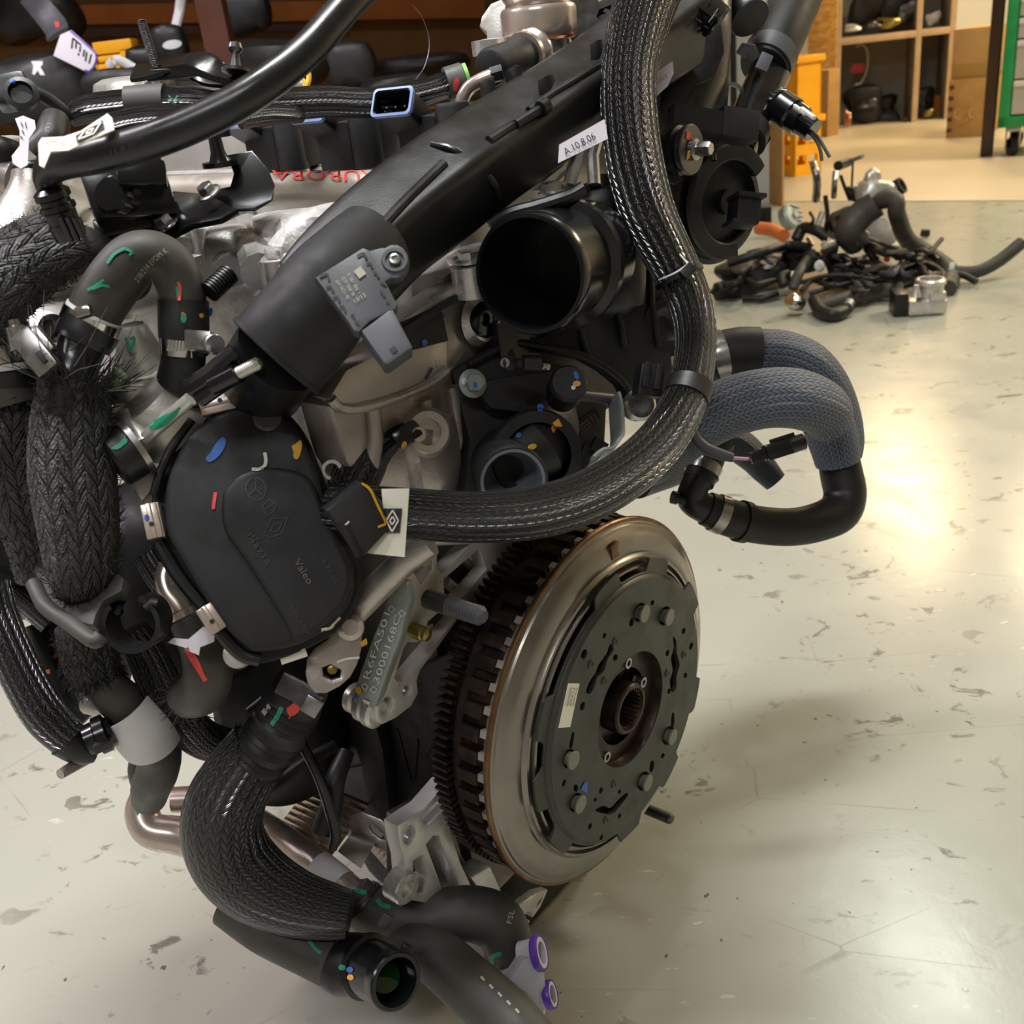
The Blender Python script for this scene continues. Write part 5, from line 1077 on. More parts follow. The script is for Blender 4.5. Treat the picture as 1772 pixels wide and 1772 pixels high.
EP('top_lattice', *[tube([P(a_, b_, 0.76), P(c_, e_, 0.76)], r, 8) for a_, b_, c_, e_, r in ((1022, 22, 1090, -6, 0.005), (1030, 40, 1052, 30, 0.004), (1010, 50, 1042, 55, 0.004), (1045, 20, 1080, 40, 0.004), (1005, 35, 1030, 25, 0.004), (1005, 62, 1060, 58, 0.005))], mat='plastic')
EP('head_bracket', *[lathe(P(u, v, 0.745), en(0.7, -0.6, 0.3), [(-0.01, 0), (-0.01, 0.012), (0, 0.011), (0, 0)], 20) for u, v in ((1012, 10), (1018, 50))], mat='steel_dark')
EP('rear_cam_tower', pprism([(930, 330), (1040, 215), (1060, 300), (1040, 330), (960, 345)], ('a', -0.055), 0.03, (), 0.004), mat='alu_pale')
EP('bolt', hexhead(P(955, 335, 0.655), EC, 0.0062), mat='alu_mach')
EP('cam_tower_rib', *[tube([P(*q, 0.665) for q in l], 0.0045, 10) for l in ([(1035, 232), (1025, 270), (1028, 320)], [(1000, 262), (985, 320)], [(940, 318), (975, 290)])], mat='alu_mach')
# ---------------- coolant fitting at the top right with its hose stub
f0 = P(1332, 128, 0.84); f1 = P(1300, 200, 0.82); f2 = P(1275, 265, 0.80)
fit = EP('coolant_fitting', tube([f0, P(1318, 160, 0.83), f1, f2], [pxr(36, .84), pxr(36, .83), pxr(34, .82), pxr(32, .80)], 28), mat='plastic_gloss')
EP('fitting_band', lathe(P(1296, 222, 0.815), f2 - f1, [(0, 0), (0, pxr(37, .815)), (0.004, pxr(38, .815)), (0.016, pxr(38, .815)), (0.016, 0)], 30), mat='plastic_matt', parent=fit)
EP('fitting_foot', pprism([(1262, 246), (1330, 215), (1336, 240), (1312, 275), (1290, 300), (1262, 300)], fp(1300, 255, 0.81, 0.7, -0.6, 0.3), 0.02, (), 0.003), mat='plastic', parent=fit)
EP('fitting_branch', lathe(P(1330, 178, 0.82), ROT @ Vector((0.85, 0.25, -0.2)), [(-0.01, 0), (-0.01, 0.011), (0.006, 0.011), (0.006, 0.013), (0.012, 0.013), (0.012, 0)], 24), mat='plastic_gloss', parent=fit)
sa = P(1342, 178, 0.815); sb = P(1408, 226, 0.80); sx2 = (sb - sa).normalized()
tsn = EP('temperature_sensor', lathe(sa, sx2, [(0, 0), (0, 0.010), (0.004, 0.013), (0.018, 0.0135), (0.02, 0.012), (0.028, 0.012), (0.028, 0.010), ((sb - sa).length, 0.009), ((sb - sa).length, 0)], 28), mat='plastic_gloss', label='black sensor plug with cut wires')
EP('sensor_latch', obox(P(1398, 196, 0.785), sx2, EC, sx2.cross(EC), 0.014, 0.003, 0.005, 0.0008), obox(P(1384, 190, 0.788), sx2, EC, sx2.cross(EC), 0.012, 0.003, 0.004, 0.0008), mat='white', parent=tsn)
for w in ([(1404, 228), (1416, 238), (1428, 258), (1436, 272)], [(1402, 230), (1414, 246), (1420, 262), (1422, 278)]):
    q, r_ = path([(u, v, 0.80, 3) for u, v in w], 5); EP('cut_wire', tube(q, r_, 8), mat='tape', parent=tsn)
EP('fitting_clip', lathe(P(1262, 172, 0.83), en(0.7, -0.7, 0.1), [(0, 0.010), (0, 0.013), (0.004, 0.013), (0.004, 0.010), (0, 0.010)], 24), mat='galv', parent=fit)
# ================================================================ clutch and flywheel (turns on its own: a thing of its own)
fw = thing('flywheel_clutch', 'brown toothed flywheel with grey clutch cover plate mounted on the end of the engine', 'flywheel', E(0, 0, -0.142))
def FP(name, *s, mat='gear', parent=None, **kw): return mk(name, join(*s), mat, parent or fw, **kw)
xr = EB; yr = EC                                             # EA x EB = EC
def pol(a, r, th): return E(a, r * math.cos(th), r * math.sin(th))
def teeth(n, r0, r1, a0, a1, duty=0.5, tip=0.6):
    V = []; F = []
    for k in range(n):
        t0 = 2 * math.pi * k / n; dt = 2 * math.pi / n
        row = [(r0, t0), (r1, t0 + dt * duty * (1 - tip) / 2), (r1, t0 + dt * duty * (1 + tip) / 2), (r0, t0 + dt * duty)]
        b = len(V)
        for a in (a0, a1): V += [pol(a, r, t) for r, t in row]
        F += [[b, b + 1, b + 5, b + 4], [b + 1, b + 2, b + 6, b + 5], [b + 2, b + 3, b + 7, b + 6], [b + 3, b + 2, b + 1, b], [b + 4, b + 5, b + 6, b + 7]]
    return V, F, None
FP('ring_gear', lathe(C0, EA, [(-0.050, 0.05), (-0.050, 0.1335), (-0.035, 0.1335), (-0.035, 0.125)], 140, EB), teeth(142, 0.1330, 0.1412, -0.0495, -0.0358, 0.62, 0.55), mat='gear', sharp=25, label='rusty brown toothed starter ring')
FP('trigger_ring', lathe(C0, EA, [(-0.0355, 0.125), (-0.0355, 0.1350), (-0.0345, 0.1358), (-0.0285, 0.1358), (-0.0270, 0.1330), (-0.0110, 0.1320), (-0.010, 0.1250)], 140, EB), teeth(55, 0.1310, 0.1395, -0.0280, -0.0110, 0.66, 0.84), mat='gear', sharp=25, label='ring of dark square lugs')
FP('backing_ring', lathe(C0, EA, [(-0.0110, 0.120), (-0.0108, 0.1325), (-0.0034, 0.1345), (-0.0030, 0.125)], 120, EB), teeth(55, 0.1310, 0.1385, -0.0105, -0.0035, 0.36, 0.9), mat='alu_pink')
FP('rim', lathe(C0, EA, [(-0.003, 0.120), (-0.003, 0.1412), (-0.0025, 0.142), (-0.0005, 0.142), (0.0005, 0.1412), (0.0006, 0.1385)], 128, EB), mat='rust', label='bronze coloured rim edge')
disc = FP('pressure_disc', lathe(C0, EA, [(0.0006, 0.1390), (0.0012, 0.1376), (0.0028, 0.1368), (0.0040, 0.1345), (0.0062, 0.1325), (0.0080, 0.1285), (0.0094, 0.1225), (0.0098, 0.1185), (0.0094, 0.1172), (0.0105, 0.1158), (0.0125, 0.1148), (0.0128, 0.1128), (0.0090, 0.1118), (0.0090, 0.1095), (0.0140, 0.1088), (0.0145, 0.1072), (0.0080, 0.1062), (0.0080, 0.09), (0.0, 0.08)], 128, EB), mat='disc', label='turned grey steel disc face')
FP('window_lug', obox(onE(1062, 952, 'a', 0.0085), EA, EB, EC, 0.004, 0.010, 0.012, 0.001), mat='rust')
FP('inner_drum', lathe(C0, EA, [(-0.05, 0), (-0.05, 0.12), (-0.02, 0.127), (-0.004, 0.127), (0.002, 0.105), (0.004, 0.06), (-0.012, 0.05), (-0.016, 0.0)], 96, EB), mat='gear')
# cover plate
PA = 0.0215
def ang(u, v): p = onE(u, v, 'a', PA) - C0; return math.atan2(p.dot(EC), p.dot(EB))
tabs = [ang(u, v) for u, v in ((1146, 972), (1058, 1018), (930, 1252), (926, 1392), (966, 1480), (1096, 1432), (1168, 1340), (1203, 1205), (1204, 1035))]
RP = 0.1045
def rim_r(th):
    r = RP
    for t in tabs:
        d = abs((th - t + math.pi) % (2 * math.pi) - math.pi)
        if d < 0.13: r = max(r, 0.1145)
        elif d < 0.155: r = max(r, 0.1145 - (d - 0.13) / 0.025 * (0.1145 - RP))
    return r
N = 220
outl = [pol(0.0185, rim_r(2 * math.pi * k / N), 2 * math.pi * k / N) for k in range(N)]
inner = [pol(0.0185, 0.097, 2 * math.pi * k / 60) for k in range(60)]
FP('cover_flange', prism(outl, EA, 0.0022, [inner], 0.0005, 1), mat='plate', label='grey flange with lugs around the cover')
def cpx(u, v, ru, rv, rot=0.28, n=16): return [onE(a, b, 'a', PA) for a, b in circ_px(u, v, ru, rv, rot, n)]
def hpoly(pts, sm=3): return [onE(p[0], p[1], 'a', PA) for p in catmull(pts, sm, True)]
bore = [pol(PA, 0.0445, 2 * math.pi * k / 56) for k in range(56)]
pins = [(1108, 1060), (1151, 1066), (985, 1313), (997, 1389), (1114, 1352), (1157, 1273)]
holes = [bore] + [cpx(u, v, 10.5, 17.5) for u, v in pins]
small = [(1129, 1043, 3, 5), (1183, 1092, 3, 6), (1046, 1100, 3, 5), (1065, 1138, 4, 6), (1155, 1130, 3, 6), (1158, 1196, 3, 5), (1186, 1169, 3, 5), (1147, 1308, 3, 5), (976, 1355, 3, 7), (1021, 1430, 3, 6), (1072, 1412, 2.5, 5), (1040, 1368, 3, 6), (1030, 1384, 2.5, 4), (1072, 1370, 2.5, 4), (1008, 1222, 4, 8), (1093, 1077, 4, 8), (1011, 1132, 5, 9), (1196, 1118, 3, 7), (1040, 1452, 2.5, 9)]
holes += [cpx(u, v, a, b) for u, v, a, b in small]
slots = [[(1056, 1114), (1049, 1132), (1036, 1150), (1030, 1165), (1020, 1180), (1014, 1198), (1022, 1200), (1030, 1185), (1034, 1172), (1046, 1160), (1052, 1140), (1062, 1124)],
         [(1164, 1102), (1166, 1120), (1161, 1140), (1164, 1160), (1159, 1180), (1163, 1198), (1170, 1190), (1171, 1170), (1176, 1150), (1171, 1128), (1170, 1108)],
         [(1030, 1402), (1044, 1394), (1056, 1398), (1070, 1384), (1084, 1372), (1086, 1378), (1072, 1396), (1060, 1408), (1044, 1408)],
         [(1163, 1234), (1167, 1236), (1166, 1256), (1161, 1256)], [(990, 1268), (994, 1270), (990, 1294), (985, 1292)], [(1126, 1318), (1132, 1318), (1130, 1334), (1124, 1334)], [(994, 1358), (1000, 1360), (999, 1370), (993, 1368)]]
holes += [hpoly(s) for s in slots]
plo = [pol(PA, 0.1000, 2 * math.pi * k / 120) for k in range(120)]
plate = FP('cover_plate', prism(plo, EA, 0.0035, holes, 0.0004, 1), lathe(C0, EA, [(0.0205, 0.1005), (PA - 0.0002, 0.0998), (0.0195, 0.1022), (0.0180, 0.1030)], 120, EB), mat='plate', label='dark grey clutch cover plate with slots and rivets')
M['pin'] = simple('rivet_steel', '7b7a6e', 0.4, 0.5)
for u, v in pins:
    c = onE(u, v, 'a', PA); FP('rivet_pin', lathe(c - EA * 0.008, EA, [(0, 0.0050), (0.009, 0.0050), (0.0105, 0.0064), (0.0122, 0.0066), (0.0126, 0.0060), (0.0126, 0)], 24, EB), mat='pin')
for u, v in ((1022, 1149), (1045, 1178), (1154, 1165), (1183, 1133), (1062, 1357), (1048, 1419), (1064, 1110)):
    c = onE(u, v, 'a', PA); FP('rivet', lathe(c, EA, [(-0.001, 0), (-0.001, 0.0034), (0.0006, 0.0032), (0.001, 0.0024), (0.0004, 0.002), (0.0004, 0)], 18, EB), mat='plate', parent=plate)
FP('spring_bed', lathe(C0, EA, [(0.0135, 0.03), (0.0135, 0.098), (0.0100, 0.098)], 80, EB), mat='gear')
FP('recess_wall', lathe(C0, EA, [(PA, 0.0448), (0.0195, 0.0442), (0.012, 0.043), (0.006, 0.0425), (0.005, 0.03), (0.006, 0.018)], 64, EB), mat='gear')
hub = FP('hub', lathe(C0, EA, [(0.0, 0.0215), (0.002, 0.0205), (0.020, 0.0200), (0.0215, 0.0188), (0.0215, 0.0165), (0.016, 0.0155), (-0.01, 0.0155), (-0.01, 0)], 48, EB), mat='gear', label='splined brown hub')
FP('splines', *[obox(pol(0.007, 0.0152, 2 * math.pi * k / 26), EA, EC * math.cos(2 * math.pi * k / 26) - EB * math.sin(2 * math.pi * k / 26), pol(0, 1, 2 * math.pi * k / 26) - C0, 0.025, 0.0016, 0.0022, 0) for k in range(26)], mat='rust', parent=hub)
for u, v in ((1082, 1146), (1108, 1179), (1045, 1308)):
    c = onE(u, v, 'a', 0.012); FP('bolt', hexhead(c - EA * 0.004, EA, 0.0042, 0.006, True, True), mat='steel')
for (u, v) in ((1080, 1158), (1060, 1322)):
    c = onE(u, v, 'a', 0.008); FP('boss', lathe(c, EA, [(-0.006, 0.011), (0.001, 0.010), (0.002, 0.008), (-0.002, 0.0075), (-0.002, 0)], 24), mat='gear', parent=hub)
lb = [onE(u, v, 'a', PA + 0.0004) for u, v in ((984, 1183), (1003, 1183), (987, 1258), (967, 1260))]
lbl = FP('label', prism(lb, EA, 0.0004), mat='paper', parent=plate)
for k in range(3): lettering('print', [lbl], ('8201726544', '400 8 2 5', 'DOM A-32')[k], (982 + k * 5, 1222), (989 + k * 5, 1190), 3.2, 'ink', lbl)
patch('paint_mark', [plate], [(1004, 1366), (1012, 1352), (1017, 1354), (1015, 1372)], 'blue_paint', plate, 0)

# ================================================================ throttle valve with its black cover
TN = en(0.70, -0.52, 0.48); TP = (P(430, 900, 0.585), TN)
def tplane(h): return (TP[0] + TN * h, TN)
tv = EP('throttle_valve', pprism([(196, 738), (262, 664), (282, 634), (300, 632), (328, 655), (360, 690), (420, 690), (500, 730), (540, 800), (600, 980), (560, 1090), (450, 1140), (390, 1090), (280, 940), (262, 880), (236, 870), (222, 830), (212, 800)], tplane(-0.020), 0.035, (), 0.004), mat='alu_pale', label='pale cast throttle valve body')
EP('casting_dome', lathe(P(258, 700, 0.60), en(-0.15, -0.5, 0.85), [(-0.02, 0.032), (0, 0.030), (0.008, 0.025), (0.011, 0.016), (0.012, 0)], 36), tube([P(215, 720, 0.585), P(250, 770, 0.575)], 0.006, 12), tube([P(250, 760, 0.575), P(330, 690, 0.565)], 0.004, 12), mat='alu_pale', parent=tv)
EP('casting_web', pprism([(212, 806), (262, 772), (300, 760), (262, 850), (245, 868), (222, 832)], tplane(-0.012), 0.012, (), 0.002), mat='alu_pale', parent=tv)
base_o = [(342, 715), (380, 692), (407, 683), (440, 684), (472, 696), (508, 724), (533, 759), (549, 797), (565, 841), (572, 889), (622, 971), (626, 992), (619, 1031), (606, 1062), (581, 1094), (533, 1122), (483, 1141), (451, 1148), (420, 1138), (388, 1107), (356, 1062), (312, 999), (280, 939), (264, 904), (262, 857), (274, 816), (300, 765)]
cbase = EP('cover_base', pprism(base_o, tplane(-0.008), 0.013, (), 0.002, 3), mat='plastic_matt', parent=tv)
dome_o = [(349, 731), (388, 710), (426, 706), (480, 712), (514, 744), (543, 797), (561, 854), (566, 895), (606, 968), (613, 993), (606, 1040), (567, 1088), (508, 1118), (448, 1128), (428, 1122), (388, 1086), (350, 1031), (312, 968), (288, 923), (283, 873), (291, 822), (314, 770)]
dm = EP('cover', pprism(dome_o, tplane(0.006), 0.014, (), 0.007, 3, 4), mat='plastic_matt', parent=tv, label='black plastic cover with raised emblems and print')
pad_o = [(384, 860), (396, 838), (420, 818), (470, 808), (530, 822), (556, 868), (570, 905), (604, 975), (608, 1012), (586, 1060), (516, 1110), (492, 1076), (428, 975), (388, 918)]
pad = EP('cover_pad', pprism(pad_o, tplane(0.0105), 0.007, (), 0.0045, 3, 4), mat='plastic_matt', parent=tv)
EP('cover_dimple', lathe(on(462, 722, *tplane(0.007)), TN, [(-0.003, 0.0085), (-0.0005, 0.008), (0.001, 0.0065), (0.001, 0)], 24), mat='plastic_grey', parent=tv)
gl = [on(u, v, *tplane(-0.001)) for u, v in ((332, 726), (302, 768), (278, 816), (266, 858))]
EP('seal_strip', tube([Vector(x) for x in catmull([tuple(q) for q in gl], 5)], 0.0026, 10), mat='rubber_dark', parent=tv)
gl = [on(u, v, *tplane(-0.001)) for u, v in ((274, 940), (310, 1000), (352, 1050), (372, 1078), (392, 1108), (420, 1134), (450, 1142))]
EP('seal_strip', tube([Vector(x) for x in catmull([tuple(q) for q in gl], 5)], 0.0040, 10), mat='plastic', parent=tv)
def clip(pts, w, blue=None):
    A_, B_ = on(*pts[0], *tplane(0.004)), on(*pts[1], *tplane(0.004)); x = (B_ - A_); L = x.length; x.normalize(); y = TN.cross(x)
    c = EP('spring_clip', obox((A_ + B_) / 2, x, y, TN, L, w, 0.006, 0.0008), obox((A_ + B_) / 2 + TN * 0.0035, x, y, TN, L, w * 0.3, 0.002, 0.0005), obox((A_ + B_) / 2 - TN * 0.008 + y * w * 0.5, x, y, TN, L, 0.0015, 0.018, 0.0004), mat='steel_pipe', parent=tv, label='bright steel spring clip')
    EP('clip_hole', lathe((A_ * 0.4 + B_ * 0.6) + TN * 0.0046, TN, [(0, 0.0014), (0.0003, 0.0014), (0.0003, 0)], 12), mat='ink', parent=tv)
    return c
c1 = clip(((346, 704), (406, 690)), 0.012); c2 = clip(((257, 872), (270, 932)), 0.009); c3 = clip(((352, 1050), (380, 1092)), 0.010)
patch('paint_mark', [c1, tv, cbase], [(347, 694), (356, 688), (362, 692), (352, 699)], 'blue_paint', tv, 0); patch('paint_mark', [c2, tv, cbase], circ_px(254, 896, 4, 6), 'blue_paint', tv, 0)
EP('clip_bracket', obox(on(332, 690, *tplane(0.0)), TN.cross(EC), EC, TN, 0.012, 0.012, 0.012, 0.001), mat='plastic', parent=tv)
CV = [dm, pad, cbase]
for pts, m in (([(356, 792), (364, 784), (372, 770), (384, 757), (391, 762), (388, 776), (376, 792), (362, 800)], 'blue_paint'), ([(505, 772), (512, 768), (520, 762), (522, 776), (516, 794), (508, 792), (508, 782)], 'yellow_paint')): patch('paint_mark', CV, pts, m, dm, 3)
strokes('paint_mark', CV, [[(373, 852), (371, 866), (369, 881)]], 6, 'red_paint', dm)
strokes('paint_mark', CV, [[(458, 783), (460, 795), (458, 806), (448, 812), (436, 812)], [(556, 1090), (572, 1086), (578, 1078), (588, 1068)]], 6, 'paper', dm)
# raised emblems and print on the cover
def closed(p): return p + [p[0]]
cir = circ_px(443, 846, 17, 20, -0.3, 18)
strokes('emblem', CV, [[cir[i], cir[(i + 1) % 18]] for i in range(18)] + [[(443, 846), (443, 829)], [(443, 846), (455, 858)], [(443, 846), (430, 857)]], 1.3, 'plastic_grey', dm)
strokes('emblem', CV, [closed([(454, 876), (466, 864), (478, 872), (473, 886), (461, 892)])[i:i + 2] for i in range(5)] + [[(459, 882), (474, 872)]], 1.3, 'plastic_grey', dm)
strokes('emblem', CV, [closed([(456, 926), (470, 898), (498, 896), (487, 924), (470, 930)])[i:i + 2] for i in range(5)] + [closed([(468, 920), (474, 906), (488, 904), (482, 919)])[i:i + 2] for i in range(4)], 1.3, 'plastic_grey', dm)
lettering('print', CV, 'H820', (428, 916), (446, 944), 7, 'ink_dim', dm); lettering('print', CV, '144715', (424, 924), (462, 978), 8, 'ink_dim', dm)
lettering('print', CV, 'Valeo', (508, 972), (533, 1012), 13, 'ink_grey', dm)
lettering('print', CV, 'VN01 A700', (498, 1044), (530, 1096), 6, 'ink_dim', dm); lettering('print', CV, '4 30 05', (556, 968), (580, 1010), 6, 'ink_dim', dm)
# connector of the valve
cn = EP('valve_connector', pprism([(566, 884), (624, 833), (640, 842), (662, 870), (672, 920), (632, 962), (620, 958)], (P(610, 890, 0.534), en(0.8, -0.5, 0.3)), 0.030, (), 0.003), mat='plastic_matt', parent=tv)
EP('connector_ridge', tube([P(566, 884, 0.536), P(596, 912, 0.534), P(622, 962, 0.536)], 0.0022, 8), mat='plastic', parent=tv)
strokes('seal_mark', [cn], [[(626, 836), (640, 848), (652, 872), (668, 906)], [(654, 912), (668, 906)]], 4, 'yellow_paint', cn)
strokes('scuff', [cn], [[(596, 910), (604, 902)]], 3, 'white_paint', cn)
for u, v in ((576, 812),): EP('ring_eye', lathe(P(u, v, 0.60), en(0.6, -0.7, 0.2), [(0, 0.0042), (0, 0.0062), (0.003, 0.0062), (0.003, 0.0042), (0, 0.0042)], 24), mat='alu_mach', parent=tv)
ear = EP('valve_ear', pprism([(528, 1165), (531, 1140), (545, 1122), (566, 1108), (592, 1070), (608, 1060), (620, 1075), (627, 1095), (625, 1125), (618, 1150), (606, 1172), (588, 1188), (565, 1200), (545, 1200), (533, 1186)], tplane(-0.022), 0.012, [[(558, 1156), (572, 1150), (590, 1160), (588, 1172), (574, 1176), (560, 1170)]], 0.002), mat='alu_pink', parent=tv)
EP('ear_screw', lathe(on(575, 1158, *tplane(-0.026)), TN, [(-0.004, 0.0035), (0.0, 0.003), (0.001, 0)], 18), mat='brass', parent=tv)
EP('ear_boss', lathe(on(606, 1086, *tplane(-0.020)), TN, [(-0.01, 0.009), (0, 0.008), (0.003, 0.005), (0.003, 0)], 24), tube([P(600, 1075, 0.625), P(650, 1020, 0.62), P(700, 970, 0.61), P(745, 940, 0.605)], [0.008, 0.009, 0.009, 0.008], 16), mat='alu_pink', parent=tv)
patch('paint_mark', [ear], [(622, 1112), (634, 1104), (636, 1114), (626, 1120)], 'yellow_paint', ear, 0)
strokes('paint_mark', [ear], [[(583, 1146), (600, 1140), (622, 1138)]], 4, 'paper', ear)
EP('valve_ear', lathe(on(410, 1132, *tplane(-0.012)), TN, [(-0.008, 0.009), (0, 0.008), (0.001, 0.004), (0, 0)], 20), mat='alu_pale', parent=tv)
sl = EP('white_label', obox(on(508, 1136, *tplane(-0.010)), P(532, 1128, .6) - P(484, 1144, .6), TN.cross(P(532, 1128, .6) - P(484, 1144, .6)), TN, 0.016, 0.005, 0.001), mat='paper', parent=tv)
# black round cap with green paint left of the valve body
cp0 = P(232, 778, 0.575); ca = P(196, 800, 0.57) - cp0
cp_ = EP('motor_cap', lathe(cp0, ca, [(0, 0), (0, 0.016), (0.012, 0.016), (0.014, 0.014), (0.014, 0)], 36), mat='plastic', parent=tv)
EP('cap_ring', lathe(cp0, ca, [(-0.003, 0), (-0.003, 0.0175), (0.0005, 0.0175), (0.0005, 0)], 36), mat='steel', parent=tv)
alt = [tv, cp_] + [o for o in bpy.data.objects if o.name.startswith(('casting_dome', 'casting_web'))]
for pts, m in (([(192, 776), (205, 768), (222, 750), (230, 748), (222, 764), (204, 778)], 'green_paint'), ([(258, 735), (275, 724), (300, 712), (312, 704), (306, 718), (284, 738), (266, 744)], 'green_paint'), (circ_px(292, 640, 6, 5), 'orange_paint'), (circ_px(301, 646, 5, 4), 'blue_paint')): patch('paint_mark', alt, pts, m, tv, 3)
# ================================================================ left side of the engine: bolted-on parts
# cast intake arm with its upright neck
EP('intake_neck', tube(*(lambda q: q)(path([(62, 292, 0.60, 37), (58, 330, 0.60, 40), (48, 380, 0.60, 55), (36, 430, 0.60, 80)], 6)), 36), tube([P(-20, 400, 0.60), P(30, 350, 0.605), P(62, 320, 0.61)], [0.010, 0.008, 0.006], 14), tube([P(-30, 290, 0.63), P(30, 310, 0.63)], 0.014, 16), mat='alu_pink', label='smooth pale cast intake neck')
EP('neck_cap', lathe(P(62, 290, 0.60), EC, [(-0.002, 0), (-0.002, 0.0135), (0.003, 0.0138), (0.004, 0.012), (0.004, 0)], 32), mat='plastic')
EP('intake_body', lump(P(10, 330, 0.66), 0.05, 0.04, 0.03, 121, 0.12, 12), lump(P(60, 470, 0.68), 0.06, 0.05, 0.03, 122, 0.12, 12), mat='alu_pale')
EP('side_housing', lump(P(200, 470, 0.72), 0.06, 0.05, 0.04, 123, 0.2, 12), lump(P(110, 560, 0.66), 0.035, 0.03, 0.02, 124, 0.15, 12), mat='alu_pale')
EP('side_pipe', lathe(P(232, 585, 0.60), en(0, -0.05, 1), [(-0.045, 0.019), (-0.03, 0.018), (-0.02, 0.0165), (0.0, 0.011), (0.006, 0.0095), (0.008, 0.008), (0.008, 0)], 32), lathe(P(228, 655, 0.602), en(0, -0.05, 1), [(-0.008, 0), (-0.008, 0.02), (0.002, 0.02), (0.002, 0)], 32), mat='alu_pale')
sp = bpy.data.objects['side_pipe']; strokes('paint_mark', [sp], [[(218, 584), (222, 597), (226, 606)], [(226, 606), (232, 592), (231, 584), (226, 588)]], 5, 'green_paint', sp); patch('paint_mark', [sp], circ_px(221, 663, 6, 5), 'blue_paint', sp, 0)
EP('flange_plate', pprism([(30, 560), (50, 528), (100, 540), (112, 560), (100, 610), (60, 620)], fp(70, 575, 0.60, 0.3, -0.7, 0.6), 0.02, (), 0.003), mat='alu_pale')
EP('flange_bolt', hexhead(P(92, 568, 0.585), en(0.5, -0.6, 0.2), 0.0056), mat='steel')
# black glossy motor block and bracket
EP('actuator', obox(P(222, 330, 0.585), ROT @ Vector((1, -0.18, 0.35)), ROT @ Vector((0.3, 1, 0.1)), ROT @ Vector((-0.35, -0.1, 1)), 0.046, 0.036, 0.03, 0.003), lathe(P(196, 338, 0.565), ROT @ Vector((-0.25, 0.1, -1)), [(-0.02, 0.0105), (0.002, 0.0105), (0.004, 0.009), (0.0045, 0)], 36), obox(P(246, 302, 0.562), ROT @ Vector((1, -0.1, 0.3)), ROT @ Vector((0.1, 1, 0.1)), ROT @ Vector((-0.3, -0.1, 1)), 0.026, 0.014, 0.014, 0.002), obox(P(240, 385, 0.60), ROT @ Vector((1, -0.35, 0.35)), ROT @ Vector((0.3, 1, 0.1)), ROT @ Vector((-0.35, -0.1, 1)), 0.05, 0.012, 0.02, 0.002), mat='plastic_gloss')
EP('glossy_bracket', pprism([(392, 268), (436, 260), (462, 290), (474, 318), (470, 345), (440, 362), (402, 364), (370, 352), (360, 330), (398, 322), (404, 300)], fp(425, 315, 0.60, 0.5, -0.65, 0.55), 0.003, (), 0.001), pprism([(300, 330), (360, 335), (410, 362), (380, 378), (330, 388), (290, 408), (240, 410), (225, 396)], fp(330, 370, 0.595, 0.1, -0.4, 0.9), 0.004, (), 0.001), mat='plastic_gloss')
EP('bracket_stud', lathe(P(381, 282, 0.598), EC, [(-0.002, 0), (-0.002, 0.0105), (0.001, 0.0105), (0.001, 0.0062), (0.006, 0.0042), (0.016, 0.0036), (0.017, 0)], 24), lathe(P(380, 228, 0.60), EC, [(-0.003, 0.0062), (0.004, 0.0062), (0.005, 0.0046), (0.005, 0)], 20), mat='plastic_gloss')
EP('bracket_bolt', hexhead(P(288, 388, 0.585), en(0, -0.5, 0.9), 0.0055), hexhead(P(362, 335, 0.59), en(0, -0.5, 0.9), 0.005), mat='steel')
# top bracket with studs
tbk = [P(u, v, 0.64) for u, v in ((232, 126), (262, 122), (300, 112), (335, 108), (370, 128), (402, 134), (440, 130))]
tbk = [Vector(x) for x in catmull([tuple(q) for q in tbk], 5)]
EP('top_bracket', tube(tbk, 0.0085, 16, sect=lambda a: (math.copysign(abs(math.cos(a)) ** 0.4, math.cos(a)) * 0.22, math.copysign(abs(math.sin(a)) ** 0.4, math.sin(a)) * 1.5), up=en(0, -0.45, 0.9)), pprism([(246, 122), (320, 110), (360, 128), (400, 138), (398, 150), (340, 132), (310, 136), (255, 142)], fp(320, 128, 0.628, 0.3, -0.9, 0.1), 0.004, (), 0.001), mat='plastic_gloss')
p = P(270, 116, 0.64); q = P(245, 36, 0.63)
EP('threaded_stud', thread(p, q - p, 0.0030, (q - p).length, 0.0009), mat='steel_dark')
bq = P(408, 122, 0.63); EP('ball_stud', lathe(bq, P(407, 84, 0.628) - bq, [(-0.001, 0), (-0.001, 0.0085), (0.001, 0.0085), (0.001, 0.0038), (0.008, 0.0026), (0.0100, 0.0026), (0.0112, 0.0038), (0.0130, 0.0048), (0.0160, 0.0040), (0.0176, 0)], 24), mat='steel_dark')
EP('lid_rib', tube([P(255, 148, 0.66), P(300, 142, 0.66), P(400, 140, 0.66), P(520, 152, 0.68)], 0.0065, 12), lathe(P(300, 148, 0.66), en(0.8, 0, 0.3), [(-0.006, 0.013), (0.006, 0.013), (0.007, 0)], 24), lump(P(220, 165, 0.68), 0.02, 0.02, 0.012, 131, 0.1, 10), mat='alu_pale')
# yellow dipstick ring
EP('dipstick_ring', tube([Vector(x) for x in catmull([tuple(P(u, v, 0.74)) for u, v in ((524, 160), (528, 145), (519, 132), (524, 120), (533, 124), (534, 140), (526, 158))], 6)], 0.0019, 10), mat='yellow', label='yellow dipstick ring')
tgo, n_ = planar([(500, 126), (510, 122), (530, 158), (518, 166)], (P(515, 145, 0.735), ROT @ Vector((0.1, 0, -1))))
EP('dipstick_tag', prism(tgo, n_, 0.0006), mat='paper')
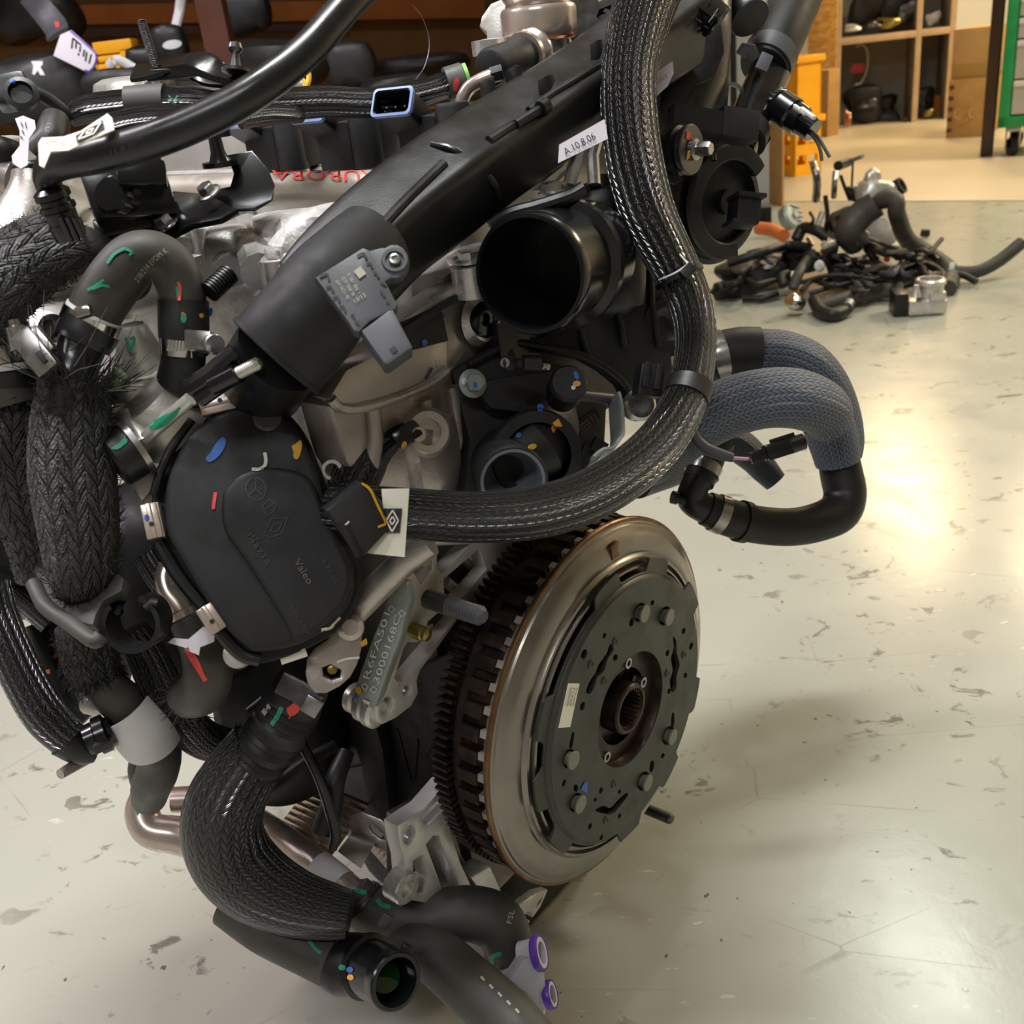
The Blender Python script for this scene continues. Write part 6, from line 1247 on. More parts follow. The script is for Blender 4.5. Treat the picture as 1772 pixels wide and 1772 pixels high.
# rubber mount carrying the sleeves on the left
MT = fp(130, 1040, 0.575, 0.15, -0.50, 0.85)
mnt = EP('hose_mount', pprism([(30, 930), (48, 965), (62, 1000), (70, 1030), (105, 1060), (140, 1078), (160, 1082), (166, 1062), (178, 1040), (210, 1022), (214, 1000), (196, 985), (170, 940), (110, 905), (40, 900)], MT, 0.010, (), 0.003), tube([Vector(x) for x in catmull([tuple(on(u, v, MT[0] + MT[1] * 0.001, MT[1])) for u, v in ((58, 1010), (78, 1048), (120, 1078), (162, 1108), (176, 1100))], 5)], 0.0045, 12), mat='rubber', label='grey-black rubber mount with a ridge')
cc = P(238, 1075, 0.57); ca = en(0.62, -0.70, 0.35); x = ca.cross(EC).normalized()
def ring_arc(r0, r1, w, a0, a1, c, ax, ref):
    return lathe(c, ax, [(-w, r0), (-w, r1), (w, r1), (w, r0), (-w, r0)], 40, ref, a0, a1)
EP('pipe_clip', ring_arc(0.0138, 0.0165, 0.011, R(40), R(335), cc, ca, EC), tube([P(252, 1052, 0.560), P(264, 1042, 0.560), P(274, 1044, 0.560)], 0.0024, 10), mat='plastic', label='open black snap clip')
EP('clip_screw', lathe(P(205, 1058, 0.566), ca, [(0, 0.003), (0.002, 0.002), (0.002, 0)], 12), mat='plastic_gloss')
EP('left_shell', lump(P(20, 930, 0.72), 0.045, 0.05, 0.06, 141, 0.06, 14), mat='plastic')
EP('shell_plate', pprism([(-20, 880), (20, 895), (60, 930), (60, 985), (40, 960), (-20, 925)], fp(20, 930, 0.66, 0.3, -0.7, 0.5), 0.006, (), 0.001), mat='plastic_grey')
# steel elbow pipe between clip and valve
q, r_ = path([(292, 978, 0.61, 17), (286, 1000, 0.608, 18), (292, 1025, 0.606, 18), (308, 1046, 0.605, 18), (318, 1066, 0.605, 19)], 6)
elb = EP('steel_elbow', tube(q, r_, 24), lathe(q[-1], q[-1] - q[-2], [(-0.004, r_[-1]), (-0.003, r_[-1] * 1.25), (0.001, r_[-1] * 1.25), (0.002, 0)], 24), mat='steel_pipe', label='small bright steel elbow')
# stainless coolant pipes low on the left
q1, s1_ = path([(300, 1384, 0.84, 22), (345, 1384, 0.84, 23), (400, 1400, 0.83, 24), (470, 1440, 0.80, 26), (540, 1492, 0.77, 28), (600, 1540, 0.75, 28), (625, 1562, 0.745, 27)], 6)
sp1 = EP('coolant_pipe', tube(q1, s1_, 28), mat='steel_pipe', label='upper stainless coolant pipe')
q2, s2_ = path([(256, 1372, 0.83, 27), (246, 1405, 0.825, 29), (262, 1436, 0.82, 30), (310, 1446, 0.82, 32), (370, 1462, 0.815, 34), (440, 1490, 0.81, 36), (520, 1525, 0.80, 38), (590, 1560, 0.79, 38)], 6)
sp2 = EP('coolant_pipe', tube(q2, s2_, 28), mat='steel_pipe', label='lower stainless pipe with a bent left end')
patch('paint_mark', [sp2], [(232, 1378), (240, 1376), (244, 1400), (238, 1412), (232, 1400)], 'green_paint', sp2, 0)
sl = EP('pipe_sticker', band(q1, s1_, 25, 29, 0.0004, 28), mat='white', parent=sp1)
EP('catalyst_can', lathe(P(480, 1545, 0.86), P(640, 1600, 0.80) - P(480, 1545, 0.86), [(-0.05, 0), (-0.05, 0.026), (0.09, 0.028), (0.09, 0)], 36), mat='steel_pipe')
EP('grey_pin', tube([P(150, 1312, 0.66), P(104, 1340, 0.64)], [pxr(11, .66), pxr(9, .64)], 14), mat='alu_pink')
EP('cast_lug', pprism([(120, 1185), (150, 1176), (180, 1200), (176, 1235), (150, 1245), (126, 1225)], fp(150, 1210, 0.70, 0.3, -0.8, 0.3), 0.03, (), 0.003), lump(P(165, 1215, 0.685), 0.009, 0.009, 0.008, 151, 0.1, 8), mat='alu_pink')
EP('lower_left_body', lump(P(150, 1110, 0.74), 0.026, 0.03, 0.05, 152, 0.08, 14), lump(P(330, 1000, 0.74), 0.05, 0.05, 0.08, 153, 0.08, 14), lump(P(480, 1230, 0.80), 0.05, 0.05, 0.08, 154, 0.08, 14), mat='plastic_matt')
EP('plastic_fitting', lathe(P(925, 1710, 0.72), ROT @ Vector((0.9, -0.35, -0.2)), [(-0.02, 0), (-0.02, 0.02), (-0.004, 0.021), (0.0, 0.020), (0, 0)], 28), pprism([(880, 1700), (905, 1660), (930, 1652), (944, 1680), (950, 1740), (938, 1762), (918, 1752), (908, 1720)], (P(920, 1710, 0.70), ROT @ Vector((0.4, 0, -0.9))), 0.012, (), 0.004), tube([P(884, 1705, 0.72), P(915, 1680, 0.71)], 0.006, 12), mat='lilac', label='milky plastic coolant fitting')
for u, v, r_ in ((929, 1650, 0.0125), (948, 1722, 0.010)):
    EP('fitting_ring', lathe(P(u, v, 0.71), ROT @ Vector((0.92, -0.3, -0.25)), [(0, r_ * 0.84), (-0.0015, r_ * 0.92), (0, r_), (0.003, r_), (0.0045, r_ * 0.92), (0.003, r_ * 0.84), (0, r_ * 0.84)], 28), mat='purple')
    EP('fitting_socket', lathe(P(u, v, 0.71), ROT @ Vector((0.92, -0.3, -0.25)), [(-0.012, 0), (-0.012, r_ * 0.84), (0.004, r_ * 0.84), (0.004, r_ * 0.6), (-0.004, r_ * 0.6), (-0.004, 0)], 28), mat='lilac')
# ================================================================ hoses and wiring looms (flexible, each a thing of its own)
def H(name, pts, mat, label, cat='hose', sub=7, n=28, caps=(True, True), group=None):
    p, r = path(pts, sub); o = mk(name, tube(p, r, n, caps), mat, label=label, category=cat, group=group); return o, p, r
def frayed(parent, p, r, n, length, mat='fibre_dark', seed=1, spread=0.8, thick=0.00035):
    """loose fibres standing out round the open end of a sleeve"""
    rnd = random.Random(seed); S = []
    t = (p[-1] - p[-2]).normalized(); x = t.orthogonal().normalized(); y = t.cross(x)
    for k in range(n):
        a = rnd.uniform(0, 2 * math.pi); d = x * math.cos(a) + y * math.sin(a); o = p[-1] + d * r[-1] * rnd.uniform(0.8, 1.0) - t * rnd.uniform(0, 0.006)
        dirn = (t + d * rnd.uniform(0.1, spread) + Vector((rnd.gauss(0, .35), rnd.gauss(0, .35), rnd.gauss(0, .35)))).normalized(); L = length * rnd.uniform(0.4, 1.2)
        b = Vector((rnd.gauss(0, .2), rnd.gauss(0, .2), rnd.gauss(0, .2)))
        S.append(tube([o, o + dirn * L * 0.5 + b * L * 0.1, o + dirn * L + b * L * 0.4], [thick, thick, thick * 0.5], 4))
    return mk('loose_fibres', join(*S), mat, parent, kind='stuff')
def fuzz(parent, p, r, n, length, mat='fibre_dark', seed=2, thick=0.0003):
    rnd = random.Random(seed); S = []; T, N_ = frames(p)
    for k in range(n):
        i = rnd.randrange(1, len(p) - 1); a = rnd.uniform(0, 2 * math.pi); d = N_[i] * math.cos(a) + T[i].cross(N_[i]) * math.sin(a)
        o = p[i] + (p[i + 1] - p[i]) * rnd.random() + d * r[i] * 0.98; w = (d * rnd.uniform(0.3, 1) + T[i] * rnd.uniform(-1, 1)).normalized(); L = length * rnd.uniform(0.4, 1.3)
        S.append(tube([o, o + w * L * 0.6, o + w * L + T[i] * L * 0.3], [thick, thick, thick * 0.4], 3))
    return mk('sleeve_fuzz', join(*S), mat, parent, kind='stuff')
# ---- the thick loom sweeping down the right and under the outlet
lm, p, r = H('wiring_loom', [(1135, -40, 0.655, 56), (1106, 40, 0.65, 54), (1088, 130, 0.645, 49), (1090, 220, 0.645, 50), (1102, 300, 0.645, 50), (1126, 380, 0.645, 47), (1166, 460, 0.645, 42), (1196, 530, 0.645, 38), (1204, 600, 0.64, 36), (1190, 680, 0.63, 38), (1150, 755, 0.615, 42), (1090, 815, 0.60, 45), (1010, 862, 0.585, 46), (920, 888, 0.572, 46), (820, 895, 0.566, 45), (720, 890, 0.566, 45), (640, 884, 0.575, 44), (585, 880, 0.59, 42)], 'braid_fine', 'thick black braided loom sweeping down from top right and under the coolant outlet', 'wiring loom', 9, 40)
i0 = min(range(len(p)), key=lambda i: (p[i] - P(1182, 478, 0.645)).length)
mk('cable_tie', band(p, r, i0 - 1, i0, 0.0012, 40), 'plastic', lm)
mk('tie_head', obox(P(1190, 470, 0.612), ROT @ Vector((0.6, -0.6, 0.2)), ROT @ Vector((0.6, 0.6, 0)), ROT @ Vector((0, 0, 1)), 0.010, 0.007, 0.007, 0.001), 'plastic', lm)
strokes('scuff', [lm], [[(1176, 440), (1186, 452), (1192, 462)], [(1140, 484), (1168, 472), (1192, 456)]], 3, 'white_paint', lm)
i0 = min(range(len(p)), key=lambda i: (p[i] - P(1196, 690, 0.632)).length)
mk('tape_wrap', band(p, r, i0 - 2, i0 + 1, 0.0006, 36), 'rubber_dark', lm)
# white label wrapped at its left end, with a diamond emblem
wl, n_ = planar([(660, 846), (708, 845), (700, 964), (640, 958), (634, 956), (668, 915), (662, 870)], (P(675, 905, 0.544), ROT @ Vector((-0.1, -0.05, -1))))
wlb = mk('wrap_label', prism(wl, -n_ if n_.dot(CAMP - wl[0]) < 0 else n_, 0.0008), 'paper', lm)
patch('print_block', [wlb], [(664, 880), (696, 880), (692, 922), (662, 922)], 'ink', wlb, 0, 2)
strokes('emblem', [wlb], [L[i:i + 2] for L in ([(680, 883), (669, 901), (679, 920), (690, 901), (680, 883)], [(680, 894), (675, 901), (679, 908), (684, 901), (680, 894)]) for i in range(4)], 2.8, 'paper', wlb, off=0.0009)
H('wiring_loom', [(700, 745, 0.625, 17), (672, 760, 0.62, 26), (640, 785, 0.615, 38), (622, 815, 0.61, 42), (606, 850, 0.605, 42), (600, 885, 0.60, 40)], 'braid', 'short black braided loom with a taped end plugged beside the cylinder head', 'wiring loom')
cnl = bpy.data.objects['wiring_loom.001']
mk('loom_plug', obox(P(706, 752, 0.612), ROT @ Vector((0.7, -0.5, 0.2)), ROT @ Vector((0.5, 0.7, 0)), ROT @ Vector((0, 0, 1)), 0.018, 0.012, 0.012, 0.003), 'plastic_gloss', cnl)
mk('plug_bolt', lathe(P(722, 752, 0.612), en(0.8, -0.4, 0.3), [(0, 0.005), (0.004, 0.0045), (0.004, 0)], 12), 'chrome', cnl)
patch('paint_mark', [bpy.data.objects['loom_plug']], circ_px(699, 770, 4, 7, 0.4), 'orange_paint', bpy.data.objects['loom_plug'], 0)
# ---- loom across the coils
lm2, p, r = H('wiring_loom', [(120, 205, 0.635, 16), (150, 190, 0.635, 24), (190, 184, 0.635, 25), (250, 178, 0.635, 25), (320, 176, 0.635, 25), (400, 182, 0.64, 24), (480, 180, 0.645, 26), (560, 176, 0.655, 26), (640, 178, 0.665, 25), (700, 168, 0.675, 24), (760, 152, 0.685, 22), (790, 140, 0.69, 22)], 'braid', 'black braided loom running across the ignition coils behind the big hose', 'wiring loom')
i0 = min(range(len(p)), key=lambda i: (p[i] - P(222, 180, 0.635)).length); i1 = min(range(len(p)), key=lambda i: (p[i] - P(288, 178, 0.635)).length)
tp = mk('tape_wrap', band(p, r, i0, i1, 0.0016, 32), 'tape', lm2, label='dark grey tape wrap')
strokes('paint_mark', [lm2], [[(292, 166), (300, 172), (308, 166)], [(296, 176), (304, 180)]], 3, 'green_paint', lm2)
i0 = min(range(len(p)), key=lambda i: (p[i] - P(775, 146, 0.688)).length)
e2 = mk('loom_plug', lathe(P(772, 147, 0.688), P(808, 138, 0.69) - P(772, 147, 0.688), [(0, 0), (0, 0.0112), (0.012, 0.0118), (0.013, 0.010), (0.013, 0)], 30), 'tape', lm2)
patch('paint_mark', [e2], circ_px(789, 146, 5, 12, 0.2), 'red_paint', e2, 0)
mk('loom_seal', lathe(P(806, 138, 0.69), P(812, 136, 0.69) - P(806, 138, 0.69), [(0, 0), (0, 0.0105), (0.0025, 0.0105), (0.0025, 0)], 24), simple('green_seal', '7fc95a', 0.5), lm2)
H('wiring_loom', [(150, 240, 0.60, 14), (190, 222, 0.60, 22), (240, 210, 0.60, 24), (300, 206, 0.60, 24), (360, 214, 0.605, 20)], 'braid', 'short braided loom showing between the big hose and the taped loom', 'wiring loom')
H('wiring_loom', [(415, 205, 0.62, 18), (460, 198, 0.63, 18), (505, 198, 0.64, 15), (522, 200, 0.645, 12)], 'braid', 'thin braided loom end drooping over the second coil', 'wiring loom')
# ---- big smooth hose top left with its quick connector
bh, p, r = H('breather_hose', [(690, -60, 0.52, 26), (625, -16, 0.50, 27), (575, 38, 0.49, 28), (530, 88, 0.482, 29), (470, 138, 0.475, 30), (400, 183, 0.472, 31), (320, 221, 0.472, 31), (240, 250, 0.474, 31), (170, 268, 0.478, 31), (118, 278, 0.484, 30), (92, 288, 0.492, 28), (82, 306, 0.50, 24), (86, 326, 0.505, 22)], 'rubber_gloss', 'big smooth black breather hose arching from the top edge to a connector on the left', 'hose', 8, 36)
q0 = P(88, 332, 0.503); qa = P(124, 412, 0.515) - q0; k = 0.505 / FPX; L = qa.length
qc = mk('quick_connector', lathe(q0, qa, [(-0.002, 0), (-0.002, 22 * k), (0.0, 31 * k), (0.003, 31 * k), (0.004, 26 * k), (0.006, 26 * k), (0.0065, 31 * k), (0.009, 31 * k), (0.010, 27 * k), (0.015, 26 * k), (0.016, 29 * k), (0.022, 28 * k), (0.024, 26 * k), (L, 25 * k), (L, 0)], 32), 'plastic_gloss', bh)
for s in (-8, 4, 16): mk('connector_rib', tube([P(112 + s, 375, 0.492), P(132 + s, 418, 0.50)], 0.0014, 8), 'plastic_gloss', qc)
lettering('print', [bh], '16 A 07', (190, 268), (240, 252), 8, 'ink_dim', bh)
# paper flag label round the hose neck
fl_, n_ = planar([(66, 248), (72, 238), (110, 236), (140, 226), (186, 196), (194, 204), (198, 224), (150, 245), (118, 260), (88, 262), (76, 290), (68, 286)], (P(130, 240, 0.462), ROT @ Vector((0.1, -0.35, -0.9))))
fg = mk('flag_label', prism(fl_, n_ if n_.dot(CAMP - fl_[0]) > 0 else -n_, 0.0006), 'paper', label='white paper flag label with black diamond emblem above the big hose end', category='label')
patch('print_block', [fg], [(131, 236), (178, 208), (181, 222), (134, 249)], 'ink', fg, 0, 2)
strokes('emblem', [fg], [L[i:i + 2] for L in ([(136, 243), (150, 225), (176, 213), (163, 233), (136, 243)], [(149, 234), (154, 227), (163, 224), (158, 231), (149, 234)]) for i in range(4)], 2.4, 'paper', fg, off=0.0009)
strokes('print', [fg], [[(80, 250), (88, 246), (100, 247)], [(104, 250), (116, 246)]], 1.5, 'ink_grey', fg)
cr_, n_ = planar([(26, 205), (40, 200), (60, 208), (62, 222), (50, 240), (48, 285), (36, 292), (22, 282), (20, 270), (34, 252), (34, 226)], (P(42, 245, 0.56), ROT @ Vector((0.3, -0.3, -0.9))))
cw = mk('paper_label', prism(cr_, n_ if n_.dot(CAMP - cr_[0]) > 0 else -n_, 0.001), 'paper_lilac', label='crumpled lilac paper label hanging at the far left over the intake neck', category='label')
strokes('print', [cw], [[(36, 212), (40, 220)], [(44, 212), (46, 222)], [(38, 226), (42, 232)], [(34, 236), (40, 240)]], 2, 'ink', cw)
nk, p, r = H('vent_hose', [(64, 268, 0.60, 30), (86, 245, 0.60, 27), (92, 224, 0.605, 26), (96, 208, 0.61, 24)], 'rubber_dark', 'short dark hose stub with grey print under the flag label', 'hose')
lettering('print', [nk], '05 52', (83, 236), (88, 214), 6, 'ink_grey', nk)
H('hose', [(2, 168, 0.62, 12), (30, 158, 0.62, 13), (60, 160, 0.62, 12), (90, 176, 0.625, 11), (115, 196, 0.63, 11), (135, 206, 0.635, 10)], 'rubber_dark', 'thin dark hose curving from the far left connector into the loom', 'hose')
xc = mk('connector', join(obox(P(22, 160, 0.615), ROT @ Vector((1, -0.3, 0.2)), ROT @ Vector((0.3, 1, 0)), ROT @ Vector((-0.2, 0, 1)), 0.022, 0.018, 0.02, 0.004), lathe(P(38, 166, 0.605), ROT @ Vector((0.3, -0.1, -1)), [(0, 0.010), (0.004, 0.010), (0.005, 0.007), (0.002, 0.006), (0.002, 0)], 28)), 'plastic', label='black connector with blue dot at the far left edge above the intake', category='connector')
patch('paint_mark', [xc], circ_px(22, 141, 5, 4), 'blue_paint', xc, 0)
H('hose', [(-40, 255, 0.62, 24), (0, 262, 0.62, 26), (26, 270, 0.63, 25)], 'rubber_dark', 'dark hose end with reddish mark entering at the left edge beside the paper label', 'hose')
# ---- felted sleeve and rubber hose top left, hose with green marks and clamps
fz, p, r = H('sleeved_hose', [(-70, 560, 0.55, 70), (-20, 510, 0.55, 70), (30, 465, 0.555, 68), (80, 432, 0.56, 62), (122, 420, 0.57, 56)], 'braid_fuzzy', 'fat felted black sleeve on a hose at the left edge under the intake neck', 'hose')
frayed(fz, p, r, 60, 0.008, seed=3); fuzz(fz, p, r, 700, 0.004, seed=4)
q, s_ = path([(110, 424, 0.575, 44), (150, 436, 0.585, 42), (190, 456, 0.60, 38), (230, 490, 0.63, 34)], 6); mk('inner_hose', tube(q, s_, 28), 'rubber', fz)
gh, p, r = H('coolant_hose', [(150, 572, 0.560, 45), (170, 530, 0.558, 46), (198, 488, 0.556, 47), (230, 452, 0.556, 46), (264, 444, 0.558, 44), (296, 462, 0.562, 42), (313, 500, 0.566, 40), (318, 545, 0.57, 40), (318, 590, 0.575, 39)], 'rubber', 'arched olive-black coolant hose with green paint dashes and white print', 'hose', 8, 36)
lettering('print', [gh], '238/214 EPDM K', (238, 490), (292, 436), 10, 'ink_pale', gh, curve=4)
strokes('paint_mark', [gh], [[(186, 456), (198, 440), (216, 430)], [(216, 430), (228, 436), (224, 442)], [(152, 502), (166, 494), (180, 484)], [(160, 500), (176, 494), (190, 496)], [(306, 496), (308, 510), (310, 520)]], 5, 'green_paint', gh)
cf, q, s_ = None, *path([(317, 520, 0.568, 43), (318, 560, 0.57, 43), (318, 585, 0.572, 42)], 5); cf = mk('hose_cuff', tube(q, s_, 32), 'rubber_dark', gh)
strokes('paint_mark', [gh, cf], [[(308, 488), (312, 500), (310, 520)], [(316, 540), (318, 550)]], 5, 'red_paint', cf); patch('paint_mark', [cf], circ_px(318, 550, 5, 9), 'green_paint', cf, 0); patch('paint_mark', [cf], circ_px(348, 546, 4, 4), 'yellow_paint', cf, 0); patch('paint_mark', [cf], circ_px(364, 540, 4, 8, 0.2), 'blue_paint', cf, 0)
q, s_ = path([(318, 580, 0.572, 40), (318, 612, 0.575, 40)], 8); wc = mk('worm_clamp', tube(q, [x * 1.03 for x in s_], 36, (False, False)), 'chrome', gh, label='bright worm drive hose clamp')
for k in range(11):
    u = 291 + k * 5.6; W = laid([wc], [(u, 598)], 0)[0]; mk('clamp_thread', obox(W, ROT @ Vector((1, 0.2, 0)), ROT @ Vector((-0.2, 1, 0.1)), ROT @ Vector((0, 0, 1)), 0.0009, 0.0062, 0.0012, 0.0003), 'chrome', wc)
sc = P(368, 596, 0.555); mk('clamp_screw', join(lathe(sc, ROT @ Vector((0.6, 0.1, -0.8)), [(-0.012, 0.0045), (-0.002, 0.0050), (0, 0.0058), (0.003, 0.0058), (0.004, 0.005), (0.004, 0)], 24), obox(P(345, 590, 0.56), ROT @ Vector((1, 0.1, -0.2)), ROT @ Vector((0, 1, 0)), ROT @ Vector((0, 0, 1)), 0.016, 0.011, 0.008, 0.001)), 'steel', wc)
q, s_ = path([(318, 606, 0.575, 38), (316, 630, 0.578, 37), (308, 660, 0.585, 36)], 5); mk('hose_tail', tube(q, s_, 30), 'rubber_dark', gh)
# lower clamp end of the arched hose
i1 = 6; mk('clamp_ring', band(p, r, 1, 5, 0.0016, 36), 'chrome', gh, label='shiny wide clamp band'); mk('white_collar', band(p, r, 5, 6, 0.0008, 36), 'white', gh)
W0 = P(146, 540, 0.53); mk('clamp_ear', obox(W0, ROT @ Vector((1, -0.3, 0)), ROT @ Vector((0.3, 1, 0)), ROT @ Vector((0, 0, 1)), 0.008, 0.006, 0.006, 0.001), 'chrome', gh)
q, s_ = path([(160, 562, 0.558, 50), (148, 582, 0.558, 50), (142, 594, 0.558, 47)], 5); mk('seal_lip', tube(q, s_, 36), 'rubber_gloss', gh)
gp, p, r = H('ribbed_pipe', [(152, 574, 0.558, 38), (142, 600, 0.558, 39), (134, 622, 0.557, 38), (126, 648, 0.556, 41), (118, 680, 0.556, 42), (112, 720, 0.556, 42)], 'rubber_gloss', 'shiny black ribbed pipe rising out of the frayed sleeve to the arched hose', 'pipe')
# big felted sleeve hanging down, two lobes
s1_, p, r = H('sleeved_hose', [(146, 1040, 0.588, 30), (145, 1018, 0.584, 44), (142, 985, 0.578, 58), (135, 900, 0.572, 68), (126, 820, 0.568, 72), (124, 740, 0.565, 68), (128, 690, 0.564, 62), (136, 655, 0.563, 64)], 'braid_fuzzy', 'large felted black sleeve hanging beside the throttle cover, frayed at its top', 'hose', 8, 36)
frayed(s1_, p, r, 170, 0.022, seed=5, spread=1.4); frayed(s1_, p, r, 26, 0.045, 'fibre', seed=6, spread=1.6, thick=0.0003); fuzz(s1_, p, r, 1300, 0.005, seed=7)
s2_, p2, r2_ = H('sleeved_hose', [(70, 1000, 0.62, 40), (62, 930, 0.612, 52), (40, 850, 0.60, 66), (26, 770, 0.592, 70), (28, 700, 0.588, 60), (36, 660, 0.586, 52)], 'braid_fuzzy', 'second felted sleeve left of the large one, by the screw clamp', 'hose', 8, 36)
frayed(s2_, p2, r2_, 90, 0.018, seed=8, spread=1.2); frayed(s2_, p2, r2_, 14, 0.04, 'fibre', seed=9, spread=1.2, thick=0.0003); fuzz(s2_, p2, r2_, 1000, 0.005, seed=10)
cl, p, r = H('hose', [(30, 700, 0.58, 50), (18, 668, 0.578, 52), (12, 640, 0.576, 54), (2, 606, 0.575, 56), (-10, 570, 0.575, 56)], 'rubber', 'hose with screw clamp at the far left above the second felted sleeve', 'hose')
mk('clamp_ring', band(p, r, 15, 20, 0.002, 36), 'chrome', cl); mk('white_collar', band(p, r, 13, 15, 0.0012, 36), 'white', cl); mk('seal_lip', band(p, r, 9, 13, 0.003, 36), 'rubber_gloss', cl)
mk('clamp_screw', join(lathe(P(26, 566, 0.54), ROT @ Vector((-0.2, -1, -0.2)), [(-0.012, 0.0052), (0, 0.0056), (0.001, 0.003), (0.004, 0.003), (0.004, 0)], 16), obox(P(62, 610, 0.535), ROT @ Vector((0.6, 0.75, 0)), ROT @ Vector((0.75, -0.6, 0)), ROT @ Vector((0, 0, 1)), 0.026, 0.013, 0.007, 0.0015), obox(P(74, 590, 0.54), ROT @ Vector((0.6, 0.75, 0)), ROT @ Vector((0.75, -0.6, 0)), ROT @ Vector((0, 0, 1)), 0.016, 0.007, 0.007, 0.0015)), 'steel', cl)
mk('clamp_slot', obox(P(72, 618, 0.531), ROT @ Vector((0.6, 0.75, 0)), ROT @ Vector((0.75, -0.6, 0)), ROT @ Vector((0, 0, 1)), 0.007, 0.003, 0.002, 0.0004), 'ink', cl)
# stray leaf-like clip between the pipes
lf = mk('clip', join(lump(P(210, 648, 0.56), 0.0028, 0.002, 0.0045, 161, 0.1, 8, (ROT @ Vector((0.7, -0.7, 0)), ROT @ Vector((0, 0, 1)), ROT @ Vector((0.7, 0.7, 0)))), lump(P(203, 668, 0.56), 0.003, 0.002, 0.003, 162, 0.1, 8)), simple('olive_plastic', '3c4a2c', 0.5), label='small olive clip standing by the frayed sleeve under the pale pipe', category='clip')
# ---- under the mount: felted end, hose, grey band, elbow pair
s3_, p, r = H('sleeved_hose', [(138, 1080, 0.64, 42), (150, 1120, 0.645, 46), (160, 1160, 0.65, 44), (168, 1180, 0.652, 40)], 'braid_fuzzy', 'short felted sleeve end below the rubber mount', 'hose'); frayed(s3_, p, r, 70, 0.010, seed=11); fuzz(s3_, p, r, 500, 0.005, seed=12)
hb, p, r = H('coolant_hose', [(170, 1165, 0.655, 34), (190, 1195, 0.655, 36), (222, 1225, 0.66, 38), (252, 1262, 0.67, 40), (276, 1300, 0.69, 36), (272, 1335, 0.71, 36), (262, 1360, 0.73, 34), (258, 1380, 0.75, 30)], 'rubber', 'black hose running through the pale grey band down to the steel pipe', 'hose', 8, 32)
i0 = min(range(len(p)), key=lambda i: (p[i] - P(220, 1222, 0.66)).length); i1 = min(range(len(p)), key=lambda i: (p[i] - P(262, 1276, 0.675)).length)
gb = mk('grey_band', join(tube(p[i0:i1 + 1], [x + 0.006 for x in r[i0:i1 + 1]], 40, (False, False)), tube(p[i0:i1 + 1], [x + 0.0045 for x in r[i0:i1 + 1]], 40, (False, False)), tube([p[i0], p[i0] + (p[i0 + 1] - p[i0]) * 0.02], [r[i0] + 0.006, r[i0] + 0.0045], 40, (False, False)), tube([p[i1], p[i1] + (p[i1] - p[i1 - 1]) * 0.02], [r[i1] + 0.006, r[i1] + 0.0045], 40, (False, False))), 'paper_grey', hb, label='wide pale grey band')
H('hose', [(250, 1300, 0.72, 20), (244, 1330, 0.73, 22), (252, 1356, 0.745, 24), (262, 1380, 0.76, 26)], 'rubber', 'dark hose elbow left of the banded hose above the steel pipe', 'hose')
# ---- looms low on the left
la, p, r = H('wiring_loom', [(-20, 1010, 0.66, 34), (-8, 1060, 0.66, 36), (16, 1120, 0.655, 35), (44, 1180, 0.65, 36), (76, 1235, 0.645, 36), (108, 1270, 0.645, 33), (128, 1285, 0.645, 30)], 'braid', 'black braided loom hanging at the lower left ending in a plug', 'wiring loom')
q, s_ = path([(112, 1276, 0.645, 34), (140, 1292, 0.65, 31), (165, 1296, 0.655, 24)], 5); mk('plug_boot', tube(q, s_, 26), 'plastic', la)
pa_ = P(150, 1282, 0.645); px_ = P(196, 1262, 0.65) - pa_
mk('loom_plug', join(lathe(pa_, px_, [(0, 0), (0, 0.010), (0.006, 0.0105), (0.007, 0.0125), (0.013, 0.0125), (0.014, 0.0095), (px_.length, 0.009), (px_.length, 0)], 28), obox(P(178, 1288, 0.638), px_, EC, px_.cross(EC), 0.012, 0.006, 0.008, 0.001)), 'plastic_gloss', la)
H('wiring_loom', [(-30, 985, 0.70, 22), (20, 1020, 0.695, 24), (60, 1052, 0.69, 24), (90, 1080, 0.69, 22)], 'braid', 'black braided loom passing behind the rubber mount at the left edge', 'wiring loom')
H('corrugated_tube', [(60, 1080, 0.70, 16), (80, 1130, 0.70, 17), (100, 1180, 0.70, 17), (120, 1220, 0.70, 15), (150, 1245, 0.70, 10)], 'plastic', 'black conduit with an orange ring behind the hanging loom', 'conduit')
cdt = bpy.data.objects['corrugated_tube']; mk('orange_ring', lathe(P(84, 1158, 0.70), P(96, 1180, 0.70) - P(80, 1130, 0.70), [(0, 0.0072), (0, 0.0078), (0.003, 0.0078), (0.003, 0.0072)], 24), 'orange_plastic', cdt)
H('wiring_loom', [(228, 1090, 0.65, 26), (252, 1130, 0.655, 33), (280, 1190, 0.665, 36), (312, 1240, 0.68, 36), (350, 1278, 0.70, 34), (400, 1292, 0.72, 30), (440, 1296, 0.73, 26)], 'braid', 'black braided loom slanting down behind the hose with the red mark', 'wiring loom')
H('wiring_loom', [(250, 960, 0.66, 20), (275, 1000, 0.66, 22), (310, 1040, 0.66, 20)], 'braid', 'small piece of loom behind the steel elbow', 'wiring loom')
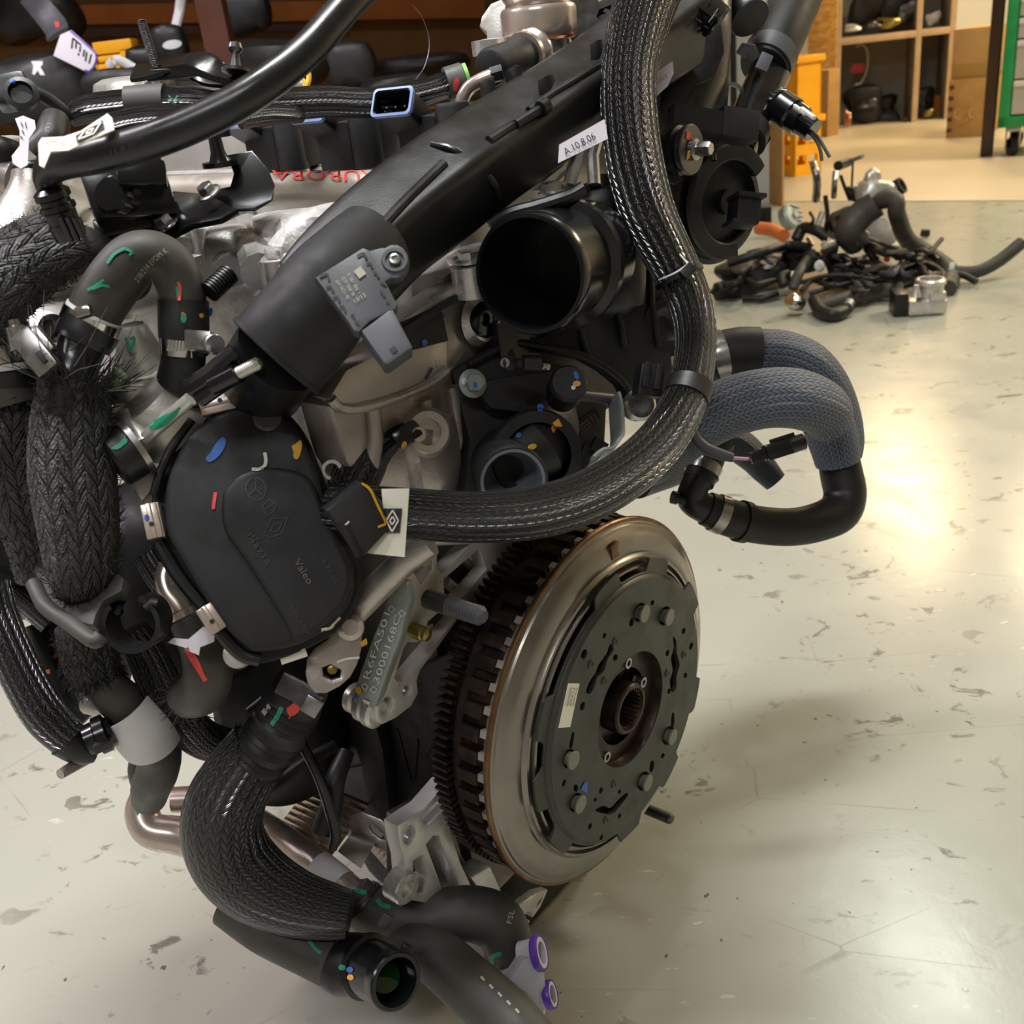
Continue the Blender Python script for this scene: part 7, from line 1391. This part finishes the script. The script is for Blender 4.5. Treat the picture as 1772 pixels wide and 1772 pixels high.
# ---- hose with white tag and red mark under the throttle valve
rh, p, r = H('coolant_hose', [(322, 1070, 0.607, 30), (336, 1096, 0.607, 33), (352, 1130, 0.608, 38), (360, 1165, 0.612, 42), (350, 1195, 0.625, 42), (325, 1205, 0.64, 38)], 'rubber', 'black hose with white tag and red streak hanging below the steel elbow', 'hose', 8, 34)
frayed(rh, p, r, 70, 0.012, seed=13, spread=1.0)
tgw, n_ = planar([(290, 1112), (300, 1104), (326, 1106), (352, 1084), (372, 1094), (370, 1110), (346, 1120), (344, 1134), (330, 1128), (318, 1120)], (P(330, 1110, 0.578), ROT @ Vector((0, -0.3, -1))))
tw = mk('tag', prism(tgw, n_ if n_.dot(CAMP - tgw[0]) > 0 else -n_, 0.0008), 'paper_lilac', rh)
strokes('paint_mark', [rh, tw], [[(322, 1122), (334, 1142), (344, 1158), (356, 1178)], [(330, 1130), (340, 1144), (350, 1168)]], 8, 'red_paint', rh)
# ---- fat ribbed braided hose curling down
tb, p, r = H('sleeved_hose', [(452, 1290, 0.655, 56), (420, 1335, 0.655, 62), (392, 1385, 0.655, 68), (384, 1435, 0.658, 70), (402, 1486, 0.665, 70), (446, 1530, 0.67, 66), (510, 1562, 0.672, 56), (575, 1578, 0.672, 46), (606, 1582, 0.672, 40)], 'braid_flat', 'fat braided hose curling down at the lower left in front of the steel pipes', 'hose', 10, 48)
q, s_ = path([(535, 1165, 0.635, 44), (510, 1212, 0.638, 50), (484, 1258, 0.642, 52), (458, 1296, 0.648, 50), (440, 1322, 0.652, 48)], 9)
L_ = sum((q[i + 1] - q[i]).length for i in range(len(q) - 1))
cs = mk('convoluted_end', tube(q, s_, 36, mod=lambda s: 1 + (0.055 * math.sin(s / 0.0052 * 2 * math.pi) if s > 0.022 else 0.0)), 'rubber_dark', tb)
frayed(tb, [p[3], p[0]], [r[0], r[0]], 60, 0.008, seed=14, spread=0.6)
W = [P(u, v, 0.612) for u, v in ((484, 1180), (516, 1196), (548, 1222))]
mk('clamp_band', tube(W, 0.007, 14, sect=lambda a: (math.copysign(abs(math.cos(a)) ** 0.4, math.cos(a)) * 0.15, math.copysign(abs(math.sin(a)) ** 0.4, math.sin(a))), up=ROT @ Vector((0, -0.1, -1))), 'steel_dark', tb)
mk('clamp_buckle', obox(P(540, 1222, 0.608), ROT @ Vector((0.85, 0.5, 0)), ROT @ Vector((-0.5, 0.85, 0)), ROT @ Vector((0, 0, 1)), 0.011, 0.011, 0.004, 0.001), 'steel', tb)
patch('paint_mark', [cs], [(496, 1226), (508, 1216), (524, 1216), (516, 1232), (500, 1244)], 'red_paint', cs, 0); strokes('paint_mark', [cs], [[(488, 1224), (480, 1240), (470, 1254)]], 8, 'green_paint', cs)
patch('print_block', [cs], [(452, 1232), (464, 1218), (470, 1224), (458, 1240)], 'ink_pale', cs, 0)
# thin taped cables in the dark middle
H('cable', [(518, 1280, 0.68, 9), (545, 1330, 0.68, 9), (565, 1380, 0.685, 10), (580, 1440, 0.69, 10), (575, 1470, 0.69, 8)], 'rubber_gloss', 'black taped cable hanging straight down right of the fat braided hose', 'cable')
H('cable', [(470, 1360, 0.72, 12), (500, 1340, 0.72, 12), (540, 1312, 0.72, 12), (580, 1290, 0.73, 11)], 'rubber_dark', 'dark cable crossing behind the hanging taped cable', 'cable')
H('cable', [(560, 1440, 0.70, 22), (572, 1400, 0.70, 20), (580, 1350, 0.70, 18), (600, 1300, 0.71, 14)], 'rubber_dark', 'thick dark taped bundle behind the slotted bracket', 'cable')
H('cable', [(430, 1230, 0.70, 8), (470, 1200, 0.70, 8), (500, 1190, 0.69, 8)], 'plastic', 'thin ribbed black cable left of the throttle valve ear', 'cable')
# ---- lower hose with open end showing green coolant
q, s_ = path([(400, 1560, 0.71, 44), (460, 1604, 0.70, 44), (530, 1640, 0.69, 44), (590, 1668, 0.68, 46)], 7)
oh = mk('coolant_hose', tube(q, s_, 36), 'rubber', label='black hose along the bottom ending in an open pipe mouth with green coolant', category='hose')
ma = P(596, 1650, 0.685); mb_ = P(686, 1700, 0.645); ax = (mb_ - ma).normalized() ; ax = (ax + (CAMP - mb_).normalized() * 0.25).normalized(); rr = pxr(50, 0.65)
ma = mb_ - ax * 0.045
mth = mk('pipe_mouth', lathe(mb_, ax, [(-0.05, 0), (-0.05, rr * 0.98), (-0.040, rr * 0.98), (-0.039, rr * 1.14), (-0.034, rr * 1.14), (-0.033, rr * 1.0), (-0.020, rr * 1.0), (-0.012, rr * 0.94), (-0.010, rr * 0.94), (-0.006, rr * 1.0), (-0.001, rr * 1.0), (0, rr * 0.95), (0, rr * 0.82), (-0.004, rr * 0.78), (-0.04, rr * 0.74), (-0.04, 0)], 52), 'plastic_gloss', oh)
mk('mouth_neck', tube([q[-2], q[-1], mb_ - ax * 0.042], [s_[-1] * 1.05, s_[-1] * 1.12, rr * 1.05], 36), 'plastic', oh)
lw = ROT @ Vector((0, 1, 0.2)); mk('coolant', lathe(mb_ - ax * 0.016, (ax * 0.75 - lw * 0.6), [(0, 0), (0, rr * 0.60), (-0.006, rr * 0.62), (-0.006, 0)], 28), 'coolant', oh, label='green coolant standing in the pipe mouth')
for u, v, m in ((592, 1674, 'green_paint'), (606, 1678, 'blue_paint'), (607, 1691, 'orange_paint')): patch('paint_mark', [oh, mth, bpy.data.objects['mouth_neck']], circ_px(u, v, 6, 5), m, oh, 0)
strokes('paint_mark', [oh], [[(530, 1620), (544, 1640), (556, 1650)]], 6, 'green_paint', oh)
# ---- S-shaped hose right of it, and the diagonal one to the bottom edge
sh_, p, r = H('coolant_hose', [(610, 1545, 0.735, 34), (632, 1568, 0.735, 42), (680, 1590, 0.735, 45), (740, 1590, 0.735, 46), (805, 1580, 0.735, 46), (856, 1594, 0.735, 48), (878, 1632, 0.735, 43), (873, 1672, 0.74, 36), (872, 1690, 0.74, 34)], 'rubber', 'S-shaped black hose under the flywheel bending down to the milky fitting', 'hose', 9, 40)
strokes('paint_mark', [sh_], [[(604, 1532), (616, 1540), (634, 1546)], [(652, 1556), (660, 1566), (676, 1570)], [(848, 1660), (858, 1652), (868, 1650)], [(852, 1660), (850, 1678), (856, 1690)]], 8, 'green_paint', sh_)
lettering('print', [sh_], 'FSL', (884, 1600), (890, 1576), 9, 'ink_pale', sh_)
mk('clamp_ring', band(p, r, len(p) - 8, len(p) - 4, 0.0016, 36), 'plastic_grey', sh_); mk('clamp_ring', band(p, r, 3, 7, 0.0016, 36), 'steel_dark', sh_)
mk('end_pipe', tube([p[-1], P(868, 1715, 0.745)], [r[-1] * 0.8, r[-1] * 0.8], 24), 'plastic', sh_)
dh, p, r = H('coolant_hose', [(610, 1550, 0.76, 34), (640, 1578, 0.75, 40), (690, 1608, 0.735, 44), (752, 1652, 0.715, 47), (800, 1694, 0.70, 49), (850, 1738, 0.685, 50), (900, 1790, 0.67, 52), (960, 1860, 0.66, 54)], 'rubber', 'thick black hose with white dashes running diagonally to the bottom edge', 'hose', 8, 40)
strokes('print', [dh], [[(832 + k * 15, 1690 + k * 14), (838 + k * 15, 1697 + k * 14)] for k in range(5)], 4, 'ink_pale', dh)
for u, v in ((667, 1592), (700, 1646)): mk('clamp_ear', obox(P(u, v, 0.672), ROT @ Vector((0.85, 0.5, 0)), ROT @ Vector((-0.5, 0.85, 0)), ROT @ Vector((0, 0, 1)), 0.007, 0.010, 0.006, 0.001), 'steel_dark', dh)
# ---- blue-grey sleeved hoses standing out on the right
b1, p, r = H('sleeved_hose', [(1225, 622, 0.95, 40), (1262, 614, 0.95, 40), (1305, 612, 0.95, 42), (1352, 616, 0.955, 44), (1395, 634, 0.96, 44), (1426, 668, 0.97, 42), (1446, 712, 0.98, 40), (1456, 760, 0.985, 38), (1456, 792, 0.985, 34)], 'braid_blue', 'rear blue-grey braided hose arching out on the right of the engine', 'hose', 8, 40)
q, s_ = path([(1120, 655, 0.90, 40), (1170, 642, 0.93, 41), (1214, 628, 0.95, 42), (1245, 616, 0.95, 42), (1282, 610, 0.95, 43), (1312, 610, 0.95, 43)], 5); mk('hose_cuff', tube(q, [x * 1.02 for x in s_], 36), 'rubber_dark', b1); mk('clamp_band', band(q, s_, 13, 16, 0.0016, 36), 'steel', b1)
b2, p2, r2_ = H('sleeved_hose', [(1085, 815, 0.82, 36), (1125, 800, 0.84, 40), (1165, 770, 0.86, 44), (1205, 735, 0.86, 50), (1260, 706, 0.865, 52), (1320, 690, 0.87, 52), (1376, 690, 0.88, 52), (1420, 706, 0.90, 48), (1436, 728, 0.915, 42)], 'braid_blue', 'front blue-grey braided hose lying across before the rear one', 'hose', 8, 44)
q, s_ = path([(1434, 735, 0.96, 44), (1444, 770, 0.965, 42), (1450, 800, 0.97, 38)], 6); t3 = mk('sleeve_end', tube(q, s_, 40), 'braid_blue', b1); frayed(b1, [Vector(x) for x in q], s_, 40, 0.006, 'fibre', seed=15, spread=0.5)
bk2_, p, r = H('coolant_hose', [(1448, 780, 0.975, 34), (1456, 820, 0.975, 36), (1462, 856, 0.975, 36), (1452, 885, 0.97, 36), (1420, 902, 0.96, 34), (1370, 912, 0.95, 33), (1310, 908, 0.94, 33), (1262, 896, 0.93, 33), (1222, 880, 0.925, 30)], 'rubber_dark', 'bare black hose bending back from the blue sleeves to a T-piece', 'hose', 8, 36)
i0 = min(range(len(p)), key=lambda i: (p[i] - P(1222, 880, 0.925)).length); mk('clamp_band', band(p, r, len(p) - 7, len(p) - 4, 0.0014, 32), 'steel', bk2_)
mk('hose_tie', band(p, r, len(p) - 14, len(p) - 12, 0.002, 32), 'plastic', bk2_)
tq, ts = path([(1222, 880, 0.925, 27), (1204, 872, 0.92, 25), (1196, 860, 0.918, 25), (1204, 838, 0.915, 25), (1212, 826, 0.915, 26)], 6); tp_ = mk('tee_piece', tube(tq, ts, 28), 'plastic', bk2_)
mk('tee_plug', join(tube([P(1196, 872, 0.915), P(1172, 862, 0.91)], [0.006, 0.004], 14), lathe(P(1172, 862, 0.91), ROT @ Vector((-1, -0.2, -0.2)), [(0, 0), (0, 0.006), (0.005, 0.006), (0.005, 0)], 16)), 'plastic', bk2_)
q, s_ = path([(1208, 834, 0.915, 28), (1220, 806, 0.92, 29), (1232, 780, 0.93, 28), (1248, 766, 0.94, 26)], 6); uh = mk('coolant_hose', tube(q, s_, 32), 'rubber_dark', label='short black hose rising from the T-piece behind the connector', category='hose'); mk('clamp_band', band(q, s_, 3, 6, 0.0016, 32), 'steel', uh)
H('sleeved_hose', [(1100, 830, 0.93, 34), (1180, 800, 0.98, 34), (1230, 772, 0.99, 30), (1270, 768, 0.99, 30), (1302, 790, 0.99, 27), (1322, 812, 0.99, 24), (1342, 834, 0.99, 20)], 'braid_blue', 'small blue-grey sleeve end showing under the front blue hose', 'hose', 7, 32)
# grey convoluted lead with pink wire and black connector
gl_, p, r = H('cable', [(1196, 735, 0.80, 8), (1204, 758, 0.80, 9), (1222, 776, 0.80, 10), (1246, 786, 0.80, 10), (1268, 792, 0.80, 8)], 'plastic_grey', 'grey wrapped lead with a pink wire end reaching to the right', 'cable')
q, s_ = path([(1262, 792, 0.80, 3.4), (1290, 794, 0.80, 3.2), (1318, 792, 0.80, 3.2)], 5); mk('pink_wire', tube(q, s_, 10), 'pink', gl_)
cx = P(1346, 778, 0.80); xx = ROT @ Vector((0.95, -0.3, 0.05)); yy = ROT @ Vector((0.3, 0.95, 0))
mk('connector', join(obox(cx, xx, yy, xx.cross(yy), 0.022, 0.013, 0.012, 0.0015), obox(cx - xx * 0.017, xx, yy, xx.cross(yy), 0.014, 0.009, 0.010, 0.001), lathe(cx + xx * 0.008, xx, [(0, 0), (0, 0.0068), (0.014, 0.0066), (0.015, 0.004), (0.015, 0)], 24), obox(cx + xx * 0.006 - yy * 0.008, xx, yy, xx.cross(yy), 0.02, 0.003, 0.005, 0.0006)), 'plastic_gloss', gl_)
mk('sleeve_clip', obox(P(1352, 730, 0.88), ROT @ Vector((1, -0.1, 0)), ROT @ Vector((0.1, 1, 0)), ROT @ Vector((0, 0, 1)), 0.014, 0.008, 0.01, 0.001), 'plastic', b2)
# plug on the loom by the water outlet web
mk('loom_plug', join(obox(P(1122, 660, 0.63), ROT @ Vector((0.95, 0.1, 0.2)), ROT @ Vector((-0.15, 1, 0)), ROT @ Vector((-0.2, 0, 1)), 0.016, 0.020, 0.014, 0.0015), obox(P(1118, 648, 0.622), ROT @ Vector((0.95, 0.1, 0.2)), ROT @ Vector((-0.15, 1, 0)), ROT @ Vector((-0.2, 0, 1)), 0.004, 0.016, 0.004, 0.0006), obox(P(1138, 652, 0.622), ROT @ Vector((0.95, 0.1, 0.2)), ROT @ Vector((-0.15, 1, 0)), ROT @ Vector((-0.2, 0, 1)), 0.004, 0.016, 0.004, 0.0006)), 'plastic', lm)
EP('plug_seat', lathe(P(1108, 700, 0.66), en(0.7, -0.5, 0.4), [(-0.01, 0), (-0.01, 0.010), (0, 0.011), (0.002, 0.009), (0.002, 0.005), (0, 0)], 24), mat='steel')
# ---- hose stub at the top right going out of frame
ur, p, r = H('coolant_hose', [(1322, 118, 0.835, 42), (1344, 74, 0.845, 44), (1366, 24, 0.86, 44), (1392, -40, 0.88, 44), (1420, -110, 0.9, 44)], 'rubber_dark', 'black hose rising out of the frame at the top right from its clamp', 'hose', 8, 36)
mk('spring_clamp', band(p, r, 1, 5, 0.0016, 36), 'plastic_grey', ur)
mk('clamp_ear', join(tube([P(1306, 102, 0.815), P(1300, 86, 0.81), P(1290, 84, 0.81), P(1284, 96, 0.81)], 0.003, 8, sect=lambda a: (math.cos(a) * 0.5, math.sin(a) * 1.8), up=ROT @ Vector((0, 0, 1))), obox(P(1322, 108, 0.795), ROT @ Vector((0.9, 0.4, 0)), ROT @ Vector((-0.4, 0.9, 0)), ROT @ Vector((0, 0, 1)), 0.010, 0.014, 0.004, 0.001)), 'plastic_grey', ur)
